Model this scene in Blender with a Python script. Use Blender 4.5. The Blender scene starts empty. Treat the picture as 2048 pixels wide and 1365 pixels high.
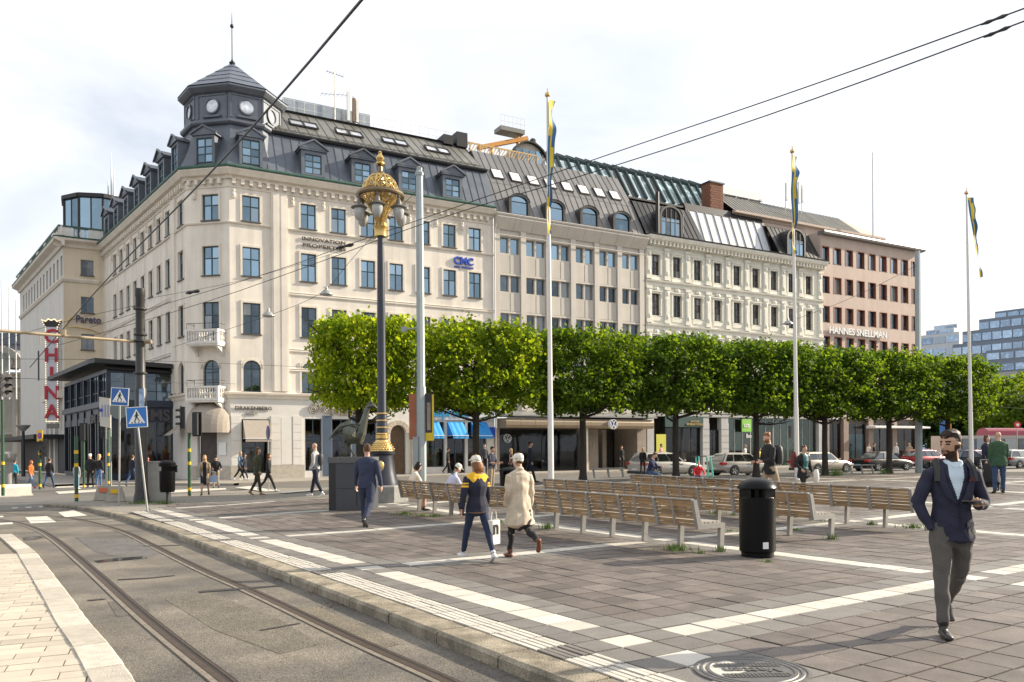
import bpy, bmesh, math, random
import numpy as np
from mathutils import Vector, Matrix
rad=math.radians
sc=bpy.context.scene; COL=sc.collection
# ---------------------------------------------------------------- camera
F_PX=1600.; CX=1024.; CY=901.; ROLL=.007; CZ=1.68
cd=bpy.data.cameras.new('camera'); cam=bpy.data.objects.new('camera',cd); COL.objects.link(cam); sc.camera=cam
cd.sensor_width=36; cd.lens=36*F_PX/2048; cd.shift_y=(CY-682.5)/2048; cd.clip_start=.1; cd.clip_end=3000
CR_,SR_=math.cos(ROLL),math.sin(ROLL)
cam.matrix_world=Matrix(((CR_,SR_,0,0),(0,0,-1,0),(-SR_,CR_,0,CZ),(0,0,0,1)))
# ---------------------------------------------------------------- sky, sun, exposure
SUN_AZ,SUN_EL=72.,26.
w=bpy.data.worlds.new("World"); sc.world=w; w.use_nodes=True
nt=w.node_tree; nt.nodes.clear(); N=nt.nodes.new; Lk=nt.links.new
out=N('ShaderNodeOutputWorld'); bg=N('ShaderNodeBackground'); sky=N('ShaderNodeTexSky'); sky.sky_type='NISHITA'
sky.sun_disc=False; sky.sun_elevation=rad(SUN_EL); sky.sun_rotation=rad(SUN_AZ); sky.dust_density=2.; sky.air_density=1.0
tc=N('ShaderNodeTexCoord'); mp=N('ShaderNodeMapping'); mp.inputs['Scale'].default_value=(1.2,1.2,3.4)
n1=N('ShaderNodeTexNoise'); n1.inputs['Scale'].default_value=1.7; n1.inputs['Detail'].default_value=7; n1.inputs['Roughness'].default_value=.55; n1.inputs['Distortion'].default_value=.5
rp=N('ShaderNodeValToRGB'); rp.color_ramp.elements[0].position=.30; rp.color_ramp.elements[0].color=(.52,.52,.52,1); rp.color_ramp.elements[1].position=.58; rp.color_ramp.elements[1].color=(1,1,1,1)
mx=N('ShaderNodeMix'); mx.data_type='RGBA'
mx.inputs[7].default_value=(6.3,6.45,6.7,1)      # thin white cloud veil
Lk(tc.outputs['Generated'],mp.inputs['Vector']); Lk(mp.outputs[0],n1.inputs['Vector']); Lk(n1.outputs['Fac'],rp.inputs[0])
Lk(rp.outputs[0],mx.inputs[0]); Lk(sky.outputs[0],mx.inputs[6]); Lk(mx.outputs[2],bg.inputs['Color'])
bg.inputs['Strength'].default_value=.095; Lk(bg.outputs[0],out.inputs[0])
sd=bpy.data.lights.new('sun','SUN'); sun=bpy.data.objects.new('sun',sd); COL.objects.link(sun)
sd.energy=5.0; sd.angle=rad(.6); sd.color=(1,.88,.70)
sdir=Vector((math.sin(rad(SUN_AZ))*math.cos(rad(SUN_EL)),math.cos(rad(SUN_AZ))*math.cos(rad(SUN_EL)),math.sin(rad(SUN_EL))))
sun.rotation_euler=sdir.to_track_quat('Z','Y').to_euler()
vs=sc.view_settings; vs.view_transform='Standard'; vs.look='None'; vs.gamma=1; vs.use_curve_mapping=False; vs.exposure=.92
sc.cycles.max_bounces=6; sc.cycles.diffuse_bounces=3; sc.cycles.glossy_bounces=3; sc.cycles.transparent_max_bounces=10; sc.cycles.transmission_bounces=4
rng=random.Random(7); nprng=np.random.RandomState(5)
# ---------------------------------------------------------------- ground model and survey helpers
def ss(a,b,x):
    t=min(1.,max(0.,(x-a)/(b-a))); return t*t*(3-2*t)
def g(X,Y): return -.10*ss(8,24,Y)*ss(4,-6,X)*(1-ss(42,52,Y))+.2*ss(16,28,Y)*ss(-11,-5,X)*(1-.6*ss(44,54,Y))
def ab(px,py):
    dx=px-CX; dy=py-CY
    return (dx*CR_-dy*SR_)/F_PX,(dx*SR_+dy*CR_)/F_PX
def G(px,py,dz=0.):
    a,b=ab(px,py); lo,hi=1.,600.
    for _ in range(50):
        m=(lo+hi)/2
        if CZ-b*m>g(a*m,m)+dz: lo=m
        else: hi=m
    return Vector((a*lo,lo,CZ-b*lo))
def AT(px,py,Y):
    a,b=ab(px,py); return Vector((a*Y,Y,CZ-b*Y))
def proj(p):
    a=p[0]/p[1]; b=(CZ-p[2])/p[1]
    return CX+F_PX*(a*CR_+b*SR_),CY+F_PX*(-a*SR_+b*CR_)
# ---------------------------------------------------------------- materials
MATS={}
def M(name,c,rough=.6,metal=0.,var=.12,scale=2.,bump=0.,bscale=30.,spec=.5,tint=False,streak=0.,rnd=0.,emit=0.,c2=None,coat=0.,aniso=(1,1,1),speck=0.):
    if name in MATS: return MATS[name]
    m=bpy.data.materials.new(name); m.use_nodes=True; t=m.node_tree; P=t.nodes['Principled BSDF']; N=t.nodes.new; L=t.links.new
    P.inputs['Roughness'].default_value=rough; P.inputs['Metallic'].default_value=metal; P.inputs['Specular IOR Level'].default_value=spec; P.inputs['Coat Weight'].default_value=coat
    ge=N('ShaderNodeNewGeometry'); mp=N('ShaderNodeMapping'); mp.inputs['Scale'].default_value=aniso; L(ge.outputs['Position'],mp.inputs[0])
    no=N('ShaderNodeTexNoise'); no.inputs['Scale'].default_value=scale; no.inputs['Detail'].default_value=6; no.inputs['Roughness'].default_value=.62; L(mp.outputs[0],no.inputs['Vector'])
    r=N('ShaderNodeMapRange'); r.inputs['From Min'].default_value=.25; r.inputs['From Max'].default_value=.75; r.inputs['To Min'].default_value=1-var; r.inputs['To Max'].default_value=1+var; L(no.outputs['Fac'],r.inputs['Value'])
    val=r.outputs[0]
    def mul(x,y):
        q=N('ShaderNodeMath'); q.operation='MULTIPLY'; L(x,q.inputs[0]); L(y,q.inputs[1]); return q.outputs[0]
    if tint:
        a=N('ShaderNodeAttribute'); a.attribute_name='tint'; val=mul(val,a.outputs['Fac'])
    if rnd:
        o=N('ShaderNodeObjectInfo'); r2=N('ShaderNodeMapRange'); r2.inputs['To Min'].default_value=1-rnd; r2.inputs['To Max'].default_value=1+rnd; L(o.outputs['Random'],r2.inputs['Value']); val=mul(val,r2.outputs[0])
    if streak:
        mp2=N('ShaderNodeMapping'); mp2.inputs['Scale'].default_value=(1.6,1.6,.13); L(ge.outputs['Position'],mp2.inputs[0])
        n2=N('ShaderNodeTexNoise'); n2.inputs['Scale'].default_value=1.; n2.inputs['Detail'].default_value=5; L(mp2.outputs[0],n2.inputs['Vector'])
        r3=N('ShaderNodeMapRange'); r3.inputs['From Min'].default_value=.42; r3.inputs['From Max'].default_value=.75; r3.inputs['To Min'].default_value=1.; r3.inputs['To Max'].default_value=1-streak; L(n2.outputs['Fac'],r3.inputs['Value']); val=mul(val,r3.outputs[0])
    if speck:
        n5=N('ShaderNodeTexNoise'); n5.inputs['Scale'].default_value=55; n5.inputs['Detail'].default_value=3; L(ge.outputs['Position'],n5.inputs['Vector'])
        r5=N('ShaderNodeMapRange'); r5.inputs['From Min'].default_value=.3; r5.inputs['From Max'].default_value=.7; r5.inputs['To Min'].default_value=1-speck; r5.inputs['To Max'].default_value=1+speck; L(n5.outputs['Fac'],r5.inputs['Value']); val=mul(val,r5.outputs[0])
    vm=N('ShaderNodeVectorMath'); vm.operation='SCALE'; L(val,vm.inputs['Scale'])
    if c2:
        mc=N('ShaderNodeMix'); mc.data_type='RGBA'; mc.inputs[6].default_value=(*c,1); mc.inputs[7].default_value=(*c2,1)
        n3=N('ShaderNodeTexNoise'); n3.inputs['Scale'].default_value=scale*.37; n3.inputs['Detail'].default_value=5; L(mp.outputs[0],n3.inputs['Vector'])
        r4=N('ShaderNodeMapRange'); r4.inputs['From Min'].default_value=.38; r4.inputs['From Max'].default_value=.62; L(n3.outputs['Fac'],r4.inputs['Value']); L(r4.outputs[0],mc.inputs[0]); L(mc.outputs[2],vm.inputs[0])
    else: vm.inputs[0].default_value=c
    L(vm.outputs[0],P.inputs['Base Color'])
    if bump:
        nb=N('ShaderNodeTexNoise'); nb.inputs['Scale'].default_value=bscale; nb.inputs['Detail'].default_value=5; L(mp.outputs[0],nb.inputs['Vector'])
        bn=N('ShaderNodeBump'); bn.inputs['Strength'].default_value=bump; bn.inputs['Distance'].default_value=.02; L(nb.outputs['Fac'],bn.inputs['Height']); L(bn.outputs[0],P.inputs['Normal'])
    if emit:
        P.inputs['Emission Color'].default_value=(*c,1); P.inputs['Emission Strength'].default_value=emit
    MATS[name]=m; return m
def glassM(name,tint=(.012,.018,.022),refl=.30,wav=.35,rc=(.8,.86,.93),trans=0.):
    m=bpy.data.materials.new(name); m.use_nodes=True; t=m.node_tree; t.nodes.clear(); N=t.nodes.new; L=t.links.new
    o=N('ShaderNodeOutputMaterial'); mx=N('ShaderNodeMixShader'); gl=N('ShaderNodeBsdfGlossy'); gl.inputs['Roughness'].default_value=.03; gl.inputs['Color'].default_value=(*rc,1)
    ge=N('ShaderNodeNewGeometry'); oi=N('ShaderNodeObjectInfo')
    no=N('ShaderNodeTexNoise'); no.inputs['Scale'].default_value=.9; no.inputs['Detail'].default_value=1; L(ge.outputs['Position'],no.inputs['Vector'])
    bn=N('ShaderNodeBump'); bn.inputs['Strength'].default_value=wav; bn.inputs['Distance'].default_value=.02; L(no.outputs['Fac'],bn.inputs['Height']); L(bn.outputs[0],gl.inputs['Normal'])
    if trans:
        d=N('ShaderNodeBsdfTransparent'); d.inputs['Color'].default_value=(trans,trans*1.02,trans*1.0,1)
    else:
        d=N('ShaderNodeBsdfDiffuse'); n2=N('ShaderNodeTexNoise'); n2.inputs['Scale'].default_value=1.3; n2.inputs['Detail'].default_value=2; L(ge.outputs['Position'],n2.inputs['Vector'])
        cm=N('ShaderNodeMix'); cm.data_type='RGBA'; cm.inputs[6].default_value=(*tint,1); cm.inputs[7].default_value=(tint[0]*4+.03,tint[1]*4+.025,tint[2]*4+.02,1)
        r=N('ShaderNodeMapRange'); r.inputs['From Min'].default_value=.52; r.inputs['From Max'].default_value=.72; L(n2.outputs['Fac'],r.inputs['Value']); L(r.outputs[0],cm.inputs[0])
        c3=N('ShaderNodeMix'); c3.data_type='RGBA'; c3.inputs[7].default_value=(.22,.21,.19,1); r6=N('ShaderNodeMapRange'); r6.inputs['From Min'].default_value=.86; r6.inputs['From Max'].default_value=.9; w6=N('ShaderNodeMath'); w6.operation='FRACT'; w7=N('ShaderNodeMath'); w7.operation='MULTIPLY'; w7.inputs[1].default_value=7.31; L(oi.outputs['Random'],w7.inputs[0]); L(w7.outputs[0],w6.inputs[0]); L(w6.outputs[0],r6.inputs['Value']); L(r6.outputs[0],c3.inputs[0]); L(cm.outputs[2],c3.inputs[6]); L(c3.outputs[2],d.inputs['Color'])
    fr=N('ShaderNodeFresnel'); fr.inputs['IOR'].default_value=1.5; rv=N('ShaderNodeMapRange'); rv.inputs['To Min'].default_value=refl*.45; rv.inputs['To Max'].default_value=refl*1.5; L(oi.outputs['Random'],rv.inputs['Value'])
    ad=N('ShaderNodeMath'); ad.operation='ADD'; ad.use_clamp=True; L(rv.outputs[0],ad.inputs[1]); L(fr.outputs[0],ad.inputs[0])
    L(ad.outputs[0],mx.inputs[0]); L(d.outputs[0],mx.inputs[1]); L(gl.outputs[0],mx.inputs[2]); L(mx.outputs[0],o.inputs[0])
    MATS[name]=m; return m
# ---------------------------------------------------------------- mesh builder
class MB:
    def __init__(s): s.v=[]; s.f=[]; s.m=[]; s.mi=0
    def add(s,vs,fs):
        o=len(s.v); s.v+= [tuple(p) for p in vs]; s.f+=[tuple(i+o for i in f) for f in fs]; s.m+=[s.mi]*len(fs); return s
    def box(s,x0,x1,y0,y1,z0,z1):
        return s.add([(x0,y0,z0),(x1,y0,z0),(x1,y1,z0),(x0,y1,z0),(x0,y0,z1),(x1,y0,z1),(x1,y1,z1),(x0,y1,z1)],[(0,3,2,1),(4,5,6,7),(0,1,5,4),(1,2,6,5),(2,3,7,6),(3,0,4,7)])
    def quad(s,a,b,c,d): return s.add([a,b,c,d],[(0,1,2,3)])
    def bar(s,p,q,w,h=None,up=(0,0,1)):
        p=Vector(p); q=Vector(q); d=(q-p).normalized(); u=Vector(up)
        if abs(d.dot(u))>.98: u=Vector((1,0,0))
        r=d.cross(u).normalized(); u=r.cross(d); h=h or w; a=r*w/2; b=u*h/2
        return s.add([p-a-b,p+a-b,p+a+b,p-a+b,q-a-b,q+a-b,q+a+b,q-a+b],[(0,3,2,1),(4,5,6,7),(0,1,5,4),(1,2,6,5),(2,3,7,6),(3,0,4,7)][::1])
    def path(s,pts,r,n=8,caps=True):
        pts=[Vector(p) for p in pts]; R=r if isinstance(r,(list,tuple)) else [r]*len(pts); o=len(s.v); k=len(pts); ref=None
        for i,p in enumerate(pts):
            d=(pts[min(i+1,k-1)]-pts[max(i-1,0)]).normalized()
            if ref is None: ref=Vector((0,0,1)) if abs(d.z)<.9 else Vector((1,0,0))
            a=d.cross(ref).normalized(); b=a.cross(d); ref=b
            for j in range(n):
                t=2*math.pi*j/n; s.v.append(tuple(p+(a*math.cos(t)+b*math.sin(t))*R[i]))
        for i in range(k-1):
            for j in range(n):
                s.f.append((o+i*n+j,o+i*n+(j+1)%n,o+(i+1)*n+(j+1)%n,o+(i+1)*n+j)); s.m.append(s.mi)
        if caps:
            s.f.append(tuple(o+j for j in range(n))[::-1]); s.m.append(s.mi); s.f.append(tuple(o+(k-1)*n+j for j in range(n))); s.m.append(s.mi)
        return s
    def tube(s,p,q,r,r2=None,n=8,caps=True): return s.path([p,q],[r,r if r2 is None else r2],n,caps)
    def lathe(s,prof,n=16,c=(0,0,0),sx=1,sy=1,caps=True):
        o=len(s.v); k=len(prof)
        for (r,z) in prof:
            for j in range(n):
                t=2*math.pi*j/n; s.v.append((c[0]+r*math.cos(t)*sx,c[1]+r*math.sin(t)*sy,c[2]+z))
        for i in range(k-1):
            for j in range(n):
                s.f.append((o+i*n+j,o+i*n+(j+1)%n,o+(i+1)*n+(j+1)%n,o+(i+1)*n+j)); s.m.append(s.mi)
        if caps:
            s.f.append(tuple(o+j for j in range(n))[::-1]); s.m.append(s.mi); s.f.append(tuple(o+(k-1)*n+j for j in range(n))); s.m.append(s.mi)
        return s
    def ell(s,c,r,n=12,k=8):
        if not isinstance(r,(tuple,list)): r=(r,r,r)
        return s.lathe([(max(1e-4,math.sin(math.pi*i/k)),-math.cos(math.pi*i/k)*r[2]) for i in range(k+1)],n,c,r[0],r[1])
    def prism(s,poly,off):
        off=Vector(off); a=[Vector(p) for p in poly]; b=[p+off for p in a]; n=len(a)
        return s.add(a+b,[tuple(range(n)),tuple(range(2*n-1,n-1,-1))]+[((i+1)%n,i,n+i,n+(i+1)%n) for i in range(n)])
    def xf(s,Mt,i0=0):
        s.v[i0:]=[tuple(Mt@Vector(p)) for p in s.v[i0:]]; return s
    def mesh(s,name,mats,smooth=None):
        me=bpy.data.meshes.new(name); me.from_pydata(s.v,[],s.f)
        for m in (mats if isinstance(mats,(list,tuple)) else [mats]): me.materials.append(m)
        if s.mi or any(s.m): me.polygons.foreach_set('material_index',s.m)
        me.update()
        if smooth is not None:
            me.polygons.foreach_set('use_smooth',[True]*len(me.polygons)); me.set_sharp_from_angle(angle=rad(smooth))
        return me
WMAT={}
def obj(name,data,parent=None,loc=(0,0,0),rot=0.,label=None,cat=None,group=None,kind=None):
    o=bpy.data.objects.new(name,data); COL.objects.link(o)
    if parent: o.parent=parent
    o.location=loc
    o.rotation_euler=rot if hasattr(rot,'__len__') else (0,0,rot)
    WMAT[o.name]=(WMAT[parent.name] if parent else Matrix())@Matrix.LocRotScale(Vector(loc),o.rotation_euler.copy(),None)
    for k,v in (('label',label),('category',cat),('group',group),('kind',kind)):
        if v: o[k]=v
    return o
def mk(name,mb,mats,parent=None,loc=(0,0,0),rot=0.,smooth=None,**k): return obj(name,mb.mesh(name,mats,smooth),parent,loc,rot,**k)
def thing(name,label,cat,loc=(0,0,0),rot=0.,group=None): return obj(name,None,None,loc,rot,label,cat,group)
def kids(o): return [c for c in o.children]
def dup(o,loc,rot=None,label=None,group=None,parent=None,first=True,lab=None):
    c=o.copy(); COL.objects.link(c)
    if first:
        c.location=loc
        if rot is not None: c.rotation_euler=(0,0,rot) if not isinstance(rot,tuple) else rot
        if label: c['label']=label
        if group: c['group']=group
    else: c.parent=parent
    for ch in list(o.children): dup(ch,None,parent=c,first=False)
    return c
_tx={}
def textmesh(s,size,depth=.02,mat=None,align='LEFT',bold=0.,sx=1.,space=1.):
    cu=bpy.data.curves.new('text','FONT'); cu.body=s; cu.size=size; cu.extrude=depth/2; cu.align_x=align; cu.offset=bold; cu.resolution_u=3; cu.space_character=space
    o=bpy.data.objects.new('lettering',cu); COL.objects.link(o); dg=bpy.context.evaluated_depsgraph_get()
    me=bpy.data.meshes.new_from_object(o.evaluated_get(dg)); bpy.data.objects.remove(o); bpy.data.curves.remove(cu)
    me.transform(Matrix.Rotation(rad(90),4,'X')@Matrix.Diagonal((sx,1,1,1)))
    me.materials.clear(); me.materials.append(mat); return me
# ---------------------------------------------------------------- facade frame: x along the wall, y inward, z up
class Fac:
    def __init__(s,P,az): s.P=(P[0],P[1]); s.az=az; s.d=(math.sin(rad(az)),math.cos(rad(az))); s.n=(-s.d[1],s.d[0]); s.phi=rad(90-az)
    def w(s,a,y=0.,z=0.): return Vector((s.P[0]+s.d[0]*a+s.n[0]*y,s.P[1]+s.d[1]*a+s.n[1]*y,z))
    def sz(s,px,py,y=0.):
        a,b=ab(px,py); P=s.w(0,y); t=(a*P.y-P.x)/(s.d[0]-a*s.d[1]); return t,CZ-b*(P.y+s.d[1]*t)
    def put(s,name,mb,*ar,smooth=None,**k):
        ar=list(ar)
        if isinstance(mb,bpy.types.Mesh) and (isinstance(ar[0],bpy.types.Object) or (ar[0] is None and len(ar)>1 and isinstance(ar[1],(int,float)))): ar.insert(0,None)
        mats,root,a,y,z=(ar+[0.]*5)[:5] if len(ar)>1 else (ar[0],None,0.,0.,0.)
        me=mb.mesh(name,mats,smooth) if isinstance(mb,MB) else mb
        W=Matrix.Translation(s.w(a,y,z))@Matrix.Rotation(s.phi,4,'Z')
        if root: W=WMAT[root.name].inverted()@W
        return obj(name,me,root,W.translation,W.to_euler(),**k)
def wallmb(s0,s1,z0,z1,ops,dep,mb=None,back=True):
    mb=mb or MB(); S=sorted({s0,s1}|{x for o in ops for x in o[:2]}); Z=sorted({z0,z1}|{x for o in ops for x in o[2:4]})
    S=[x for x in S if s0<=x<=s1]; Z=[x for x in Z if z0<=x<=z1]
    for j in range(len(Z)-1):
        i=0
        while i<len(S)-1:
            zc=(Z[j]+Z[j+1])/2
            def inside(i): 
                c=(S[i]+S[i+1])/2; return any(o[0]<c<o[1] and o[2]<zc<o[3] for o in ops)
            if inside(i): i+=1; continue
            k=i
            while k+1<len(S)-1 and not inside(k+1): k+=1
            mb.quad((S[i],0,Z[j]),(S[k+1],0,Z[j]),(S[k+1],0,Z[j+1]),(S[i],0,Z[j+1])); i=k+1
    for (a,b,c,d) in ops:
        mb.quad((a,0,c),(a,0,d),(a,dep,d),(a,dep,c)); mb.quad((b,0,d),(b,0,c),(b,dep,c),(b,dep,d)); mb.quad((a,0,d),(b,0,d),(b,dep,d),(a,dep,d)); mb.quad((b,0,c),(a,0,c),(a,dep,c),(b,dep,c))
    return mb
def band(s0,s1,prof,mb=None):
    """profile of (outward,z) points extruded from s0 to s1"""
    mb=mb or MB(); p=[(s0,-d,z) for d,z in prof]; return mb.prism(p,(s1-s0,0,0))
WM={}
def winmeshes(w,h,style,fm,gm,sm):
    key=(round(w,2),round(h,2),style,fm.name,gm.name)
    if key in WM: return WM[key]
    f=MB(); t=.06; panes=[]
    if style=='arch':
        r=w/2; hz=h-r
        f.box(0,t,-.03,.04,0,hz); f.box(w-t,w,-.03,.04,0,hz); f.box(t,w-t,-.03,.04,0,t); f.box(t,w-t,-.03,.05,hz-.03,hz+.04); f.box(r-.035,r+.035,-.025,.045,t,h-t*.6)
        K=10
        for k in range(K):
            a0,a1=math.pi*k/K,math.pi*(k+1)/K; P=lambda a,q:(r-q*math.cos(a),hz+q*math.sin(a))
            q=[P(a0,r),P(a1,r),P(a1,r-t),P(a0,r-t)]; f.prism([(x,-.03,z) for x,z in q],(0,.07,0))
        for x0,x1 in ((t,r-.035),(r+.035,w-t)): panes.append(MB().quad((0,0,0),(x1-x0,0,0),(x1-x0,0,hz-.03-t),(0,0,hz-.03-t)).mesh('pane',gm)); 
        pos=[(t,t),(r+.035,t)]
        m=MB(); pts=[(-(r-t)*math.cos(math.pi*k/K),0,(r-t)*math.sin(math.pi*k/K)) for k in range(K+1)]; m.add(pts,[tuple(range(K,-1,-1))]); panes.append(m.mesh('pane',gm)); pos.append((r,hz+.04))
    else:
        nx,rows={'cross':(2,(0,.60,1)),'cross3':(2,(0,.36,.68,1)),'two':(2,(0,1)),'one':(1,(0,1)),'dorm':(2,(0,.333,.667,1)),'tall':(2,(0,.68,1)),'three':(3,(0,.7,1)),'four':(4,(0,.8,1))}[style]
        f.box(0,t,-.03,.05,0,h); f.box(w-t,w,-.03,.05,0,h); f.box(t,w-t,-.03,.05,0,t); f.box(t,w-t,-.03,.05,h-t,h)
        xs=[t]+[t+(w-2*t)*i/nx for i in range(1,nx)]+[w-t]; zs=[t+(h-2*t)*q for q in rows]; b=.03
        for x in xs[1:-1]: f.box(x-b,x+b,-.035,.045,t,h-t)
        for z in zs[1:-1]: f.box(t,w-t,-.03,.05,z-b,z+b)
        pos=[]
        for i in range(nx):
            for j in range(len(zs)-1):
                x0,x1,z0,z1=xs[i],xs[i+1],zs[j],zs[j+1]; panes.append(MB().quad((0,0,0),(x1-x0,0,0),(x1-x0,0,z1-z0),(0,0,z1-z0)).mesh('pane',gm)); pos.append((x0,z0))
    sl=MB().box(-.07,w+.07,-.24,.0,-.07,-.002).mesh('sill',sm) if sm else None
    WM[key]=(f.mesh('window',fm),panes,pos,sl); return WM[key]
def window(Fc,root,a,z,w,h,style,fm,gm,dep=.2,sm=None,jit=.012):
    fme,panes,pos,sl=winmeshes(w,h,style,fm,gm,sm)
    o=Fc.put('window',fme,None,root,a,dep-.06,z)
    for p,(x,zz) in zip(panes,pos):
        obj('pane',p,o,(x,.0,zz),(rng.uniform(-jit,jit),0,rng.uniform(-jit,jit)))
    if sl: obj('sill',sl,o)
    return o
def archfill(w,h,dep,mat):
    r=w/2; hz=h-r; m=MB(); K=10
    for k in range(K):
        a0,a1=math.pi*k/K,math.pi*(k+1)/K; p=[(r-r*math.cos(a),hz+r*math.sin(a)) for a in (a0,a1)]
        m.quad((p[0][0],0,p[0][1]),(p[1][0],0,p[1][1]),(p[1][0],0,h),(p[0][0],0,h)); m.quad((p[0][0],0,p[0][1]),(p[0][0],dep,p[0][1]),(p[1][0],dep,p[1][1]),(p[1][0],0,p[1][1]))
    return m
def slope_panels(Fc,root,s0,s1,pitch,bot,top,mat,name='roof_panel',seam=.035,trim=None):
    """standing-seam strips between (inward y,z) bottom and top lines; each strip is one piece"""
    n=max(1,round((s1-s0)/pitch)); wd=(s1-s0)/n; dy,dz=top[0]-bot[0],top[1]-bot[1]; L=math.hypot(dy,dz); nrm=(-dz/L,dy/L)
    m=MB(); o=lambda x,t,h:(x,dy*t+nrm[0]*h,dz*t+nrm[1]*h)
    m.quad(o(0,0,0),o(wd,0,0),o(wd,1,0),o(0,1,0))
    a=[o(-.018,0,-.01),o(.018,0,-.01),o(.018,0,seam),o(-.018,0,seam)]; m.prism(a,(0,dy,dz)); m.f[-6:]=[f[::-1] for f in m.f[-6:]]
    me=m.mesh(name,mat)
    for i in range(n):
        Fc.put(name,me,None,root,s0+i*wd,bot[0],bot[1])
# ================================================================ ground
BA=rad(56.2); AX=(math.sin(BA),math.cos(BA))        # plaza axes: a runs right and away, b left and away
def PL(a,b,z=0.):
    x=a*AX[0]-b*AX[1]; y=a*AX[1]+b*AX[0]; return Vector((x,y,g(x,y)+z))
def toab(x,y): return x*AX[0]+y*AX[1],-x*AX[1]+y*AX[0]
RD=-.12
m_asph=M('asphalt',(.175,.152,.120),.82,var=.30,scale=1.6,bump=.7,bscale=70,c2=(.095,.086,.074),speck=.48)
m_asph2=M('street_asphalt',(.13,.122,.11),.7,var=.25,scale=.5,bump=.4,bscale=60,speck=.3)
m_joint=M('joint_dirt',(.022,.018,.015),.9,var=.3,scale=9)
m_brown=M('brown_paving',(.142,.118,.103),.6,var=.24,scale=4.,bump=.4,bscale=120,tint=True,c2=(.104,.088,.079),speck=.22)
m_grey=M('grey_paving',(.16,.148,.135),.6,var=.18,scale=5.,bump=.35,bscale=120,tint=True,speck=.18)
m_white=M('white_paving',(.50,.47,.415),.6,var=.12,scale=6,bump=.25,bscale=120,tint=True)
m_kerb=M('kerb_granite',(.29,.25,.185),.75,var=.35,scale=7,bump=.7,bscale=60,tint=True,c2=(.17,.145,.105),speck=.3)
m_plat=M('platform_brick',(.44,.39,.315),.8,var=.13,scale=3,bump=.4,bscale=70,tint=True)
m_paint=M('road_paint',(.52,.49,.43),.7,var=.2,scale=6)
m_rail=M('rail_steel',(.10,.07,.05),.45,.6,var=.25,scale=12)
m_gro=M('groove_dark',(.02,.017,.015),.9)
m_walk=M('sidewalk_stone',(.30,.27,.23),.7,var=.15,scale=2.2,bump=.3,bscale=40)
def sheet(name,x0,x1,y0,y1,nx,ny,dz,mat,hole=None,**k):
    m=MB()
    for j in range(ny+1):
        for i in range(nx+1):
            x=x0+(x1-x0)*i/nx; y=y0+(y1-y0)*j/ny; m.v.append((x,y,g(x,y)+dz))
    for j in range(ny):
        for i in range(nx):
            o=j*(nx+1)+i; m.f.append((o,o+1,o+nx+2,o+nx+1)); m.m.append(0)
    return mk(name,m,mat,smooth=60,**k)
road=sheet('road',-70,90,-6,110,160,116,RD,m_asph2,kind='structure')
gm=MB(); gm.quad((-900,-300,RD-.35),(900,-300,RD-.35),(900,2200,RD-.35),(-900,2200,RD-.35)); mk('ground',gm,M('far_ground',(.16,.15,.135),.9),kind='structure')
# ---- tram road (near asphalt with its own wear) : between platform and kerb
KERB_PX=[(1160,1358),(937.5,1283.7),(797,1227),(688,1186),(596,1155),(543,1136),(444,1093),(371,1067.5),(294,1045),(249.5,1032),(215,1024),(190,1018),(160,1012.5),(120,1009.5),(85,1008)]
def smooth_poly(pts,n=2):
    for _ in range(n):
        q=[pts[0]]
        for a,b in zip(pts,pts[1:]): q+= [a*.75+b*.25,a*.25+b*.75]
        q.append(pts[-1]); pts=q
    return pts
def resample(pts,step):
    out=[pts[0].copy()]; acc=0.
    for a,b in zip(pts,pts[1:]):
        L=(b-a).length
        while acc+L>=step:
            t=(step-acc)/L; a=a.lerp(b,t); out.append(a.copy()); L=(b-a).length; acc=0.
        acc+=L
    return out
kp=[PL(3.6,-6),PL(3.6,0),PL(3.58,3)]+[PL(3.58,b) for b in (6,9,12,15,18,20.5)]+[G(*p,0.) for p in KERB_PX[9:]]
kp=[Vector((p.x,p.y,0)) for p in kp]; kp=smooth_poly(kp,2)
# plaza slab under the tiles: outline by kerb, then street edge behind the trees
def inplaza(x,y):
    a,b=toab(x,y); return a>3.6
edge=[Vector((p.x,p.y,0)) for p in kp]
far=[G(152,1003),G(300,992),G(420,984),G(560,976)]; far=[Vector((p.x,p.y,0)) for p in far]+[Vector((-2,36.5,0)),Vector((22,49.5,0)),Vector((60,70,0)),Vector((60,10,0)),Vector((20,-6,0))]
outl=edge+far
bm=bmesh.new(); vs_=[bm.verts.new((p.x,p.y,0)) for p in outl]; bm.faces.new(vs_)
for ax,rng_ in ((0,range(-16,60,1)),(1,range(-6,72,1))):
    for q in rng_:
        co=Vector((q+.5,0,0)) if ax==0 else Vector((0,q+.5,0)); no=Vector((1,0,0)) if ax==0 else Vector((0,1,0))
        bmesh.ops.bisect_plane(bm,geom=bm.verts[:]+bm.edges[:]+bm.faces[:],plane_co=co,plane_no=no)
for v in bm.verts: v.co.z=g(v.co.x,v.co.y)-.014
bmesh.ops.recalc_face_normals(bm,faces=bm.faces)
if sum(f.normal.z for f in bm.faces)<0: bmesh.ops.reverse_faces(bm,faces=bm.faces)
ext=bmesh.ops.extrude_face_region(bm,geom=[e for e in bm.edges if e.is_boundary]) if False else None
be=[e for e in bm.edges if e.is_boundary]; r=bmesh.ops.extrude_edge_only(bm,edges=be)
for v in [x for x in r['geom'] if isinstance(x,bmesh.types.BMVert)]: v.co.z-=.25
pm=bpy.data.meshes.new('plaza'); bm.to_mesh(pm); bm.free(); pm.materials.append(m_joint); pm.materials.append(M('grey_setts',(.215,.195,.165),.75,var=.3,scale=7,bump=.6,bscale=14,speck=.35))
def tiled(x,y): return not ((y-36)>(x+2)*.55 or (x<-11.5 and y>24) or (x<-1 and y>27.5) or y>50)
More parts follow.
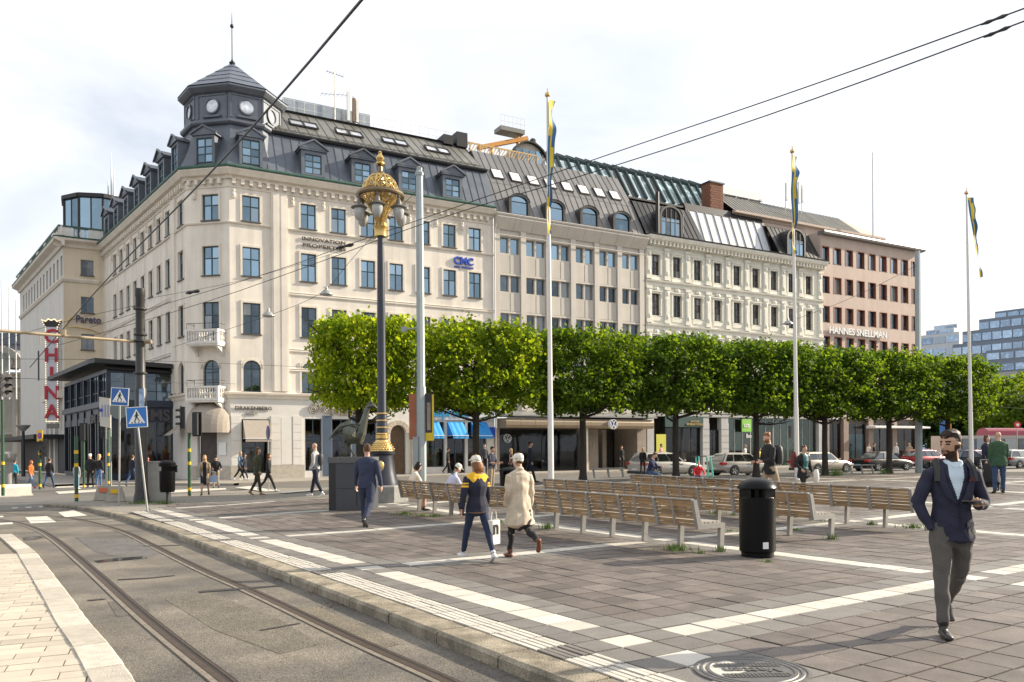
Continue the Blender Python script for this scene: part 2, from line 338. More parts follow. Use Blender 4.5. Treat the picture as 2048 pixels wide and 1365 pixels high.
for p_ in pm.polygons:
    if not tiled(p_.center.x,p_.center.y): p_.material_index=1
plaza=obj('plaza',pm,kind='structure')
# far plaza surface (beyond the single stones): one sheet of paving bands, material takes over
def tile_kind(da,db,a):
    if a<4.24: return 'tact'
    wa,wb=abs(da)<.19,abs(db)<.165
    if wa and not wb: return 'w' if abs(db)>.58 else 'g'
    if wb: return 'w' if (wa or abs(da)>.56) else 'g'
    if abs(da)<.56 or abs(db)<.55 or a<5.3: return 'g'
    return 'b'
def cuts(lo,hi,per,off,brk,nin):
    r=[]; k=math.floor((lo-off)/per)-1
    while off+per*k<hi+per:
        c=off+per*k; r+=[c+q for q in brk]; x0,x1=c+brk[-1],c+per+brk[0]; r+=[x0+(x1-x0)*i/nin for i in range(1,nin)]; k+=1
    return [x for x in r if lo<=x<=hi]
ca=[x for x in cuts(4.26,44,5.9,4.74,(-.56,-.19,.19,.56),12) if x>4.5]; ca=[4.25]+ca
cb=cuts(1.2,46,5.5,5.3,(-.55,-.165,.165,.55),12)
tm={'b':m_brown,'g':m_grey,'w':m_white}
tiles=[]
for i in range(len(ca)-1):
    a0,a1=ca[i],ca[i+1]; ac=(a0+a1)/2; da=ac-4.74-5.9*round((ac-4.74)/5.9)
    for j in range(len(cb)-1):
        b0,b1=cb[j],cb[j+1]; bc=(b0+b1)/2; db=bc-5.3-5.5*round((bc-5.3)/5.5)
        c=PL(ac,bc)
        if c.y<3.2 or c.y>50: continue
        px,py=proj(c)
        if px<-250 or px>2350 or py>1560: continue
        # stay on the plaza
        if not tiled(c.x,c.y): continue
        tiles.append((c.length,a0,a1,b0,b1,tile_kind(da,db,ac)))
tiles.sort(key=lambda t:t[0])
def tilegeo(mb,a0,a1,b0,b1,near):
    gp=.0105; dz=rng.uniform(-.0035,.0035); zz=[dz+rng.uniform(-.0015,.0015) for _ in range(4)]
    q=[(a0+gp,b0+gp),(a1-gp,b0+gp),(a1-gp,b1-gp),(a0+gp,b1-gp)]
    top=[PL(a,b,z) for (a,b),z in zip(q,zz)]
    if near:
        e=.006; q2=[(a0+gp-.003,b0+gp-.003),(a1-gp+.003,b0+gp-.003),(a1-gp+.003,b1-gp+.003),(a0+gp-.003,b1-gp+.003)]
        mid=[PL(a,b,z-.004) for (a,b),z in zip(q2,zz)]; bot=[p-Vector((0,0,.03)) for p in mid]
        v=top+mid+bot; f=[(0,1,2,3)]+[(i,4+i,4+(i+1)%4,(i+1)%4) for i in range(4)]+[(4+i,8+i,8+(i+1)%4,4+(i+1)%4) for i in range(4)]
    else:
        bot=[p-Vector((0,0,.03)) for p in top]; v=top+bot; f=[(0,1,2,3)]+[(i,4+i,4+(i+1)%4,(i+1)%4) for i in range(4)]
    mb.add(v,f); return len(f)
def tintattr(me,vals):
    at=me.attributes.new('tint','FLOAT','FACE'); at.data.foreach_set('value',vals)
big=MB(); bt=[]; nnear=0; tid={'b':0,'g':1,'w':2}
for t in tiles:
    d,a0,a1,b0,b1,k=t; tv=rng.gauss(1,.13 if k=='b' else .07); tv=max(.6,min(1.4,tv))
    if rng.random()<.05 and k=='b': tv*=1.35
    if nnear<300 and proj(PL((a0+a1)/2,(b0+b1)/2))[1]<1420:
        m=MB(); n=tilegeo(m,a0,a1,b0,b1,False); me=m.mesh('paving_slab',tm[k]); tintattr(me,[tv]*n); obj('paving_slab',me,plaza); nnear+=1
    else:
        big.mi=tid[k]; n=tilegeo(big,a0,a1,b0,b1,False); bt+=[tv]*n
me=big.mesh('paving_slabs',[m_brown,m_grey,m_white]); tintattr(me,bt); obj('paving_slabs',me,plaza,kind='stuff')
# tactile strip along the kerb: ribbed white slabs
tb=[x for x in cuts(1.2,27,5.5,5.3,(-.55,-.19,.19,.55),12)]
tac=MB(); tt=[]
for b0,b1 in zip(tb,tb[1:]):
    bc=(b0+b1)/2; db=bc-5.3-5.5*round((bc-5.3)/5.5); wh=abs(db)>.19
    for r in range(5):
        a0=3.9+r*.07; tac.mi=0 if wh else 1; n=tilegeo(tac,a0,a0+.07,b0,b1,False); tt+=[rng.gauss(1,.04)]*n
me=tac.mesh('tactile_slabs',[m_white,m_grey]); tintattr(me,tt); obj('tactile_slabs',me,plaza,kind='stuff')
# kerb stones, each a stone of its own
def stones(name,pts,length,w,z0,z1,mat,parent,inner=1):
    rs=resample(pts,length/4)
    for i in range(0,len(rs)-4,4):
        seg=rs[i:i+5]; m=MB(); vals=rng.gauss(1,.09); sec=[]
        for k,p in enumerate(seg):
            t=(rs[min(i+k+1,len(rs)-1)]-rs[max(i+k-1,0)]).normalized(); n=Vector((t.y,-t.x,0))*inner
            q=p+t*(.012 if k==0 else -.012 if k==4 else 0)-n*.022; zt=g(q.x,q.y); j=lambda s_=.006: rng.uniform(-s_,s_)
            sec.append([Vector((q.x,q.y,zt+z0)),Vector((q.x+j(),q.y+j(),zt+z1-.03)),Vector((q.x,q.y,zt+z1+j(.003)))+n*.03,Vector((q.x,q.y,zt+z1+j(.003)))+n*w,Vector((q.x,q.y,zt+z0))+n*w])
        vs=[v for s_ in sec for v in s_]; f=[]
        for k in range(4):
            for h in range(4): f.append((k*5+h,k*5+h+1,k*5+h+6,k*5+h+5) if inner<0 else (k*5+h,k*5+h+5,k*5+h+6,k*5+h+1))
        f+=[(0,1,2,3,4),(24,23,22,21,20)]
        m.add(vs,f); me=m.mesh(name,mat); tintattr(me,[vals]*len(f)); obj(name,me,parent)
stones('kerb_stone',kp,1.05,.31,-.16,.0,m_kerb,plaza)
# sub-base for the near tram road: slightly proud sheet with its own wear
tr=MB(); tr_pts=[(p.x,p.y) for p in kp]
rdm=MB(); cols=[]
for p in resample([Vector(q) for q in kp],.6):
    cols.append([Vector((p.x+.05-k*.55,p.y-k*.28,0)) for k in range(0,16)])
for c in cols:
    for p in c: rdm.v.append((p.x,p.y,g(p.x,p.y)+RD+.004))
for i in range(len(cols)-1):
    for k in range(15): o=i*16+k; rdm.f.append((o,o+1,o+17,o+16)); rdm.m.append(0)
tram=mk('tram_road',rdm,m_asph,kind='structure')
if sum(p.normal.z for p in tram.data.polygons)<0: tram.data.flip_normals()
# rails: groove, head and flange strips set in the asphalt
def ribbon(mb,pts,off,wd,dz,dep=.02):
    n=len(pts); o=len(mb.v)
    for i,p in enumerate(pts):
        t=(pts[min(i+1,n-1)]-pts[max(i-1,0)]); t.z=0; t.normalize(); nn=Vector((t.y,-t.x,0)); z=g(p.x,p.y)+RD+dz
        for q in (off-wd/2,off+wd/2): mb.v.append((p.x+nn.x*q,p.y+nn.y*q,z))
    for i in range(n-1): mb.f.append((o+2*i,o+2*i+1,o+2*i+3,o+2*i+2)); mb.m.append(mb.mi)
RPX=[[(960,1395),(907,1365),(715,1282),(500,1179.4),(410,1142.7),(307.6,1091.5),(253,1064),(190,1046),(137,1035),(68,1030),(0,1026.5),(-60,1024)],
     [(520,1420),(461,1365),(410,1327),(342,1274),(273.4,1218),(205,1156),(137,1098),(112,1079),(85.5,1062),(44.4,1047),(0,1039.5),(-60,1034)]]
for px_ in RPX:
    pts=[G(x,y,RD) for x,y in px_]; pts=[Vector((p.x,p.y,0)) for p in pts]; d0=(pts[0]-pts[1]).normalized(); pts=[pts[0]+d0*3]+pts; pts=resample(smooth_poly(pts,3),.25)
    m=MB(); m.mi=0; ribbon(m,pts,-.045,.055,.012); m.mi=1; ribbon(m,pts,0.,.036,.008); m.mi=0; ribbon(m,pts,.03,.024,.011); m.mi=2; ribbon(m,pts,-.10,.055,.009); m.mi=1; ribbon(m,pts,-.135,.014,.0095); ribbon(m,pts,.05,.012,.0095)
    o=mk('tram_rail',m,[m_rail,m_gro,M('rail_concrete',(.17,.145,.115),.8,var=.35,scale=9,speck=.3)],kind='structure')
    if sum(p.normal.z for p in o.data.polygons)<0: o.data.flip_normals()
# white crossing blocks painted on the tram road and the street
def patch(name,px,dz,mat,**k):
    pts=[G(x,y,RD) for x,y in px]; m=MB(); vs=[(p.x,p.y,p.z+dz) for p in pts]; m.add(vs,[tuple(range(len(vs)))])
    o=mk(name,m,mat,**k)
    if o.data.polygons[0].normal.z<0: o.data.flip_normals()
    return o
z1=lambda x,y:(x/2.9257,965+y/2.9257)
for q in ([(340,178),(430,165),(512,196),(380,206)],[(147,207),(275,200),(330,235),(180,243)],[(-60,203),(18,198),(22,206),(-60,210)],[(-90,245),(70,236),(80,246),(-90,256)]):
    patch('road_marking',[z1(*p) for p in q],.010,m_paint,kind='structure')
for q in ([(110,984),(215,978),(232,982),(118,989)],[(330,982),(385,979),(452,977),(452,980),(392,984),(332,987)],[(105,973),(215,969),(300,970),(300,972),(215,973),(110,977)],[(470,981),(500,978),(560,989),(530,990)],[(560,991),(645,985),(645,987),(565,994)]):
    patch('road_marking',q,.012 if q[0][0]<460 else .145,m_paint,kind='structure')
for i in range(5): patch('road_marking',[(22+i*27,1016.5-i*1.2),(34+i*27,1015.5-i*1.2),(38+i*27,1017-i*1.2),(26+i*27,1018-i*1.2)],.010,m_paint,kind='structure')
for q in ([(-160,1116),(186,1109.5),(192,1112),(-160,1121)],):pass
m_wet=M('wet_asphalt',(.045,.042,.038),.12,var=.2,scale=5)
patch('puddle',[(188,1123),(230,1118),(290,1113.5),(295,1118),(240,1123),(196,1127)],.009,m_wet,kind='structure'); patch('puddle',[(45,1076),(80,1073),(88,1076),(70,1081),(48,1082)],.009,m_wet,kind='structure')
# tar seams and one painted shadow strip
sm_=MB()
for q in ([(400,1186),(455,1180),(560,1172),(590,1174),(480,1183),(410,1189)],[(236,1161),(300,1157),(350,1152),(352,1153.5),(300,1159),(238,1163)],[(175,1203),(210,1200),(210,1201),(176,1204.5)],[(285,1093.5),(340,1092),(360,1091),(360,1092.5),(330,1094),(286,1095.5)]):
    pass
for q,c_ in (([(330,1200),(420,1188),(560,1240),(640,1290),(560,1310),(430,1262)],(.13,.115,.088)),([(150,1075),(260,1080),(330,1105),(270,1122),(190,1105)],(.105,.10,.095)),([(590,1215),(640,1216),(800,1290),(760,1300),(650,1252)],(.14,.12,.088)),([(215,1205),(285,1196),(300,1222),(235,1236)],(.10,.09,.075))):
    patch('asphalt_patch',q,.007,M('patched_asphalt_%d'%int(c_[0]*1000),c_,.85,var=.3,scale=2.5,bump=.7,bscale=70,speck=.7),kind='structure')
m_seam_shadow=M('seam_shadow_strip',(.03,.027,.024),.6,var=.3)
for q in ([(398,1184),(455,1179.5),(560,1172),(562,1174),(470,1182),(399,1187)],[(236,1160),(300,1157),(350,1152),(351,1153),(300,1158.5),(237,1162)],[(175,1202),(212,1199),(212,1200.4),(176,1204)],[(285,1093),(340,1091.8),(362,1091),(362,1092),(330,1093.4),(286,1094.4)],[(520,1262),(600,1248),(601,1249.5),(522,1264)]):  # first strip paints the walking couple's cast shadow as a dark band
    patch('seam_shadow_strip',q,.012,m_seam_shadow,kind='structure')
# ---- pale brick platform bottom left
edge_px=[(24,1069),(68,1102),(102.5,1146),(137,1190.6),(171,1238.4),(218.8,1293),(266.6,1361.5),(330,1450)]
ep=[G(x,y,RD+.03) for x,y in edge_px]; ep=resample([Vector((p.x,p.y,0)) for p in ep],.2)
pf=MB(); base=[(p.x,p.y) for p in ep]
d0=(ep[-1]-ep[0]).normalized(); nrm0=Vector((-d0.y,d0.x,0)); nrm0=nrm0 if nrm0.x<0 else -nrm0
vs=[Vector((p.x,p.y,g(p.x,p.y)+RD+.018)) for p in ep]; vs2=[v+Vector((-6,-1.2,0)) for v in vs]
m=MB(); n=len(vs); m.add(vs+vs2,[(i,i+1,n+i+1,n+i) for i in range(n-1)]); plat=mk('platform',m,M('platform_joint',(.17,.145,.11),.9,var=.2),kind='structure')
if sum(p.normal.z for p in plat.data.polygons)<0: plat.data.flip_normals()
stones('edge_stone',ep,.95,.30,RD-.1,RD+.046,M('edge_granite',(.42,.38,.32),.75,var=.2,scale=9,bump=.5,bscale=70,tint=True),plat,inner=1 if (Vector((d0.y,-d0.x,0)).x<0) else -1)
# bricks: courses run across (towards the plaza axis a), 0.42 x 0.21
br=[]; O=G(0,1075,RD); 
for j in range(-4,44):
    for i in range(-16,20):
        off=.21*(j%2); a0=i*.42+off; b0=j*.215
        br.append((a0,b0))
Ba=Vector((math.sin(rad(66)),math.cos(rad(66)),0)); Bb=Vector((-Ba.y,Ba.x,0)); O2=G(60,1360,RD); cnt=0; rest=MB(); rv=[]
def edge_x(y):
    for p,q in zip(ep,ep[1:]):
        lo,hi=(p,q) if p.y<q.y else (q,p)
        if lo.y<=y<=hi.y: return lo.x+(hi.x-lo.x)*((y-lo.y)/max(1e-6,hi.y-lo.y))
    return ep[0].x-.1 if ep[0].y<y<ep[0].y+.4 else -99
cand=[]
for a0,b0 in br:
    c=O2+Ba*(a0+.2)+Bb*(b0+.1); ex=edge_x(c.y)
    px,py=proj(Vector((c.x,c.y,RD)))
    if ex<-90 or px<-160 or py>1500 or c.y<3.: continue
    da=min(.42,(edge_x(c.y)-.08-(O2+Ba*a0+Bb*(b0+.1)).x)/Ba.x)
    if da<.08: continue
    cand.append((c.length,a0,b0,px,py,da))
cand.sort()
for d,a0,b0,px,py,da in cand:
    tv=rng.gauss(1,.06); gp=.006; q=[O2+Ba*(a0+x)+Bb*(b0+y) for x,y in ((gp,gp),(da-gp,gp),(da-gp,.215-gp),(gp,.215-gp))]; dz=rng.uniform(-.003,.003)
    top=[Vector((p.x,p.y,g(p.x,p.y)+RD+.032+dz)) for p in q]; v=top+[p-Vector((0,0,.03)) for p in top]; f=[(0,1,2,3)]+[(i,4+i,4+(i+1)%4,(i+1)%4) for i in range(4)]
    if cnt<220 and 0<=px and py<1365:
        m=MB().add(v,f); me=m.mesh('brick',m_plat); tintattr(me,[tv]*5); obj('brick',me,plat); cnt+=1
    else: rest.add(v,f); rv+=[tv]*5
me=rest.mesh('bricks',m_plat); tintattr(me,rv); obj('bricks',me,plat,kind='stuff')
# leaf litter in the gutter
m_lit=M('leaf_litter',(.13,.06,.03),.9,var=.5,scale=30); lm=MB()
for x,y,r,n in ((1045,1318,.22,260),(690,1208,.2,150),(630,1187,.12,60),(870,1262,.1,40),(440,1110,.15,40),(560,1160,.1,40),(1150,1362,.2,80)):
    p=G(x,y,RD)
    for k in range(n):
        q=p+Vector((rng.gauss(0,r)*.8,rng.gauss(0,r)*.8,.012)); a=rng.uniform(0,6.3); s_=rng.uniform(.008,.02); d=Vector((math.cos(a),math.sin(a),rng.uniform(-.3,.3)))*s_; e=Vector((-d.y,d.x,rng.uniform(0,.01)))*.6; lm.quad(q-d,q+e,q+d,q-e)
mk('leaf_litter',lm,m_lit,kind='stuff')
# ---- manhole cover
mc=thing('manhole_cover','round cast iron manhole cover with raised lettering set in the paving','manhole cover',PL(*toab(1.80,6.05),.002),rad(180+2))
m_iron=M('cast_iron',(.145,.14,.135),.5,.5,var=.2,scale=14,bump=.2,bscale=90)
m=MB(); m.lathe([(.0001,-.02),(.43,-.02),(.43,.006),(.405,.008),(.40,.002),(.385,.002),(.38,.008),(.36,.008),(.355,.002),(.34,.002),(.335,.008),(.31,.008),(.305,.002),(.0001,.002)],40,caps=False); mk('cover',m,m_iron,mc,smooth=30)
m=MB()
for k in (-1,1):
    for i in range(-9,10):
        for j in range(3):
            x=i*.03; y=k*(.105+j*.035)
            if x*x+y*y<.28**2: m.box(x-.011,x+.011,y-.013,y+.013,.002,.008)
mk('grid_stud',m,m_iron,mc,kind='stuff')
me=textmesh('Vatten',.16,.012,m_iron,'CENTER',.004); me.transform(Matrix.Rotation(rad(-90),4,'X')); obj('lettering',me,mc,(0,-.055,.004))
# ---- pavement along the facades
def strip(name,F,s0,s1,y0,y1,dz,mat,step=1.5,hgt=.12):
    m=MB(); n=int((s1-s0)/step)+1; rows=[]
    for i in range(n+1):
        s=s0+(s1-s0)*i/n; r=[]
        for y in (y0,y0,y1): p=F.w(s,y); r.append(Vector((p.x,p.y,g(p.x,p.y)+dz)))
        r[0].z-=hgt+.1; rows.append(r)
    for r in rows: m.v+= [tuple(p) for p in r]
    for i in range(n):
        for k in range(2): m.f.append((i*3+k,(i+1)*3+k,(i+1)*3+k+1,i*3+k+1)); m.m.append(0)
    return mk(name,m,mat,kind='structure')
# ================================================================ buildings
R1=Fac((-17.218,49.),61); P0=Vector((-17.218,49.,0)); PLp=Vector((-20.043,49.549,0)); CH=Fac(PLp,101)
CHL=(P0-PLp).length; LLEN=22.79; LD=Vector((math.sin(rad(-38.7)),math.cos(rad(-38.7)),0)); LFo=PLp+LD*LLEN; LF=Fac(LFo,141.3)
B0P=LFo.copy(); B0=Fac(B0P,61); B0Q=B0.w(-2.94); S0L=24.5; B0S=Fac(Vector((B0Q.x,B0Q.y,0))+LD*S0L,141.3)
m_stucco=M('cream_stucco',(.76,.695,.605),.85,var=.10,scale=.8,bump=.25,bscale=60,streak=.22)
m_trim=M('stucco_trim',(.72,.65,.555),.8,var=.08,scale=2,streak=.15)
m_shopst=M('pale_shop_stone',(.66,.63,.58),.75,var=.05,scale=2,bump=.15,streak=.08)
m_plinth=M('plinth_granite',(.42,.38,.32),.8,var=.2,scale=4,bump=.4)
m_green=M('teal_window_paint',(.035,.062,.062),.45,var=.1)
m_greyw=M('grey_window_paint',(.16,.17,.165),.5,var=.1)
m_sill=M('dark_sill_metal',(.09,.08,.07),.5,.3)
m_slate=M('blue_grey_sheet',(.115,.13,.155),.45,.3,var=.18,scale=1.4,rnd=.14,bump=.1,bscale=8)
m_zinc=M('weathered_zinc',(.19,.185,.165),.45,.45,var=.16,scale=1.2,rnd=.13,bump=.1,bscale=8)
m_copper=M('verdigris_copper',(.055,.12,.095),.6,.2,var=.35,scale=3)
m_iron2=M('black_iron',(.025,.025,.027),.5,.3)
m_black=M('matt_black',(.018,.018,.02),.5)
m_whiteb=M('white_balustrade',(.68,.65,.60),.7,var=.1,scale=4,streak=.1)
m_dark=M('dark_interior',(.028,.024,.02),.9,var=.4,scale=1.5)
g_up=glassM('sky_glass',(.010,.020,.028),.36,rc=(.50,.70,.86))
g_mid=glassM('lower_glass',(.012,.016,.020),.10,rc=(.55,.68,.80))
g_shop=glassM('shop_glass',refl=.035,trans=.70,wav=.1,rc=(.5,.55,.6))
g_sky=glassM('skylight_glass',(.25,.26,.27),.35,rc=(.95,.96,1.))
m_white=M('white_enamel',(.74,.74,.72),.35,var=.04)
def wflat(F,part,a,z,w,h,style,fm,gm,y=.1):
    fme,panes,pos,sl=winmeshes(w,h,style,fm,gm,None)
    F.put('window',fme,None,part,a,y,z)
    for p,(x,zz) in zip(panes,pos): F.put('pane',p,None,part,a+x,y,z+zz)
def facade(F,root,s0,s1,z0,z1,cols,rows,mat,fm,sm,dep=.2,extra=(),skip=(),arch=None,name='wall'):
    """cols: (s,w); rows: (z0,z1,style,glass); builds the wall with true openings and a window in each"""
    ops=[(a,a+w,r[0],r[1]) for i,(a,w) in enumerate(cols) for j,r in enumerate(rows) if (i,j) not in skip]
    wl=F.put(name,wallmb(s0,s1,z0,z1,ops+list(extra),dep),mat,root)
    for i,(a,w) in enumerate(cols):
        for j,r in enumerate(rows):
            if (i,j) in skip: continue
            window(F,root,a,r[0],w,r[1]-r[0],r[2],fm,r[3],dep,sm)
            if r[2]=='arch': F.put('arch_surround',archfill(w,r[1]-r[0],dep,mat),mat,root,a,0,r[0])
    return wl
def surround(mb,a,w,z0,z1,t=.13,d=.05,arch=False):
    if not arch: mb.box(a-t,a+w+t,-d,-.002,z1,z1+t)
    mb.box(a-t,a,-d,-.002,z0,z1); mb.box(a+w,a+w+t,-d,-.002,z0,z1)
    if arch:
        r=w/2; hz=z1-r
        for k in range(10):
            p=[]
            for a_,q in ((math.pi*k/10,r),(math.pi*(k+1)/10,r),(math.pi*(k+1)/10,r+t),(math.pi*k/10,r+t)): p.append((a+r-q*math.cos(a_),-d,hz+q*math.sin(a_)))
            mb.prism(p,(0,d-.002,0))
def dormer(F,root,s,z,w,h,mat,fm,gm,style='dorm',y0=-.40,back=1.5,ped=True,arch=False,t=.22):
    m=MB(); W=w+2*t
    if arch:
        r=W/2; rise=.42; zt=z+h
        arc=lambda q,hh:[(s+w/2-q*math.cos(math.pi*k/12),zt-.05+hh*math.sin(math.pi*k/12)) for k in range(13)]
        o_=arc(r,rise+.18); i_=arc(w/2,rise)
        for k in range(12):
            m.prism([(o_[k][0],y0,o_[k][1]),(o_[k+1][0],y0,o_[k+1][1]),(i_[k+1][0],y0,i_[k+1][1]),(i_[k][0],y0,i_[k][1])],(0,.2,0))
            m.quad((o_[k][0],y0-.03,o_[k][1]+.01),(o_[k+1][0],y0-.03,o_[k+1][1]+.01),(o_[k+1][0],back,o_[k+1][1]+.01),(o_[k][0],back,o_[k][1]+.01))
        m.box(s-t,s,y0,back,z-.1,zt-.05); m.box(s+w,s+w+t,y0,back,z-.1,zt-.05); m.box(s,s+w,y0,.1,z-.1,z)
        d=F.put('dormer',m,mat,root,smooth=30)
        wflat(F,d,s,z,w,h-.05,'one',fm,gm,y0+.12)
        g2=MB(); pts=[(x,y0+.14,zz) for x,zz in i_]; g2.add(pts,[tuple(range(12,-1,-1))]); F.put('pane',g2,gm,d)
        return d
    m.box(s-t,s,y0,back,z-.12,z+h); m.box(s+w,s+w+t,y0,back,z-.12,z+h); m.box(s,s+w,y0,.2,z-.12,z); m.box(s-t,s+w+t,y0,back,z+h,z+h+.22)
    m.box(s-t-.12,s+w+t+.12,y0-.12,back,z+h+.22,z+h+.32)
    if ped:
        c=s+w/2; e=W/2+.2; zb=z+h+.325; hh=.52
        m.prism([(c-e,y0-.14,zb),(c+e,y0-.14,zb),(c,y0-.14,zb+hh)],(0,back-y0,0))
        m.bar((c-e-.05,y0-.2,zb),(c,y0-.2,zb+hh+.04),.12,.10); m.bar((c+e+.05,y0-.2,zb),(c,y0-.2,zb+hh+.04),.12,.10)
    d=F.put('dormer',m,mat,root)
    wflat(F,d,s,z,w,h,style,fm,gm,y0+.09)
    return d
def pieces(F,root,name,mat,boxes):
    for q in boxes: F.put(name,MB().box(*q),mat,root)
def sign(F,name,s,label,size,px0,px1,py,mat,depth=.05,bold=0.,y=-.06,cat='sign',sx=None,space=1.):
    a0,z=F.sz(px0,py); a1,_=F.sz(px1,py); me=textmesh(s,size,depth,mat,'LEFT',bold,1.,space)
    xs=[v.co.x for v in me.vertices]; k=(a1-a0)/(max(xs)-min(xs)); me.transform(Matrix.Translation((-min(xs)*k,0,0))@Matrix.Diagonal((k,1,1,1)))
    return F.put(name,me,None,a0,y,z,label=label,cat=cat)
# ---------------------------------------------------------------- corner building
b1=thing('corner_building','cream stucco corner building with dark mansard roof and octagonal corner tower','building',P0)
CW=.98; mc_=[(4.36+1.985*i,CW) for i in range(7)]; cc=[(.76,1.06)]
rows=[(15.97,17.56,'cross',g_up),(12.58,14.38,'cross',g_up),(9.0,10.93,'cross',g_mid),(5.43,7.37,'arch',g_mid)]
b1ops=[(.64,2.34,.35,3.72),(4.55,5.66,.45,3.8),(6.3,7.62,.45,3.8),(8.05,9.35,.45,3.8),(10.3,11.42,.1,3.45),(12.95,14.3,.55,3.7),(14.5,15.9,.1,3.7),(16.1,17.6,.55,3.7)]
facade(R1,b1,0,18.25,5.25,18.6,cc+mc_,rows,m_stucco,m_green,m_sill)
R1.put('shop_wall',wallmb(0,18.25,0,5.25,b1ops,.3),m_shopst,b1)
cr2=[(1.05,1.12)]; rowsC=[rows[0],rows[1],(8.5,10.95,'tall',g_mid),(5.05,7.37,'arch',g_mid)]
facade(CH,b1,0,CHL,5.25,18.6,cr2,rowsC,m_stucco,m_green,m_sill); CH.put('shop_wall',wallmb(0,CHL,0,5.25,[(.62,1.95,.1,3.3)],.3),m_shopst,b1)
lc=[(LLEN-1.75,1.06)]+[(LLEN-4.5-2.085*i,.95) for i in range(8)]
facade(LF,b1,-1,LLEN,5.25,18.6,lc,rows,m_stucco,m_green,m_sill,skip={(i,3) for i in range(2,9)}); LF.put('shop_wall',wallmb(-1,LLEN,0,5.25,[],.3),m_shopst,b1)
# mouldings
tm_=MB(); dn=MB(); cp=MB()
prof_c=[(0,18.45),(.1,18.45),(.14,18.6),(.34,18.66),(.46,18.86),(.52,18.95),(.52,19.02),(0,19.02)]
corner_off=[(R1,0,18.25,cc+mc_),(CH,0,CHL,cr2),(LF,-1,LLEN,lc)]
for F,s0,s1,cl in corner_off:
    t=MB(); c=MB(); e0=-.22 if F is not LF else 0; e1=.22 if F is not R1 else 0
    band(s0+e0,s1+e1,prof_c,t); band(s0,s1,[(0,17.95),(.05,17.95),(.05,18.03),(0,18.03)],t); band(s0,s1,[(0,15.72),(.09,15.74),(.12,15.82),(0,15.86)],t)
    for (z,s_) in ((11.7,2.55),(8.1,2.55),(6.86,2.55)):
        a,b=(s_,s1) if F is R1 else (s0,s1-2.5)
        if F is not CH: band(a,b,[(0,z-.1),(.05,z-.1),(.08,z-.02),(.05,z+.03),(.09,z+.1),(0,z+.14)],t)
    band(s0+e0*.5,s1+e1*.5,[(0,5.0),(.06,5.0),(.10,5.15),(.24,5.25),(.26,5.36),(0,5.42)],t)
    for (a,w) in cl:
        for r in rows[:3]: surround(t,a,w,r[0],r[1])
        surround(t,a,w,5.43,7.37,arch=True)
    F.put('moulding',t,m_trim,b1)
    d=MB(); n=int((s1-s0)/.52)
    for i in range(n):
        x=s0+.26+(s1-s0-.3)*i/n; d.box(x-.1,x+.1,-.26,-.003,18.14,18.44)
    F.put('dentils',d,m_trim,b1,kind='stuff')
    d=MB()
    for (a,w) in cl:   # carved consoles between top windows
        for x in (a-.5,):
            d.box(x-.11,x+.11,-.10,-.003,17.3,17.85); d.ell((x,-.1,17.5),(.09,.06,.14),8,6); d.ell((x,-.1,17.75),(.08,.06,.09),8,6)
    F.put('console',d,m_trim,b1,kind='stuff')
    band(s0+e0,s1+e1,[(0,19.02),(.56,19.03),(.60,19.10),(.60,19.18),(.50,19.24),(0,19.26)],c); F.put('gutter',c,m_copper,b1)
t=MB(); t.box(2.5,3.55,-.10,-.002,5.5,17.95); t.box(2.62,2.98,-.13,-.10,5.5,17.95); t.box(3.1,3.45,-.13,-.10,5.5,17.95); R1.put('pilaster',t,m_stucco,b1)
t=MB(); t.box(LLEN-3.2,LLEN-2.4,-.1,-.002,5.5,17.95); LF.put('pilaster',t,m_stucco,b1)
pieces(R1,b1,'plinth',m_plinth,[(0,.62,-.06,-.002,0,.85),(2.36,4.5,-.06,-.002,0,.85)]); pieces(CH,b1,'plinth',m_plinth,[(0,.6,-.06,-.002,0,.85),(1.98,CHL+.03,-.06,-.002,0,.85)])
# rusticated shop piers: separate stone blocks
blk=MB().box(0,.58,-.05,-.001,0,.5).mesh('stone_block',m_shopst)
for s_ in (2.42,3.78):
    for k in range(6): R1.put('stone_block',blk,b1,s_,0,.86+k*.515)
t=MB(); t.box(3.06,3.72,-.03,-.001,.88,3.86); R1.put('pilaster',t,m_shopst,b1)
t=MB(); t.box(.02,.58,-.05,-.001,0,.5); blk2=t.mesh('stone_block',m_shopst)
for k in range(6): R1.put('stone_block',blk2,b1,0,0,.86+k*.515)
dp=MB(); dp.path([(18.3,-.12,.3),(18.3,-.12,17.4),(18.42,-.3,18.2),(18.42,-.45,18.85)],.06,8); R1.put('downpipe',dp,m_trim,b1)
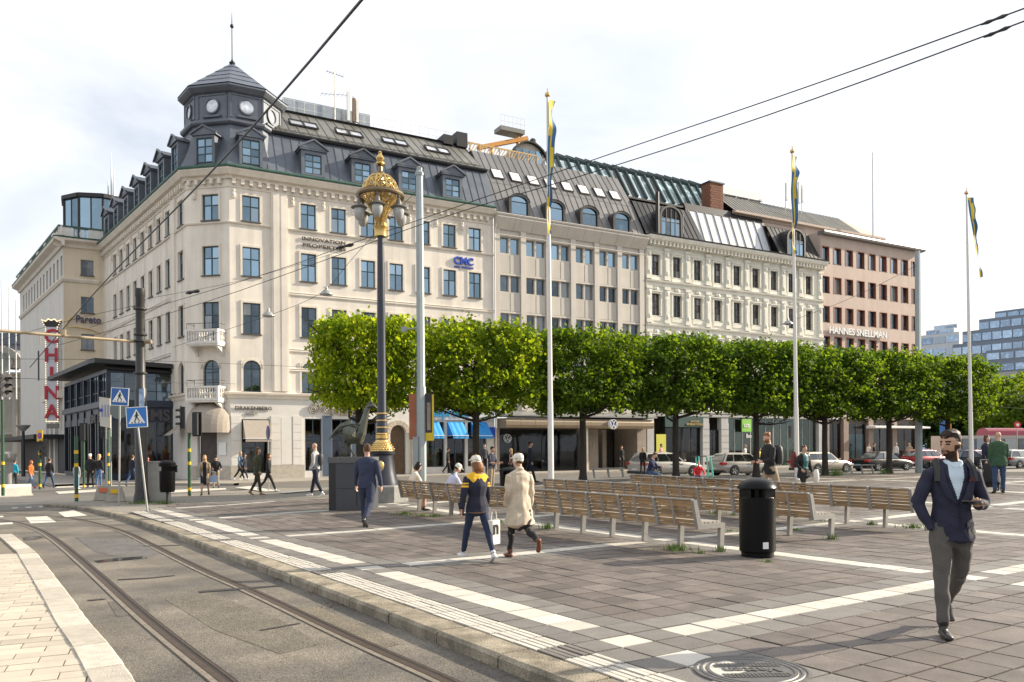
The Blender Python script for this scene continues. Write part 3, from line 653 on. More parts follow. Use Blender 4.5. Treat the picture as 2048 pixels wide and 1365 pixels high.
# balconies on the chamfer
for z in (8.42,4.98):
    t=MB(); t.box(.42,2.62,-.95,-.01,z-.16,z); t.box(.46,2.58,-.9,-.01,z-.26,z-.16); t.box(.42,2.62,-.95,-.80,z+.60,z+.72)
    for x in (.42,2.48): t.box(x,x+.14,-.95,-.80,z,z+.6); t.box(x,x+.14,-.8,-.01,z+.6,z+.72)
    for x in (.6,2.3): t.prism([(x,-.85,z-.26),(x,-.02,z-.26),(x,-.02,z-.85),(x,-.22,z-.6)],(.16,0,0))
    bal=CH.put('balcony',t,m_whiteb,b1)
    bp=MB().lathe([(.05,0),(.05,.06),(.035,.1),(.062,.22),(.05,.34),(.03,.42),(.05,.52),(.05,.6)],8).mesh('baluster',m_whiteb,40)
    for k in range(11): CH.put('baluster',bp,bal,.66+k*.172,-.875,z)
    for k in range(4):
        for x in (.49,2.55): CH.put('baluster',bp,bal,x,-.7+k*.19,z)
    t=MB(); 
    for x in (.5,1.0,2.04,2.54): t.tube((x,-.87,z+.72),(x,-.87,z+1.08),.012,n=6)
    t.tube((.5,-.87,z+1.08),(2.54,-.87,z+1.08),.018,n=6); t.tube((.5,-.87,z+1.08),(.5,-.05,z+1.08),.015,n=6); t.tube((2.54,-.87,z+1.08),(2.54,-.05,z+1.08),.015,n=6)
    CH.put('railing',t,m_iron2,bal)
# roof
rf=R1.put('roof',MB().box(3,18.1,4.7,12,24.9,25.12),m_iron2,b1)
slope_panels(R1,rf,2.3,18.25,.56,(-.35,19.24),(1.1,22.2),m_slate,'sheet_panel'); slope_panels(LF,rf,-1,LLEN-2.3,.56,(-.35,19.24),(1.1,22.2),m_slate,'sheet_panel')
slope_panels(R1,rf,2.2,18.0,.62,(.95,22.28),(4.6,25.15),m_zinc,'zinc_panel'); slope_panels(LF,rf,3,LLEN-3,.62,(.95,22.28),(4.6,25.15),m_zinc,'zinc_panel')
t=MB(); band(2.2,18.25,[(-1.1,22.08),(-.85,22.08),(-.8,22.2),(-.8,22.28),(-1.1,22.3)],t); band(2.5,18,[(-4.5,25.1),(-4.4,25.22),(-4.9,25.25)],t); R1.put('ridge_trim',t,m_iron2,rf)
t=MB(); t.prism([(18.25,-.3,19.2),(18.25,1.1,22.2),(18.25,4.6,25.15),(18.25,12,25.1),(18.25,12,19.2)],(-.12,0,0)); R1.put('gable',t,m_iron2,rf)
t=MB(); t.box(2,LLEN-4,4.6,9,24.9,25.14); LF.put('flat_roof',t,m_iron2,rf)
sg=MB()   # snow guard rails and hooks on the break
for k in range(27):
    x=2.7+k*.57; sg.bar((x,1.05,22.45),(x,1.35,22.75),.04,.04)
for dz in (.1,.2): sg.tube((2.5,1.2+dz,22.48+dz),(18,1.2+dz,22.48+dz),.018,n=5)
R1.put('snow_guard',sg,m_zinc,rf)
for i,s_ in enumerate((4.55,7.83,11.1,14.34)):
    dormer(R1,b1,s_,19.42,1.08,1.24,m_slate,m_green,g_up)
for i in range(6): dormer(LF,b1,LLEN-4.6-3.1*i,19.42,1.0,1.24,m_slate,m_green,g_up)
for s_ in (4.35,7.5,10.85,14.15):
    y0,z0=2.3,23.34; y1,z1=2.95,23.9
    m=MB()
    for x0,x1 in ((s_,s_+.9),(s_+.95,s_+1.85)):
        m.mi=0; 
        m.bar((x0,y0,z0+.12),(x0,y1,z1+.12),.07,.1); m.bar((x1,y0,z0+.12),(x1,y1,z1+.12),.07,.1); m.bar((x0,y0,z0+.12),(x1,y0,z0+.12),.07,.1); m.bar((x0,y1,z1+.12),(x1,y1,z1+.12),.07,.1)
    sk=R1.put('roof_window',m,m_iron2,b1)
    for x0 in (s_,s_+.95):
        q=MB().quad((x0+.03,y0,z0+.12),(x0+.87,y0,z0+.12),(x0+.87,y1,z1+.12),(x0+.03,y1,z1+.12)); R1.put('pane',q,g_sky,sk)
# roof railing and vents
t=MB()
for k in range(22):
    x=3+k*.72; t.tube((x,4.7,25.15),(x,4.7,26.1),.018,n=5)
for z in (25.6,26.1): t.tube((3,4.7,z),(18.1,4.7,z),.015,n=5)
R1.put('roof_railing',t,m_white,rf)
for x,w_ in ((16.2,.8),(17.3,.9)): t=MB(); t.box(x,x+w_,4.0,5.2,24.9,26.0 if x>17 else 25.6); R1.put('chimney',t,m_iron2,rf)
hv=MB(); hv.box(4.6,10.9,5.4,7.0,25.5,26.5); hv.box(3.2,4.3,5.3,6.5,25.2,26.0)
for x in (5.2,6.8,8.4): hv.lathe([(.4,0),(.42,.12),(.2,.14)],14,(x,6.2,26.5))
for x in (4.8,6.6,8.6,10.6): hv.box(x,x+.15,5.5,5.7,25.15,25.5)
for x in (5.6,7.2,8.8,10.1): hv.box(x,x+.03,5.38,5.4,25.5,26.5)
R1.put('ventilation_unit',hv,M('galvanised',(.34,.37,.39),.35,.6,var=.2,scale=2),None,label='long galvanised ventilation unit on the corner building roof behind the railing',cat='ventilation unit')
an=MB(); an.tube((8.2,5.2,25.2),(8.2,5.2,29.2),.035,n=6); an.tube((7.6,5.2,28.9),(8.9,5.2,28.75),.02,n=5)
for k in range(6): an.tube((7.65+k*.22,4.9,28.9-k*.02),(7.65+k*.22,5.5,28.9-k*.02),.01,n=4)
an.tube((7.2,5.2,27.2),(9.2,5.2,27.5),.015,n=5)
for k in range(7): an.tube((7.25+k*.3,4.85,27.2+k*.045),(7.25+k*.3,5.55,27.2+k*.045),.01,n=4)
R1.put('rooftop_antenna',an,m_zinc,None,label='thin rooftop television aerial mast above the ventilation unit',cat='antenna')
for i,(x,c,h,lb) in enumerate(((8.95,m_white,2.1,'white'),(9.35,M('rust_brown',(.2,.12,.07),.6),1.7,'rust brown'),(9.6,m_white,1.6,'low white'))):
    t=MB(); t.box(x-.1,x+.1,4.3,4.5,25.3,25.3+h); t.tube((x,4.55,25),(x,4.55,25.3+h+.25),.03,n=6); R1.put('mobile_antenna',t,c,None,label=lb+' mobile phone antenna panel at the edge of the corner building roof',cat='antenna')
# ---- corner tower
def ringpoly(pts,z): return [Vector((p.x,p.y,z)) for p in pts]
D=R1.w(2.35); A_=PLp+LD*2.35; dr_=lambda a: Vector((math.sin(rad(a)),math.cos(rad(a)),0)); E_=D+dr_(16)*2.6; F_=A_+dr_(6.3)*2.6; E2=E_+dr_(-29)*2.6; F2=F_+dr_(51.3)*2.6
hexp=[Vector((p.x,p.y,0)) for p in (A_,PLp,P0,D,E_,E2,F2,F_)]; cen=sum(hexp,Vector())/8; NH=8
def inset(d): 
    n=len(hexp); out=[]
    for i in range(n):
        a,b,c=hexp[i-1],hexp[i],hexp[(i+1)%n]; e1=(b-a).normalized(); e2=(c-b).normalized(); n1=Vector((-e1.y,e1.x,0)); n2=Vector((-e2.y,e2.x,0)); bis=(n1+n2).normalized(); out.append(b+bis*d/max(.4,bis.dot(n1)))
    return out
def rings(levels):
    m=MB(); n=NH
    for d,z in levels: m.v+=[tuple(Vector((p.x,p.y,z))-P0) for p in inset(d)]
    for k in range(len(levels)-1):
        for i in range(n): m.f.append((k*n+i,k*n+(i+1)%n,(k+1)*n+(i+1)%n,(k+1)*n+i)); m.m.append(0)
    m.f.append(tuple(range((len(levels)-1)*n,len(levels)*n))); m.m.append(0); return m
tw=mk('tower',rings([(-.35,19.2),(.2,20.6),(.52,22.0),(.36,22.05),(.28,22.15),(.28,22.3),(.48,22.36),(.58,22.45),(.58,24.0),(.40,24.08),(.27,24.2),(.16,24.32),(.16,24.42),(.28,24.46)]),m_slate,b1)
def towerwin(F,s_,w_=1.06):
    m=MB(); t=.16; z=19.42; h=1.5; y0=-.37
    m.box(s_-t,s_,y0,.7,z-.1,z+h); m.box(s_+w_,s_+w_+t,y0,.7,z-.1,z+h); m.box(s_-t,s_+w_+t,y0,.7,z+h,z+h+.16); m.box(s_-.3,s_+w_+.3,y0-.1,.6,z+h+.16,z+h+.24); c=s_+w_/2
    m.prism([(c-.85,y0-.1,z+h+.245),(c+.85,y0-.1,z+h+.245),(c,y0-.1,z+h+.68)],(0,.8,0)); m.bar((c-.9,y0-.14,z+h+.25),(c,y0-.14,z+h+.72),.1,.1); m.bar((c+.9,y0-.14,z+h+.25),(c,y0-.14,z+h+.72),.1,.1)
    d=F.put('dormer',m,m_slate,b1); wflat(F,d,s_,z,w_,h,'dorm',m_green,g_up,y0+.09)
for F,s_ in ((CH,.93),(R1,.72),(LF,LLEN-1.75)): towerwin(F,s_)
def roundwin(F,c_,y):
    z=23.25; m=MB()
    for k in range(24):
        a0,a1=2*math.pi*k/24,2*math.pi*(k+1)/24
        m.prism([(c_+.41*math.cos(a0),y-.1,z+.41*math.sin(a0)),(c_+.41*math.cos(a1),y-.1,z+.41*math.sin(a1)),(c_+.51*math.cos(a1),y-.1,z+.51*math.sin(a1)),(c_+.51*math.cos(a0),y-.1,z+.51*math.sin(a0))],(0,.099,0))
    m.box(c_-.62,c_+.62,y-.14,y-.001,z-.72,z-.6)
    for x in (-1.02,.92): m.box(c_+x,c_+x+.1,y-.05,y-.001,22.5,24.0)
    m.box(c_-1.0,c_+1.0,y-.05,y-.001,23.9,24.0)
    o=F.put('round_window',m,m_slate,b1); q=MB(); q.add([(c_+.42*math.cos(2*math.pi*k/24),y-.04,z+.42*math.sin(2*math.pi*k/24)) for k in range(24)],[tuple(range(24))]); F.put('pane',q,g_sky,o)
roundwin(CH,CHL/2,.58); roundwin(R1,1.2,.58); roundwin(LF,LLEN-1.2,.58)
TFx=Fac(D,16); roundwin(TFx,1.3,.58)
ap=cen-P0; ip=inset(.14); m=MB()
for i in range(NH):
    a=ip[i]-P0; b=ip[(i+1)%NH]-P0; a.z=b.z=24.45; top=Vector((ap.x,ap.y,27.05))
    rows_=5
    for k in range(rows_):
        t0,t1=k/rows_,(k+1)/rows_; l=.03
        p=[a.lerp(top,t0),b.lerp(top,t0),b.lerp(top,min(1,t1+.01)),a.lerp(top,min(1,t1+.01))]; 
        p[0].z+=l; p[1].z+=l; m.add(p,[(0,1,2,3)])
mk('tower_roof',m,M('tower_sheet',(.12,.14,.18),.38,.45,var=.2,scale=2),b1)
m=MB(); m.lathe([(.16,0),(.2,.1),(.1,.2),(.05,.3),(.035,.4),(.03,2.2),(.03,2.35),(.12,2.45),(.12,2.55),(.03,2.65),(.012,3.4)],10,(ap.x,ap.y,26.95)); mk('spire',m,m_iron2,b1,smooth=40)
# ---- shop fronts of the corner building
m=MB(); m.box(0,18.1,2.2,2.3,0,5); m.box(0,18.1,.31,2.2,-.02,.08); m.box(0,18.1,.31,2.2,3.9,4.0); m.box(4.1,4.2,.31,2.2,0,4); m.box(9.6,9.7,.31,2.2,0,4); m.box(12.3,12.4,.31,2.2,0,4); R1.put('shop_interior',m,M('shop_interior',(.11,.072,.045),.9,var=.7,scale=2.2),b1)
m=MB(); m.mi=0
for x0,x1,c in ((5.0,5.4,0),(6.5,6.85,1),(7.2,7.5,0),(8.6,9.0,2),(13.0,14.2,3),(16.2,17.4,4),(1.0,1.8,5)):
    m.mi=c; m.box(x0,x1,.7,1.0,.5,1.9)
    for k in range(4): m.box(x0-.1,x1+.1,1.2,1.5,.6+k*.7,.95+k*.7)
R1.put('shop_display',m,[M('display_ochre',(.3,.2,.05),.8,var=.4),M('display_purple',(.12,.06,.16),.8,var=.4),M('display_red',(.35,.05,.05),.8,var=.5),M('display_mixed',(.35,.22,.1),.8,var=.8,scale=9,c2=(.08,.2,.1)),M('display_pink',(.3,.07,.12),.8,var=.8,scale=9,c2=(.2,.25,.1)),M('display_cloth',(.3,.28,.24),.8,var=.4)],b1)
m_frame=M('navy_shop_frame',(.05,.075,.11),.4)
for a,b,z0,z1,st in ((4.55,5.66,.45,3.8,1),(6.3,7.62,.45,3.8,1),(8.05,9.35,.45,3.8,1),(.64,2.34,.35,3.72,1),(12.95,14.3,.55,3.7,1),(14.5,15.9,.1,3.7,1),(16.1,17.6,.55,3.7,1)):
    f=MB(); f.box(a,a+.07,.18,.28,z0,z1); f.box(b-.07,b,.18,.28,z0,z1); f.box(a+.07,b-.07,.18,.28,z1-.07,z1); f.box(a+.07,b-.07,.18,.28,z0,z0+.07); f.box(a+.07,b-.07,.2,.26,2.5,2.56); f.box((a+b)/2-.03,(a+b)/2+.03,.2,.26,z0+.07,z1-.07)
    o=R1.put('shop_window',f,m_frame,b1); q=MB().quad((a+.05,.23,z0),(b-.05,.23,z0),(b-.05,.23,z1),(a+.05,.23,z1)); R1.put('pane',q,g_shop,o)
m=MB(); 
for a,b in ((5.68,6.28),(7.64,8.03),(9.37,9.6)): m.box(a,b,-.04,-.001,.1,4.0)
R1.put('shop_pilaster',m,M('navy_pilaster',(.075,.105,.15),.4,var=.1),b1)
def arch_door(F,root,a,w,z0,z1,mat,dm):
    m=archfill(w,z1-z0,.3,mat); F.put('arch_surround',m,mat,root,a,0,z0)
    r=w/2; m=MB()
    for k in range(9):
        a0,a1=math.pi*k/9+.01,math.pi*(k+1)/9-.01; hz=z1-r
        p=[(a+r-q*math.cos(t),-.1,hz+q*math.sin(t)) for t,q in ((a0,r),(a1,r),(a1,r+.32),(a0,r+.32))]; m.prism(p,(0,.099,0))
    F.put('voussoirs',m,M('sand_stone',(.5,.43,.34),.8,var=.15,scale=5,streak=.2),root)
    m=MB(); m.box(a+.02,a+w-.02,.2,.28,z0,z1-.02)
    for x in (a+.12,a+w/2+.05): m.box(x,x+w/2-.2,.17,.2,z0+.3,z0+1.1); m.box(x,x+w/2-.2,.17,.2,z0+1.25,z0+2.1)
    F.put('door',m,dm,root)
arch_door(R1,b1,10.3,1.12,.1,3.45,m_shopst,M('dark_oak',(.10,.06,.03),.5,var=.3,scale=5))
m=MB()
for x in (9.72,11.75):
    m.box(x,x+.26,-.24,-.002,0,2.7); m.box(x-.06,x+.32,-.3,-.002,2.7,2.9); m.box(x-.04,x+.3,-.28,-.002,0,.35)
m.ell((9.86,-.2,3.3),(.16,.13,.3),10,8); m.ell((9.86,-.22,3.68),(.12,.12,.14),10,8); m.box(9.7,10.0,-.28,-.02,2.9,3.05)
R1.put('portal_column',m,MATS['sand_stone'],b1)
# awnings
def awning(F,s0,s1,z0,out,drop,mat,lab,m2=None,striped=False):
    m=MB(); n=6 if striped else 1
    for i in range(n):
        m.mi=i%2 if striped else 0; a=s0+(s1-s0)*i/n; b=s0+(s1-s0)*(i+1)/n
        m.quad((a,-.03,z0),(a,-out,z0-drop),(b,-out,z0-drop),(b,-.03,z0)); m.quad((a,-out,z0-drop),(a,-out,z0-drop-.2),(b,-out,z0-drop-.2),(b,-out,z0-drop))
    m.mi=0; m.add([(s0,-.03,z0),(s0,-.03,z0-drop),(s0,-out,z0-drop)],[(0,1,2)]); m.add([(s1,-.03,z0),(s1,-.03,z0-drop),(s1,-out,z0-drop)],[(0,2,1)])
    aw=F.put('awning',m,[mat,m2 or mat],None,label=lab,cat='awning')
    f=MB(); f.tube((s0,-.02,z0-drop),(s0,-out,z0-drop),.02,n=6); f.tube((s1,-.02,z0-drop),(s1,-out,z0-drop),.02,n=6); f.tube((s0,-out,z0-drop),(s1,-out,z0-drop),.025,n=6)
    obj('awning_frame',f.mesh('awning_frame',m_white),aw)
m_taupe=M('taupe_canvas',(.33,.285,.24),.85,var=.08,scale=4); m_bluec=M('blue_canvas',(.015,.22,.56),.7,var=.08,scale=4); m_bluec2=M('blue_canvas_pale',(.06,.36,.70),.7)
awning(R1,.72,2.26,3.66,.85,1.15,m_taupe,'taupe canvas awning let down over the jewellery shop window')
awning(R1,12.8,13.85,3.72,1.0,1.0,m_bluec,'bright blue shop awning behind the grey mast',m_bluec2,True)
awning(R1,14.5,15.7,3.72,1.0,1.0,m_bluec,'middle bright blue awning over the kiosk door',m_bluec2,True)
awning(R1,16.35,17.6,3.72,1.0,1.0,m_bluec,'bright blue awning behind the second tree trunk')
m=MB(); K=8
for i in range(12):
    for k in range(K):
        def pt(i,k):
            u=math.pi*i/12; v=math.pi/2*k/K; return (1.45-1.42*math.cos(u),-.02-1.15*math.sin(u)*math.cos(v),3.1+1.62*math.sin(v)*(.15+.85*math.sin(u)**.7)+.03*(i%2))
        m.quad(pt(i,k),pt(i+1,k),pt(i+1,k+1),pt(i,k+1))
    def p0(i): u=math.pi*i/12; return (1.45-1.42*math.cos(u),-.02-1.15*math.sin(u),3.1+.03*(i%2))
    a,b=p0(i),p0(i+1); m.quad((a[0],a[1],2.88),(b[0],b[1],2.88),b,a)
CH.put('dome_awning',m,m_taupe,None,smooth=50,label='ribbed taupe dome awning over the corner shop entrance',cat='awning')
m=MB(); m.quad((-.2,-.03,3.5),(-.2,-1.0,2.75),(-1.6,-1.0,2.75),(-1.6,-.03,3.5)); LF.put('awning',m,m_taupe,None,LLEN-.1,0,0,label='small taupe awning beside the dome awning on the side street',cat='awning')
m=MB(); m.box(.7,1.9,.2,.28,.1,3.3); dr=CH.put('door',m,M('shop_door_dark',(.05,.035,.03),.4,var=.5,scale=3),b1)
m=MB(); m.box(.5,1.0,-.08,-.062,1.5,2.3) ; CH.put('notice_board',m,m_white,None,1.6,label='white notice board beside the corner shop door',cat='notice board')
m_ltr=M('dark_letters',(.05,.045,.04),.5); m_bl=M('blue_letters',(.012,.06,.42),.4)
sign(R1,'shop_sign','DRAKENBERG','dark capital letters DRAKENBERG above the jewellery shop window',.30,470,543,819.5,m_ltr,.04,.004)
m=textmesh('sjölin',.36,.02,m_ltr,'LEFT',-.006); m.transform(Matrix.Shear('XZ',4,(.5,0))); R1.put('shop_script',m,None,.85,-.04,3.97,label='thin handwritten script under the DRAKENBERG lettering',cat='sign')
sign(R1,'wall_sign','INNOVATION','dark letters INNOVATION on the cream facade',.29,604,690,480,m_ltr,.05,.004); sign(R1,'wall_sign','PROPERTIES','dark letters PROPERTIES on the cream facade below the first line',.29,605,691,493,m_ltr,.05,.004)
sign(R1,'wall_sign','CMC','blue letters CMC high on the cream facade',.72,907,946,527.5,m_bl,.12,.02); sign(R1,'wall_sign','cmc markets','small blue letters cmc markets under the larger blue letters',.25,908,946,535,m_bl,.06,.004)
sign(R1,'shop_sign','NESSIM','raised grey brown letters NESSIM behind the first tree crown',.55,662,735,829.5,M('taupe_letters',(.21,.18,.15),.5),.12,.03)
m=MB()
for c_,dr_ in ((5.08,1),(6.0,-1)):
    pts=[]
    for k in range(40): a=k*.42*dr_+(0 if dr_>0 else math.pi); r=.34-.0078*k; pts.append((c_+r*math.cos(a),-.09,4.42+r*math.sin(a)))
    m.path(pts,.035,6)
m.path([(5.38,-.09,4.2),(5.45,-.09,4.62),(5.63,-.09,4.2),(5.7,-.09,4.62)],.04,6)
R1.put('shop_emblem',m,MATS['taupe_letters'],None,label='double spiral emblem in taupe relief beside the raised shop lettering',cat='sign')
m=MB(); m.box(12.6,18.1,-.14,-.02,3.85,4.9); R1.put('shop_fascia',m,M('white_fascia',(.55,.57,.58),.5,var=.05),None,label='white kiosk fascia above the three blue awnings',cat='sign')
R1.put('kiosk_letters',textmesh('espresso',.85,.06,M('cyan_letters',(.02,.25,.5),.4),'LEFT',.02),None,13.3,-.18,4.08,label='cyan lettering on the white kiosk fascia',cat='sign')
m=MB(); m.box(17.75,18.2,-.2,-.16,2.65,3.35); m.lathe([(.0001,0),(.12,0),(.12,.02),(.0001,.02)],12,(0,0,0)); R1.put('post_sign',m,m_bl,None,label='small blue square wall sign beside the third blue awning',cat='sign')
m=MB(); m.box(12.3,12.9,-.6,-.5,3.3,5.0); 
# ---------------------------------------------------------------- concrete office building
m_conc=M('grey_beige_concrete',(.53,.49,.43),.8,var=.06,scale=1.5,bump=.2,bscale=50,streak=.12,rnd=.05)
m_conc2=M('concrete_pier',(.57,.525,.465),.8,var=.06,scale=1.5,streak=.12)
m_alu=M('grey_alu_frame',(.26,.26,.25),.4,.4)
b2=thing('office_building','grey beige panelled office building with four arched dormers in a zinc roof','building',R1.w(18.3))
bays=[18.78+2.19*i for i in range(6)]; c2=[(a+dx,.74) for a in bays for dx in (0,.90)]
r2=[(16.05,17.2,'one',g_up),(13.25,14.42,'one',g_mid),(10.5,11.66,'one',g_mid),(7.7,8.9,'one',g_mid)]
facade(R1,b2,18.3,32.05,4.6,17.75,c2,r2,m_conc,m_alu,None,.25)
pn=MB().box(0,.80,-.05,-.001,0,1.35).mesh('spandrel_panel',m_conc)
for a in bays:
    for z in (14.6,11.85,9.05,6.2):
        R1.put('spandrel_panel',pn,b2,a-.02,0,z); R1.put('spandrel_panel',pn,b2,a+.85,0,z)
t=MB()
for i in range(7):
    x=18.78-.50+2.19*i if i else 18.32; t.box(x,x+(.44 if i else .4),-.16,-.001,4.6,17.72)
for z in (17.25,14.44,11.68,8.92): 
    for a in bays: t.box(a-.05,a+1.69,-.08,-.001,z,z+.14)
R1.put('pier',t,m_conc2,b2)
t=MB(); 
for i in range(9):
    x0=18.3+13.75*i/9; band(x0+.01,x0+13.75/9-.01,[(0,17.72),(.12,17.74),(.62,18.5),(.62,18.62),(0,18.66)],t)
R1.put('cornice',t,m_conc2,b2)
t=MB(); band(18.3,32.05,[(0,18.66),(.66,18.64),(.7,18.75),(.5,18.84),(0,18.86)],t); t.tube((18.5,-.3,17.3),(31.9,-.3,17.3),.035,n=6); R1.put('gutter',t,m_conc2,b2)
rf2=R1.put('roof',MB().box(18.3,32.05,3.6,12,24.3,24.6),m_zinc,b2)
m_zinc2=M('grey_zinc',(.19,.185,.18),.45,.4,var=.14,scale=1.2,rnd=.12,bump=.1,bscale=8)
slope_panels(R1,rf2,18.3,32.05,.58,(-.1,18.86),(1.45,21.6),m_zinc2,'zinc_panel'); slope_panels(R1,rf2,18.3,32.05,.58,(1.45,21.62),(3.6,24.6),m_zinc2,'zinc_panel')
t=MB(); t.prism([(18.3,-.1,18.8),(18.3,1.45,21.6),(18.3,3.6,24.6),(18.3,12,24.6),(18.3,12,18.8)],(.1,0,0)); t.prism([(31.95,-.1,18.8),(31.95,1.45,21.6),(31.95,3.6,24.6),(31.95,12,24.6),(31.95,12,18.8)],(.1,0,0)); R1.put('gable',t,m_zinc2,rf2)
for s_ in (19.67,22.78,25.9,29.0): dormer(R1,b2,s_,18.95,1.38,1.02,M('dark_zinc',(.06,.058,.058),.4,.45,var=.2,scale=1.2,rnd=.15),m_iron2,g_up,arch=True,y0=-.22,back=1.4,t=.2)
for i in range(8):
    s_=19.25+1.56*i; y0,z0,y1,z1=1.72,22.05,2.3,22.86
    f=MB(); f.bar((s_,y0,z0+.06),(s_,y1,z1+.06),.07,.1); f.bar((s_+.9,y0,z0+.06),(s_+.9,y1,z1+.06),.07,.1); f.bar((s_,y0,z0+.06),(s_+.9,y0,z0+.06),.07,.1); f.bar((s_,y1,z1+.06),(s_+.9,y1,z1+.06),.07,.1)
    o=R1.put('roof_window',f,m_iron2,b2); R1.put('pane',MB().quad((s_,y0-.03,z0+.08),(s_+.9,y0-.03,z0+.08),(s_+.9,y1-.03,z1+.08),(s_,y1-.03,z1+.08)),M('white_blind',(.72,.70,.66),.3,var=.04),o)
m_bronze=M('bronze_fascia',(.30,.235,.165),.4,.45,var=.12,scale=1.2)
t=MB()
for i in range(11):
    x0=18.45+13.3*i/11; band(x0+.008,x0+13.3/11-.008,[(.0,3.3),(1.3,3.3),(1.42,3.5),(1.42,3.75),(1.3,3.98),(0,4.0)],t)
R1.put('canopy',t,m_bronze,b2); t=MB(); band(18.3,32.0,[(0,4.1),(1.5,4.12),(1.5,4.22),(0,4.6)],t); R1.put('canopy_edge',t,m_alu,b2)
m_tst=M('travertine',(.27,.225,.18),.6,var=.2,scale=3)
pieces(R1,b2,'shop_pier',m_tst,[(18.3,18.6,-.1,.4,0,3.3),(31.1,32.0,-.1,3,0,4.5),(26.9,28.0,.9,1.5,0,3.3),(28.9,29.3,1.6,2.2,0,3.3)])
t=MB(); t.lathe([(.5,0),(.5,3.3)],20,(26.3,.6,0)); R1.put('steel_column',t,M('brushed_steel',(.5,.46,.4),.3,.8,var=.1,aniso=(1,1,.2)),b2,smooth=40)
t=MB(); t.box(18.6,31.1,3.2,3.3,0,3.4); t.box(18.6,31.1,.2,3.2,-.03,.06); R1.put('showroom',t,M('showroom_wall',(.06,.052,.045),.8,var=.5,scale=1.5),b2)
f=MB()
for x in (18.62,22.4,25.6): f.box(x,x+.06,.28,.36,.06,3.3)
f.box(18.6,25.66,.28,.36,.06,.12); f.box(18.6,25.66,.29,.35,3.18,3.3)
o=R1.put('shop_window',f,m_iron2,b2)
for a,b in ((18.68,22.4),(22.46,25.6)): R1.put('pane',MB().quad((a,.32,.1),(b,.32,.1),(b,.32,3.2),(a,.32,3.2)),g_shop,o)
R1.put('pane',MB().quad((22.6,.6,.05),(25.6,2.8,.05),(25.6,2.8,3.3),(22.6,.6,3.3)),g_mid,o)
def roundlogo(name,F,s,y,z,r,ring,face,ltr,lab):
    m=MB(); K=28
    m.mi=1; m.add([(s+r*.98*math.cos(2*math.pi*k/K),y,z+r*.98*math.sin(2*math.pi*k/K)) for k in range(K)],[tuple(range(K))[::-1]]) if face else None
    m.mi=0
    for rr in ((r*.88,r),):
        for k in range(K):
            a0,a1=2*math.pi*k/K,2*math.pi*(k+1)/K; m.prism([(s+q*math.cos(a),y-.05,z+q*math.sin(a)) for q,a in ((rr[0],a0),(rr[0],a1),(rr[1],a1),(rr[1],a0))],(0,.1,0))
    m.mi=2; w_=r*.15
    def st(p,q): m.bar((s+p[0]*r,y-.03,z+p[1]*r),(s+q[0]*r,y-.03,z+q[1]*r),w_,.05,up=(0,1,0))
    st((-.38,.78),(0,.12)); st((.38,.78),(0,.12)); st((-.78,.38),(-.36,-.72)); st((-.36,-.72),(0,.0)); st((0,.0),(.36,-.72)); st((.36,-.72),(.78,.38))
    if name=='round_sign':
        m.mi=0; m.lathe([(r,0),(r,.22)],K,(0,0,0)); n0=len(m.v)-2*K; m.xf(Matrix.Translation((s,y+.24,z))@Matrix.Rotation(rad(90),4,'X'),n0)
    return F.put(name,m,[ring,face or ring,ltr],None,label=lab,cat='sign')
m_wl=M('pale_letters',(.55,.58,.6),.4); m_dbl=M('deep_blue_enamel',(.02,.04,.22),.35)
a,z=R1.sz(1018,877); roundlogo('window_emblem',R1,a,.25,z,.32,m_wl,None,m_wl,'pale round V over W emblem on the showroom glass')
a,z=R1.sz(1227,849,-1.7); roundlogo('round_sign',R1,a,-1.7,z,.37,m_white,m_dbl,m_white,'round blue and white V over W sign hung on the bronze canopy')
R1.put('house_number',textmesh('13',.6,.03,M('steel_number',(.35,.28,.22),.4,.5),'LEFT',.01),None,27.1,.88,1.9,label='metal house number 13 on the showroom pier',cat='number')
# ---------------------------------------------------------------- ornate white building
m_orn=M('offwhite_render',(.70,.68,.59),.8,var=.07,scale=1.4,bump=.2,streak=.12); m_orn2=M('offwhite_ornament',(.73,.705,.62),.8,var=.09,scale=3,streak=.14)
m_brw=M('brown_window_paint',(.055,.04,.032),.5); g_old=glassM('old_glass',(.02,.018,.016),.06,wav=.6)
b3=thing('ornate_building','ornate off white building with moulded pilasters and a large sloping studio skylight','building',R1.w(32.15))
c3=[(32.69+2.24*i,.93) for i in range(9)]; r3=[(15.83,17.54,'cross3',g_old),(12.56,14.36,'cross3',g_old),(9.0,10.9,'cross3',g_old),(5.8,7.7,'cross3',g_old)]
facade(R1,b3,32.1,52.9,4.6,18.4,c3,r3,m_orn,m_brw,m_orn2,.28)
t=MB(); band(32.1,52.95,[(0,18.2),(.12,18.22),(.2,18.4),(.62,18.62),(.7,18.8),(.72,18.92),(0,19.0)],t)
for z in (15.3,11.75,8.2,4.7): band(32.1,52.9,[(0,z-.35),(.07,z-.35),(.07,z-.1),(.22,z),(.25,z+.12),(0,z+.18)],t)
R1.put('cornice',t,m_orn2,b3)
t=MB()
for i in range(52): x=32.25+.4*i; t.box(x,x+.17,-.5,-.1,18.24,18.56)
R1.put('brackets',t,m_orn2,b3,kind='stuff')
pil=MB()
for z0,z1 in ((15.5,18.1),(11.95,14.92),(8.4,11.4),(4.9,7.85)):
    pil.box(0,.5,-.12,-.001,z0,z1); pil.box(-.06,.56,-.18,-.001,z1-.22,z1); pil.box(-.06,.56,-.18,-.001,z0,z0+.3); pil.box(.1,.4,-.16,-.12,z0+.4,z1-.9); pil.ell((.25,-.14,z1-.5),(.17,.1,.22),8,6); pil.ell((.25,-.15,z0+.55),(.13,.08,.2),8,6)
pme=pil.mesh('pilaster',m_orn2)
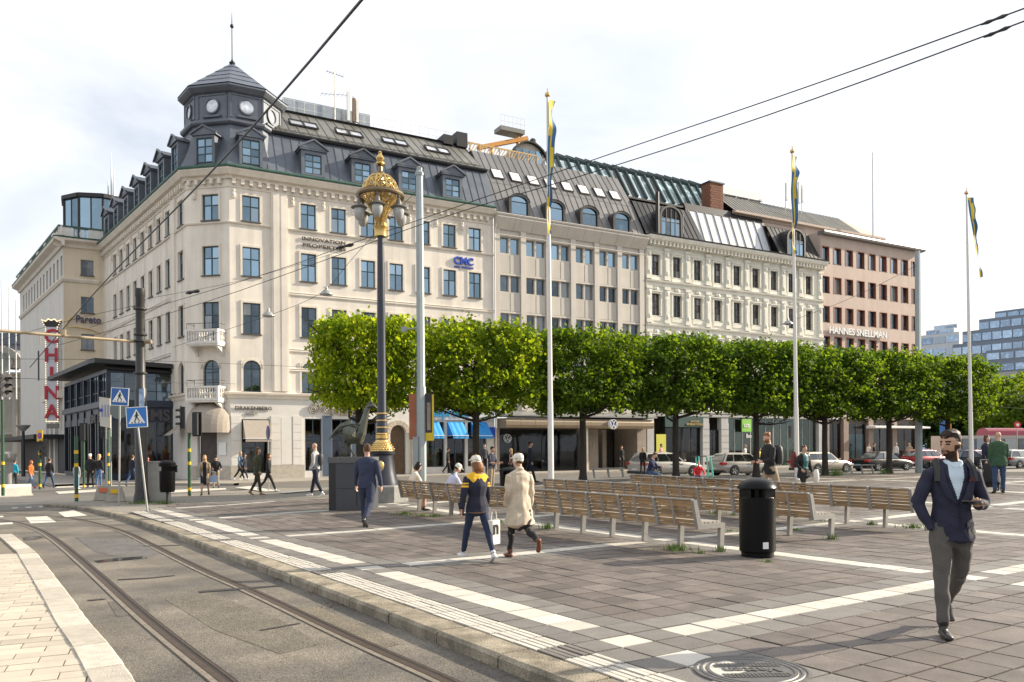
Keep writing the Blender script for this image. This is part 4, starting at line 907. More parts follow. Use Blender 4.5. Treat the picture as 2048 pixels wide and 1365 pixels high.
for i in range(10): R1.put('pilaster',pme,b3,(32.17 if i==0 else 32.69+2.24*i-.90 if i<9 else 52.3),0,0)
sm_=MB()
for z0,z1 in ((15.83,17.54),(12.56,14.36),(9.0,10.9)):
    surround(sm_,0,.93,z0,z1,.14,.08); sm_.box(-.2,1.13,-.14,-.001,z1+.14,z1+.22); sm_.box(-.1,1.03,-.07,-.001,z0-.42,z0-.12)
for z1 in (14.36,10.9): sm_.ell((.465,-.08,z1+.36),(.3,.09,.16),10,6); sm_.ell((.465,-.12,z1+.4),(.1,.08,.12),8,6)
sme=sm_.mesh('window_surround',m_orn2)
for a,w_ in c3: R1.put('window_surround',sme,b3,a)
rf3=R1.put('roof',MB().box(32.1,52.9,2.2,9,22.6,22.75),m_iron2,b3)
m_dkz=M('dark_zinc',(.10,.098,.095),.4,.45,var=.2,scale=1.2,rnd=.15)
slope_panels(R1,rf3,32.1,38.3,.52,(-.2,19.0),(1.7,22.2),m_dkz,'zinc_panel'); slope_panels(R1,rf3,47.3,52.9,.52,(-.2,19.0),(1.5,22.0),m_dkz,'zinc_panel'); slope_panels(R1,rf3,32.1,37.9,.52,(1.7,22.2),(3.4,22.9),m_zinc,'zinc_panel'); slope_panels(R1,rf3,47.3,52.9,.52,(1.5,22.0),(3.2,22.7),m_zinc,'zinc_panel')
t=MB(); t.box(37.9,47.6,.9,1.2,18.95,19.55); t.prism([(38.2,2.0,22.4),(38.2,2.3,23.1),(38.2,5,23.2),(38.2,5,22.4)],(9.3,0,0)); t.bar((38.2,1.0,19.5),(38.2,2.1,22.5),.2,.2); t.bar((47.4,1.0,19.5),(47.4,2.1,22.5),.2,.2); band(32.1,52.95,[(.0,18.98),(.75,18.93),(.78,19.03),(0,19.1)],t); R1.put('roof_edge',t,m_iron2,rf3)
sk=R1.put('studio_skylight',MB().box(38.3,47.3,.95,1.05,19.45,19.6),m_zinc,b3)
g_stu=M('frosted_glass',(.60,.62,.66),.25,var=.05,scale=1,spec=.6)
for i in range(9):
    x=38.4+i*.985; R1.put('pane',MB().quad((x+.04,1.0,19.58),(x+.945,1.0,19.58),(x+.945,2.05,22.42),(x+.04,2.05,22.42)),g_stu,sk)
fb=MB()
for i in range(10): x=38.4+i*.985; fb.bar((x,.97,19.58),(x,2.02,22.42),.08,.1)
R1.put('glazing_bars',fb,m_zinc,sk)
for s_ in (33.75,48.4):
    m=MB(); w_=2.0; y0=-.12; z=19.15; h=1.55
    K=10; o_=[(s_+1-1.2*math.cos(math.pi*k/K),z+h+.05+.95*math.sin(math.pi*k/K)) for k in range(K+1)]; i_=[(s_+1-1.0*math.cos(math.pi*k/K),z+h+.05+.8*math.sin(math.pi*k/K)) for k in range(K+1)]
    for k in range(K):
        m.prism([(o_[k][0],y0,o_[k][1]),(o_[k+1][0],y0,o_[k+1][1]),(i_[k+1][0],y0,i_[k+1][1]),(i_[k][0],y0,i_[k][1])],(0,.15,0)); m.quad((o_[k][0],y0,o_[k][1]),(o_[k+1][0],y0,o_[k+1][1]),(o_[k+1][0],2.6,o_[k+1][1]),(o_[k][0],2.6,o_[k][1]))
    m.add([(x,y0+.1,zz) for x,zz in i_],[tuple(range(K,-1,-1))]); m.box(s_-.2,s_,y0,2,z-.3,z+h+.05); m.box(s_+w_,s_+w_+.2,y0,2,z-.3,z+h+.05)
    for k in range(1,4): m.box(s_+k*.5-.04,s_+k*.5+.04,y0+.03,y0+.1,z+h,z+h+.7)
    d=R1.put('dormer',m,m_black,b3); wflat(R1,d,s_,z,w_,h,'four',m_black,g_up,y0+.1)
for q in (((33.3,-.1,19),(33.3,-.1,22.6),.16),((36.3,.3,19.6),(36.3,.3,21.3),.07)): R1.put('flue_pipe',MB().tube(*q,n=10),m_iron2,b3)
# shops under it
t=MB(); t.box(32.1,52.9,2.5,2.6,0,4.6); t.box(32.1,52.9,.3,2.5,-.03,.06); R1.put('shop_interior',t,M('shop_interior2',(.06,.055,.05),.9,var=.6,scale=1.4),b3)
t=MB()
for a,b in ((32.1,32.8),(38.0,38.7),(40.1,40.9),(52.2,52.9)): t.box(a,b,-.1,.4,0,4.6)
for k in range(7):
    for a,b in ((37.98,38.72),(40.08,40.92)): t.box(a,b,-.13,-.1,.05+k*.55,.55+k*.55)
t.box(32.1,52.9,-.16,-.005,4.4,4.6); R1.put('shop_pier',t,M('grey_shop_stone',(.40,.395,.385),.75,var=.1,scale=2),b3)
for k,(a,b,zt,st) in enumerate(((34.2,36.0,3.5,2),(36.05,37.95,3.5,2),(38.75,40.05,3.3,2),(41.0,43.8,4.4,3),(43.8,46.6,4.4,3),(46.6,49.4,4.4,3),(49.4,52.2,4.4,3))):
    f=MB(); f.box(a,a+.07,.2,.3,.1,zt); f.box(b-.07,b,.2,.3,.1,zt); f.box(a+.07,b-.07,.2,.3,.1,.4 if k<3 else .15); f.box(a+.07,b-.07,.2,.3,zt-.08,zt)
    for i in range(1,st): x=a+(b-a)*i/st; f.box(x-.03,x+.03,.22,.28,.1,zt)
    o=R1.put('shop_window',f,m_iron2 if k<3 else m_alu,b3); R1.put('pane',MB().quad((a+.05,.25,.1),(b-.05,.25,.1),(b-.05,.25,zt),(a+.05,.25,zt)),g_shop if k<3 else glassM('green_shop_glass',refl=.08,trans=.6,wav=.1,rc=(.5,.62,.58)) if 'green_shop_glass' not in MATS else MATS['green_shop_glass'],o)
t=MB(); mts=[M('fitout_red',(.22,.04,.05),.8,var=.5),M('fitout_ochre',(.32,.22,.09),.8,var=.4),M('fitout_pale',(.38,.37,.34),.8,var=.4),M('fitout_green',(.08,.28,.16),.8,var=.4)]
r9=random.Random(4)
for k in range(34):
    x=34.3+k*.52; t.mi=r9.randrange(4) if x>41 else r9.randrange(3); h_=r9.uniform(.5,2.2); zz=r9.choice((.1,.1,1.4)); t.box(x,x+r9.uniform(.2,.45),1.0,1.4,zz,zz+h_*.7)
R1.put('shop_fitout',t,mts,b3,kind='stuff')
m_dgr=M('dark_green_fascia',(.012,.05,.045),.5); m_lgr=M('lime_paint',(.22,.50,.06),.5); m_gold=M('gilt',(.62,.43,.16),.3,.85,var=.15,scale=8)
t=MB(); t.box(33.9,38.0,-.18,-.002,3.5,4.38); R1.put('shop_fascia',t,m_dgr,None,label='dark green shop fascia behind the fourth tree trunk',cat='sign')
sign(R1,'shop_letters','INTERNATIONALE','gold lettering INTERNATIONALE on the dark green fascia',.26,1370,1404,851,M('gold_letters',(.4,.3,.12),.5),.03,.006,y=-.21); sign(R1,'shop_letters','BRASSERIE','small gold lettering on the upper line of the dark green fascia',.2,1378,1395,845,MATS['gold_letters'],.03,.004,y=-.21)
t=MB(); t.box(33.0,34.0,-.14,-.11,.6,2.9); R1.put('poster_board',t,M('yellow_poster',(.52,.50,.06),.6,var=.06),None,label='tall yellow poster board on the wall by the green fascia',cat='poster')
t=MB(); t.box(42.4,43.5,-.22,-.1,3.15,4.25); R1.put('bank_sign',t,m_lgr,None,label='square lime green sign on the glass shop front',cat='sign'); R1.put('bank_letters',textmesh('LCB',.38,.03,m_white,'CENTER',.015),None,42.95,-.24,3.55,label='white letters on the square lime green sign',cat='sign')
t=MB(); pz=[(41.0,.3),(42.9,3.2),(44.9,1.4),(46.6,3.6),(48.6,1.5),(50.0,3.3),(51.9,1.6),(51.2,.9)]
for (a,b),(c,d) in zip(pz,pz[1:]): t.bar((a,.34,b),(c,.34,d),.05,.03,up=(0,1,0))
R1.put('neon_zigzag',t,m_lgr,None,label='lime green zigzag strips behind the glass shop front',cat='decoration')
sign(R1,'shop_letters','Bon','pale letters on the glass shop front beside the fifth tree trunk',.5,1496,1506,876,m_white,.02,.01,y=.2)
# ---------------------------------------------------------------- pink stone office
m_pink=M('pink_stone',(.51,.405,.34),.8,var=.07,scale=1.3,bump=.2,streak=.12); m_red=M('red_brown_frame',(.24,.085,.045),.5)
b4=thing('pink_office_building','pink stone office building with rows of red brown framed windows','building',R1.w(52.95))
c4=[(52.85+1.665*i,1.08) for i in range(9)]; r4=[(19.03,20.6,'one',g_up),(16.25,17.82,'one',g_mid),(13.5,15.03,'one',g_mid),(10.7,12.2,'one',g_mid),(7.9,9.4,'one',g_mid)]
facade(R1,b4,52.9,67.5,4.5,21.6,c4,r4,m_pink,m_red,m_pink,.3)
t=MB()
for a,w_ in c4:
    for r in r4: 
        t.box(a,a+.07,-.03,.26,r[0],r[1]); t.box(a+w_-.07,a+w_,-.03,.26,r[0],r[1]); t.box(a+.07,a+w_-.07,-.03,.26,r[1]-.07,r[1]); 
R1.put('window_reveal',t,m_red,b4,kind='stuff')
t=MB(); band(52.7,67.7,[(-.3,21.55),(.45,21.6),(.5,21.78),(.45,21.95),(-.3,21.95)],t); t.box(52.9,67.5,.3,10,21.5,21.7); R1.put('roof_edge',t,m_zinc2,b4)
t=MB(); t.box(52.72,52.88,0,10,18.5,21.9); t.box(67.4,67.5,.05,10,0,21.9); R1.put('side_wall',t,m_pink,b4)
rf4=R1.put('roof',MB().box(43.9,62,5.0,12,23.2,25.3),m_zinc2,b4)
slope_panels(R1,rf4,43.9,61.4,.5,(2.0,23.15),(4.9,25.5),m_zinc,'zinc_panel')
t=MB(); t.add([(61.4,4.9,25.5),(64.5,2.0,23.2),(64.5,8,23.2),(61.4,8,25.5),(61.4,2.0,23.15)],[(0,4,1),(0,1,2,3)]); band(43.8,64.6,[(-2.2,22.9),(-1.8,22.95),(-1.8,23.15),(-2.2,23.2)],t); t.box(44,64.5,2.2,9,21.8,22.95); R1.put('attic',t,m_pink,b4)
sign(R1,'wall_sign','HANNES SNELLMAN','white capital letters HANNES SNELLMAN on the pink stone facade',.9,1655,1769,667,m_white,.12,.02,y=-.2)
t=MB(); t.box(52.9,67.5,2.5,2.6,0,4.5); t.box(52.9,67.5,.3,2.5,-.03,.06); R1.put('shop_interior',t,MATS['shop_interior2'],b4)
pieces(R1,b4,'shop_pier',M('brown_stone',(.23,.165,.13),.6,var=.15,scale=2),[(a,a+.7,-.12,.4,0,4.5) for a in (52.9,55.6,59.2,62.8,66.8)]); t=MB(); band(59,67.5,[(0,3.55),(1.0,3.6),(1.0,3.75),(0,3.85)],t); R1.put('canopy',t,m_white,b4)
for a,b in ((53.6,55.6),(56.3,59.2),(59.9,62.8),(63.5,66.8)):
    f=MB(); f.box(a,b,.2,.3,.1,.6); f.box(a,b,.2,.3,4.0,4.4); f.box((a+b)/2-.04,(a+b)/2+.04,.2,.3,.6,4.0); o=R1.put('shop_window',f,m_brw,b4); R1.put('pane',MB().quad((a,.25,.6),(b,.25,.6),(b,.25,4.0),(a,.25,4.0)),g_shop,o)
t=MB(); t.box(56.4,59.1,.4,.43,.7,3.0); R1.put('window_poster',t,M('seascape_print',(.10,.26,.33),.6,var=.6,scale=.8,c2=(.3,.36,.25)),None,label='large blue seascape poster in the brown stone shop window',cat='poster')
# ---------------------------------------------------------------- things on the roofs
m_brick=M('red_brick',(.20,.085,.05),.85,var=.35,scale=6,bump=.4)
ch=R1.put('brick_chimney',MB().box(41.5,43.1,2.6,3.7,22.5,25.5),m_brick,None,label='square red brick chimney between the glass roof and the white plant box',cat='chimney')
bme=[]
t=MB()
for r in range(12):
    for i in range(6): x=41.52+.233*i+(.116 if r%2 else 0); t.box(x,x+.215,2.575,2.6,22.9+r*.22,23.09+r*.22)
    for i in range(4): y=2.62+.23*i; t.box(41.475,41.5,y,y+.21,22.9+r*.22,23.09+r*.22)
obj('brick_courses',t.mesh('brick_courses',m_brick),ch,kind='stuff'); obj('chimney_cap',MB().box(41.4,43.2,2.5,3.8,25.5,25.62).mesh('chimney_cap',m_iron2),ch)
t=MB(); t.box(45.4,50.6,5.0,7,25.75,26.45); 
for x in (45.6,47.2,48.8,50.4): t.box(x-.08,x+.08,5.1,5.3,25.3,25.75)
R1.put('plant_box',t,m_white,None,label='long white plant box on legs above the seamed roof',cat='roof unit')
gb=thing('glass_roof_building','building with a steep glass roof and dark green ribs behind the white building','building',R1.w(27,5))
t=MB(); t.box(27,46,5.2,14,0,23.9); R1.put('wall',t,m_zinc2,gb)
m_rib=M('dark_green_rib',(.018,.035,.035),.4,.2)
g_tq=glassM('pale_glass',(.42,.52,.51),.40,rc=(.9,1.,.98))
for i in range(18):
    x=27+i*1.04; R1.put('pane',MB().quad((x,5.2,23.9),(x+1.04,5.2,23.9),(x+1.04,6.9,26.6),(x,6.9,26.6)),g_tq,gb); R1.put('pane',MB().quad((x,6.9,26.6),(x+1.04,6.9,26.6),(x+1.04,10.2,28.3),(x,10.2,28.3)),g_tq,gb)
t=MB()
for i in range(19): x=27+i*1.04; t.bar((x,5.1,23.9),(x,6.85,26.65),.14,.42); t.bar((x,6.85,26.65),(x,10.2,28.4),.14,.42)
R1.put('roof_ribs',t,m_rib,gb)
t=MB(); t.box(45.8,46,5.2,10.2,23,24); t.prism([(46,5.2,23.9),(46,6.9,26.6),(46,10.2,28.3),(46,10.2,23.9)],(.1,0,0)); R1.put('gable',t,m_slate,gb)
m_tim=M('new_timber',(.52,.36,.17),.8,var=.2,scale=4)
t=MB(); a0,z0_=R1.sz(923,279,4.2); a1,z1_=R1.sz(1078,304,4.2)
for k in range(9):
    x=a0+(a1-a0)*k/8; t.box(x-.04,x+.04,4.46,4.54,24.6,z0_)
for z in (z0_,z0_-.95): t.box(a0,a1,4.47,4.53,z-.06,z+.06)
for k in range(26): x=a0+(a1-a0)*k/26; t.bar((x,4.5,z0_-.9),(x+.5,4.5,z0_-.05),.07,.03,up=(0,1,0))
R1.put('timber_railing',t,m_tim,None,label='pale timber site railing with slanted battens along the office roof',cat='railing')
pent=thing('roof_pavilion','small rooftop pavilion with a curved roof and glazed front behind the timber railing','roof pavilion',R1.w(22,6))
a0,_=R1.sz(1024,300,6.5); a1,_=R1.sz(1090,300,6.5); t=MB(); K=10; zt=R1.sz(1055,287,6.5)[1]
pr=[(a0,6.5,24)]+[(a0+(a1-a0)*k/K,6.5,zt-1.0+1.0*math.sin(math.pi*k/K)**.7) for k in range(K+1)]+[(a1,6.5,24)]
t.prism(pr,(0,4,0)); R1.put('shell',t,M('pale_render',(.45,.41,.35),.8),pent)
for k in range(4):
    x=a0+.3+(a1-a0-.6)*k/4; R1.put('pane',MB().quad((x+.05,6.44,24.4),(x+(a1-a0-.6)/4-.05,6.44,24.4),(x+(a1-a0-.6)/4-.05,6.44,zt-.55),(x+.05,6.44,zt-.55)),g_up,pent)
t=MB(); 
for k in range(K): p,q=pr[k+1],pr[k+2]; t.bar((p[0],6.4,p[2]+.06),(q[0],6.4,q[2]+.06),.5,.12,up=(0,0,1))
t.ell(((a0+a1)/2+.6,6.8,zt+.25),(.35,.3,.4),10,8); R1.put('roof_rim',t,m_iron2,pent)
t=MB(); a0,z0_=R1.sz(962,283,7.5); a1,z1_=R1.sz(1048,268,7.5)
t.mi=0; t.bar((a0-.3,7.5,z0_-.6),(a1+.3,7.5,z1_-.35),.4,.32); t.tube((a0+1,7.5,24.4),(a0+1,7.5,z0_-.3),.15,n=6); t.tube((a1-.6,7.5,24.4),(a1-.6,7.5,z1_-.4),.15,n=6); t.mi=1; t.box(a0+1.6,a1-.2,7.0,8.2,z1_-.25,z1_+.1); t.mi=2
for k in range(7): x=a0+1.6+(a1-a0-1.8)*k/6; t.tube((x,7.0,z1_+.05),(x,7.0,z1_+1.0),.02,n=5)
for dz in (.5,1.0): t.tube((a0+1.6,7.0,z1_+dz),(a1-.2,7.0,z1_+dz),.02,n=5)
R1.put('lift_platform',t,[M('orange_paint',(.55,.24,.03),.5),m_zinc,m_white],None,label='orange work platform with thin railings above the office roof',cat='work platform')
for i,(px_,py0,py1) in enumerate(((1573,367,407),(1590,377,412),(1598,365,413),(1605,372,411))):
    t=MB(); s_,zt=R1.sz(px_,py0,4.); zb=R1.sz(px_,py1,4.)[1]; t.box(s_-.12,s_+.12,3.9,4.1,zb+.3,zt); t.tube((s_,4.15,23.5),(s_,4.15,zt+.1),.04,n=6); R1.put('mobile_antenna',t,m_wl,None,label=('leftmost pale antenna panel on the long seamed roof behind the middle flagpole','lower pale antenna panel just right of the middle flagpole','tallest pale antenna panel of the cluster on the long seamed roof','rightmost pale antenna panel of the cluster on the long seamed roof')[i],cat='antenna')
t=MB(); s_,zt=R1.sz(1745,306,1.); t.lathe([(.07,0),(.05,zt-21.9),(.02,zt-21.85)],8,(s_,1.0,21.9)); R1.put('roof_flagpole',t,m_wl,None,label='bare thin flagpole standing on the roof edge of the pink building',cat='flagpole')
# ---------------------------------------------------------------- side street: plain block with vertical sign
m_b0=M('yellow_render',(.66,.56,.42),.85,var=.05,scale=1,bump=.2,streak=.12); m_b0s=M('white_render',(.62,.59,.54),.85,var=.05,scale=1,streak=.12)
b0=thing('theatre_block','cream block on the side street with roof balustrade and tall side wall','building',B0P)
facade(B0,b0,-2.94,0,0,19.2,[(-1.68,.95)],[(16.5,17.8,'two',g_old),(13.38,14.72,'two',g_mid),(10.3,11.62,'two',g_old)],m_b0,m_greyw,m_sill,.15)
facade(B0S,b0,0,S0L,0,19.2,[(S0L-1.2-1.75*i,.8) for i in range(13)],[(16.4,18.1,'two',g_mid)],m_b0s,m_greyw,None,.2)
cop=[(0,18.7),(.15,18.7),(.25,18.95),(.7,19.15),(.75,19.32),(0,19.35)]
for F,s0,s1 in ((B0,-2.94-.7,.3),(B0S,0,S0L+.7)):
    t=MB(); band(s0,s1,cop,t); band(s0+.6,s1-.6,[(0,15.85),(.1,15.85),(.22,16.05),(.22,16.15),(0,16.2)],t); F.put('cornice',t,m_trim,b0)
    t=MB(); band(s0,s1,[(0,19.35),(.72,19.34),(.78,19.45),(0,19.5)],t); band(s0+.4,s1-.3,[(.1,20.25),(.4,20.25),(.42,20.4),(.1,20.4)],t); F.put('copper_flashing',t,m_copper,b0)
    t=MB(); n=int((s1-s0)/.34)
    for k in range(n):
        x=s0+.6+k*.34; 
        if F is B0 and not (-2.2<x<-.8): continue
        t.lathe([(.06,0),(.04,.1),(.08,.3),(.04,.55),(.06,.75)],6,(x,-.25,19.5))
    for x in ([s0+.9,-.55] if F is B0 else [s0+2+k*4 for k in range(6)]): t.box(x-.55,x+.55,-.38,-.12,19.5,20.25)
    F.put('balustrade',t,m_whiteb,b0,kind='stuff')
t=MB(); t.box(.1,S0L,.2,12,19.0,19.3); B0S.put('roof',t,m_zinc2,b0)
t=MB(); t.box(S0L-6.3,S0L-5.3,-.0,-.0+.001,0,0.01); 
for k,(s_,w_,z0_,z1_) in enumerate(((S0L-3.6,.5,9.4,11.6),(S0L-13,.7,8.6,11.4),(S0L-9,.4,6.8,7.7))):
    m=MB(); m.box(s_,s_+w_,-.03,-.005,z0_,z1_); B0S.put('slit_window',m,m_dark,b0)
for k in range(3): m=MB(); m.box(S0L-8+2.2*k,S0L-7.2+2.2*k,-.25,-.002,0,6.3); B0S.put('pilaster',m,m_b0s,b0)
m=MB(); m.box(S0L-9,S0L-.5,-.4,-.002,6.3,6.9); B0S.put('moulding',m,m_trim,b0)
m=MB(); m.box(0,S0L,-2.2,-.005,2.9,3.25); m.box(0,S0L,-.02,-.006,0,2.9); B0S.put('street_canopy',m,m_iron2,b0)
sign(B0,'wall_sign','Pareto','navy lettering Pareto on the cream side street wall',.85,152,202,645,M('navy_letters',(.04,.035,.11),.4),.1,.012,y=-.15)
m=MB(); m.path([(-2.75,-.2,12.0),(-2.7,-.2,12.5),(-2.4,-.2,12.9),(-2.0,-.2,13.0)],[.03,.06,.07,.02],8); m.path([(-2.7,-.2,12.05),(-2.2,-.2,12.15),(-1.0,-.2,12.0),(-.2,-.2,11.65)],[.02,.05,.05,.02],8); B0.put('sign_swoosh',m,MATS['gilt'],None,label='curved golden swoosh under the lettering Pareto',cat='sign')
# vertical lettered sign
SP=AT(106,860,66.5); CS=Fac((SP.x,SP.y),61+22); cs=thing('vertical_sign','tall vertical theatre sign with red letters CHINA and bulb edging','sign',(SP.x,SP.y,0),CS.phi)
ztop=AT(106,655,66.5).z; zbot=AT(106,843,66.5).z
obj('sign_box',MB().box(-.43,.43,-.15,.25,zbot,ztop).mesh('sign_box',M('pale_sign_face',(.50,.50,.54),.5)),cs)
h=(ztop-zbot)/5
for i,c_ in enumerate('CHINA'):
    me=textmesh(c_,h*1.03,.12,M('sign_red',(.42,.015,.03),.45),'CENTER',.03); obj('letter',me,cs,(0,-.2,ztop-h*(i+1)+.26))
bl=MB()
for k in range(46):
    z=zbot+(ztop-zbot)*k/45
    for x in (-.46,.46): bl.ell((x,-.17,z),.05,6,4)
for k in range(8): bl.ell((-.42+k*.12,-.17,zbot-.03),.05,6,4)
crown=[(-.5,ztop),(.5,ztop),(.75,ztop+.58),(.45,ztop+.46),(.25,ztop+.66),(0,ztop+.55),(-.25,ztop+.66),(-.45,ztop+.46),(-.75,ztop+.58)]
for (x,z),(x2,z2) in zip(crown[1:],crown[2:]+crown[:1]):
    for q in (0,.33,.66): bl.ell((x+(x2-x)*q,-.17,z+(z2-z)*q),.05,6,4)
obj('light_bulbs',bl.mesh('light_bulbs',M('warm_bulb',(1.,.8,.5),.4,emit=.6)),cs,kind='stuff'); obj('crown_board',MB().prism([(x,-.12,z) for x,z in crown],(0,.2,0)).mesh('crown_board',m_iron2),cs); obj('bracket',MB().box(-.45,.45,-.1,.1,zbot-.6,zbot-.2).mesh('bracket',m_zinc),cs)
# glass rooftop room and needles
GC=AT(205,465,76); gr=thing('glass_roof_room','many sided glass rooftop room with black frames above the balustrade','roof room',(GC.x,GC.y,19.3),rad(10))
N8=10; rr=3.3; zt=AT(180,392,73).z-19.3
for k in range(N8):
    a0,a1=2*math.pi*k/N8,2*math.pi*(k+1)/N8; p=Vector((rr*math.cos(a0),rr*math.sin(a0),0)); q=Vector((rr*math.cos(a1),rr*math.sin(a1),0)); up=Vector((0,0,zt))
    for j in range(2):
        u,v=p.lerp(q,j/2+.02),p.lerp(q,j/2+.48); obj('pane',MB().quad(u,v,v+up,u+up).mesh('pane',g_up),gr)
t=MB()
for k in range(N8):
    a0=2*math.pi*k/N8; a1=2*math.pi*(k+1)/N8; P=lambda a,z,f=1.:(rr*f*math.cos(a),rr*f*math.sin(a),z)
    t.bar(P(a0,0),P(a0,zt),.22,.16); m_=(Vector(P(a0,0))+Vector(P(a1,0)))/2; t.bar(m_,m_+Vector((0,0,zt)),.1,.1); t.bar(P(a0,zt,1.03),P(a1,zt,1.03),.3,.35); t.bar(P(a0,0),P(a1,0),.2,.3)
t.lathe([(rr*1.02,0),(rr*.9,.25),(.01,.35)],N8,(0,0,zt)); obj('frame',t.mesh('frame',m_iron2),gr)
for i,(px_,py) in enumerate(((217,350),(223.5,298),(229,333))):
    b=AT(px_,462,74); tz=AT(px_,py,74).z; t=MB(); t.lathe([(.14,0),(.14,2.8),(.10,3.4),(.015,tz-b.z)],8); mk('needle_spire',t,m_wl,None,(b.x,b.y,b.z-.3),smooth=40,label=('shortest white needle spire in front of the glass roof room','tallest white needle spire in front of the glass roof room','middle height white needle spire nearest the corner building dormers')[i],cat='spire')
# ---------------------------------------------------------------- dark pavilion shop in the notch
PSx=Vector((-22.11,52.128,0)); PV=Fac(PSx,61); pvc=PV.w(-3.75); DPT=14.; PVS=Fac(Vector((pvc.x,pvc.y,0))+LD*DPT,141.3)
m_navy=M('navy_steel',(.014,.022,.042),.35,.2,var=.15); pv=thing('pavilion_shop','dark navy steel and glass corner pavilion with overhanging black roof','building',pvc)
def pvface(F,s0,s1,n):
    t=MB(); 
    for z0_,z1_ in ((0,.35),(3.65,4.1),(4.55,5.05),(6.75,7.0)): t.box(s0,s1,-.05,.12,z0_,z1_)
    for k in range(n+1): x=s0+(s1-s0)*k/n; t.box(x-.09,x+.09,-.09,.15,.35,6.75)
    t.box(s0-.15,s1+.15,-.22,-.05,4.62,4.98); F.put('steel_frame',t,m_navy,pv)
    for k in range(n):
        x0=s0+(s1-s0)*k/n+.09; x1=s0+(s1-s0)*(k+1)/n-.09
        for z0_,z1_,gm_ in ((.35,3.65,g_shop),(5.05,6.75,g_mid)):
            xm=(x0+x1)/2; 
            for u,v in ((x0,xm-.03),(xm+.03,x1)): F.put('pane',MB().quad((u,.04,z0_),(v,.04,z0_),(v,.04,z1_),(u,.04,z1_)),gm_,pv)
        t=MB(); xm=(x0+x1)/2; t.box(xm-.03,xm+.03,.0,.08,.35,3.65); t.box(xm-.03,xm+.03,.0,.08,5.05,6.75); t.box(x0,x1,-.0,.1,4.1,4.55); t.box(x0,x1,0.01,.07,5.6,5.65); F.put('mullion',t,m_navy,pv)
pvface(PV,-3.75,0,2); pvface(PVS,0,DPT,6)
t=MB(); t.prism([tuple(p) for p in (PV.w(-4.5,-1.0,7.25),PV.w(-.05,-.8,7.1),PV.w(-.05,9,7.3),PVS.w(0,9,7.3),PVS.w(-.8,-1.1,7.25),PVS.w(DPT-.2,-1.05,7.25))],(0,0,.28)); t.xf(Matrix.Translation(-WMAT[pv.name].translation)); mk('roof',t,m_iron2,pv)
t=MB(); t.tube((-3.9,-.25,7.05),(.2,-.25,6.9),.14,n=8); PV.put('gutter',t,m_iron2,pv)
t=MB(); t.box(-3.6,0,2.4,2.5,0,7); t.box(-3.6,0,.2,2.4,0,.06); PV.put('interior',t,MATS['shop_interior'],pv); t=MB(); t.box(0,DPT,2.6,2.7,0,7); PVS.put('interior',t,MATS['shop_interior'],pv)
t=MB()
for i,x in enumerate((-3.2,-2.5,-1.5,-.6)): t.mi=i%3; t.box(x,x+.35,.6,.9,.4,1.9); t.ell((x+.17,.75,2.05),(.12,.12,.16),8,6)
PV.put('display',t,[M('display_brown',(.18,.06,.03),.8),M('display_grey',(.3,.29,.27),.8),M('display_rust',(.3,.08,.03),.8)],pv)
m_navl=M('dark_relief_letters',(.05,.042,.045),.5)
me=textmesh('SIMS',.98,.1,m_navl,'LEFT',.035); PV.put('fascia_letters',me,None,-2.05,-.12,4.02-.25+.0,label='dark raised letters SIMS on the navy pavilion fascia',cat='sign')
for x in (9.3,11.6): PVS.put('fascia_letters',textmesh('ESIMS',.75,.08,m_navl,'LEFT',.03),None,x,-.1,3.7,label='dark raised letters on the pavilion side nearer the '+('theatre sign' if x<10 else 'zebra crossing signs'),cat='sign')
# ---------------------------------------------------------------- old theatre at the far left
TH=Fac(AT(-40,900,92),78); th=thing('old_theatre','pale old theatre with columns, curved gable, round window and slate roof','building',TH.w(0))
m_th=M('theatre_stone',(.37,.345,.30),.8,var=.1,scale=1.5,streak=.15); SW=(AT(62,900,92)-AT(-40,900,92)).length
zz_=lambda py:AT(20,py,92).z
TH.put('wall',wallmb(-14,SW,0,zz_(748),[],.2),m_th,th)
t=MB()
for z in (zz_(748),zz_(775),zz_(870)): band(-14,SW+.3,[(0,z-.5),(.2,z-.45),(.3,z-.2),(.65,z),(.65,z+.2),(0,z+.25)],t)
TH.put('cornice',t,m_th,th)
cme=MB().lathe([(.62,0),(.62,.3),(.48,.5),(.44,zz_(778)-1.2),(.6,zz_(778)-.7),(.66,zz_(778)-.4)],16).mesh('column',m_th,40)
for px_ in (40,53): s_,_=TH.sz(px_,850); TH.put('column',cme,th,s_,-.9,0)
s_,_=TH.sz(3,725); zc=zz_(735); r=(AT(40,700,92)-AT(3,700,92)).length; t=MB(); K=14
pts=[(s_-r*math.cos(math.pi*k/K),-.3,zc+r*1.0*math.sin(math.pi*k/K)) for k in range(K+1)]; t.prism(pts,(0,.6,0))
for k in range(K): t.bar(Vector(pts[k])+Vector((0,-.1,0)),Vector(pts[k+1])+Vector((0,-.1,0)),.7,.5,up=(0,1,0))
TH.put('gable',t,m_th,th)
t=MB(); 
for k in range(K): 
    a,b=pts[k],pts[k+1]; t.quad((a[0],-.2,a[2]+.1),(b[0],-.2,b[2]+.1),(b[0]+(2.5),4,b[2]+.1),(a[0]+2.5,4,a[2]+.1))
TH.put('barrel_roof',t,m_zinc2,th)
t=MB(); zc2=zz_(722); K=20
for k in range(K):
    a0,a1=2*math.pi*k/K,2*math.pi*(k+1)/K; t.prism([(s_+q*math.cos(a),-.42,zc2+q*math.sin(a)) for q,a in ((1.05,a0),(1.05,a1),(1.35,a1),(1.35,a0))],(0,.1,0))
o=TH.put('round_window',t,m_th,th); TH.put('pane',MB().add([(s_+1.06*math.cos(2*math.pi*k/K),-.36,zc2+1.06*math.sin(2*math.pi*k/K)) for k in range(K)],[tuple(range(K))]),M('clock_glass',(.22,.25,.2),.4,var=.3),o)
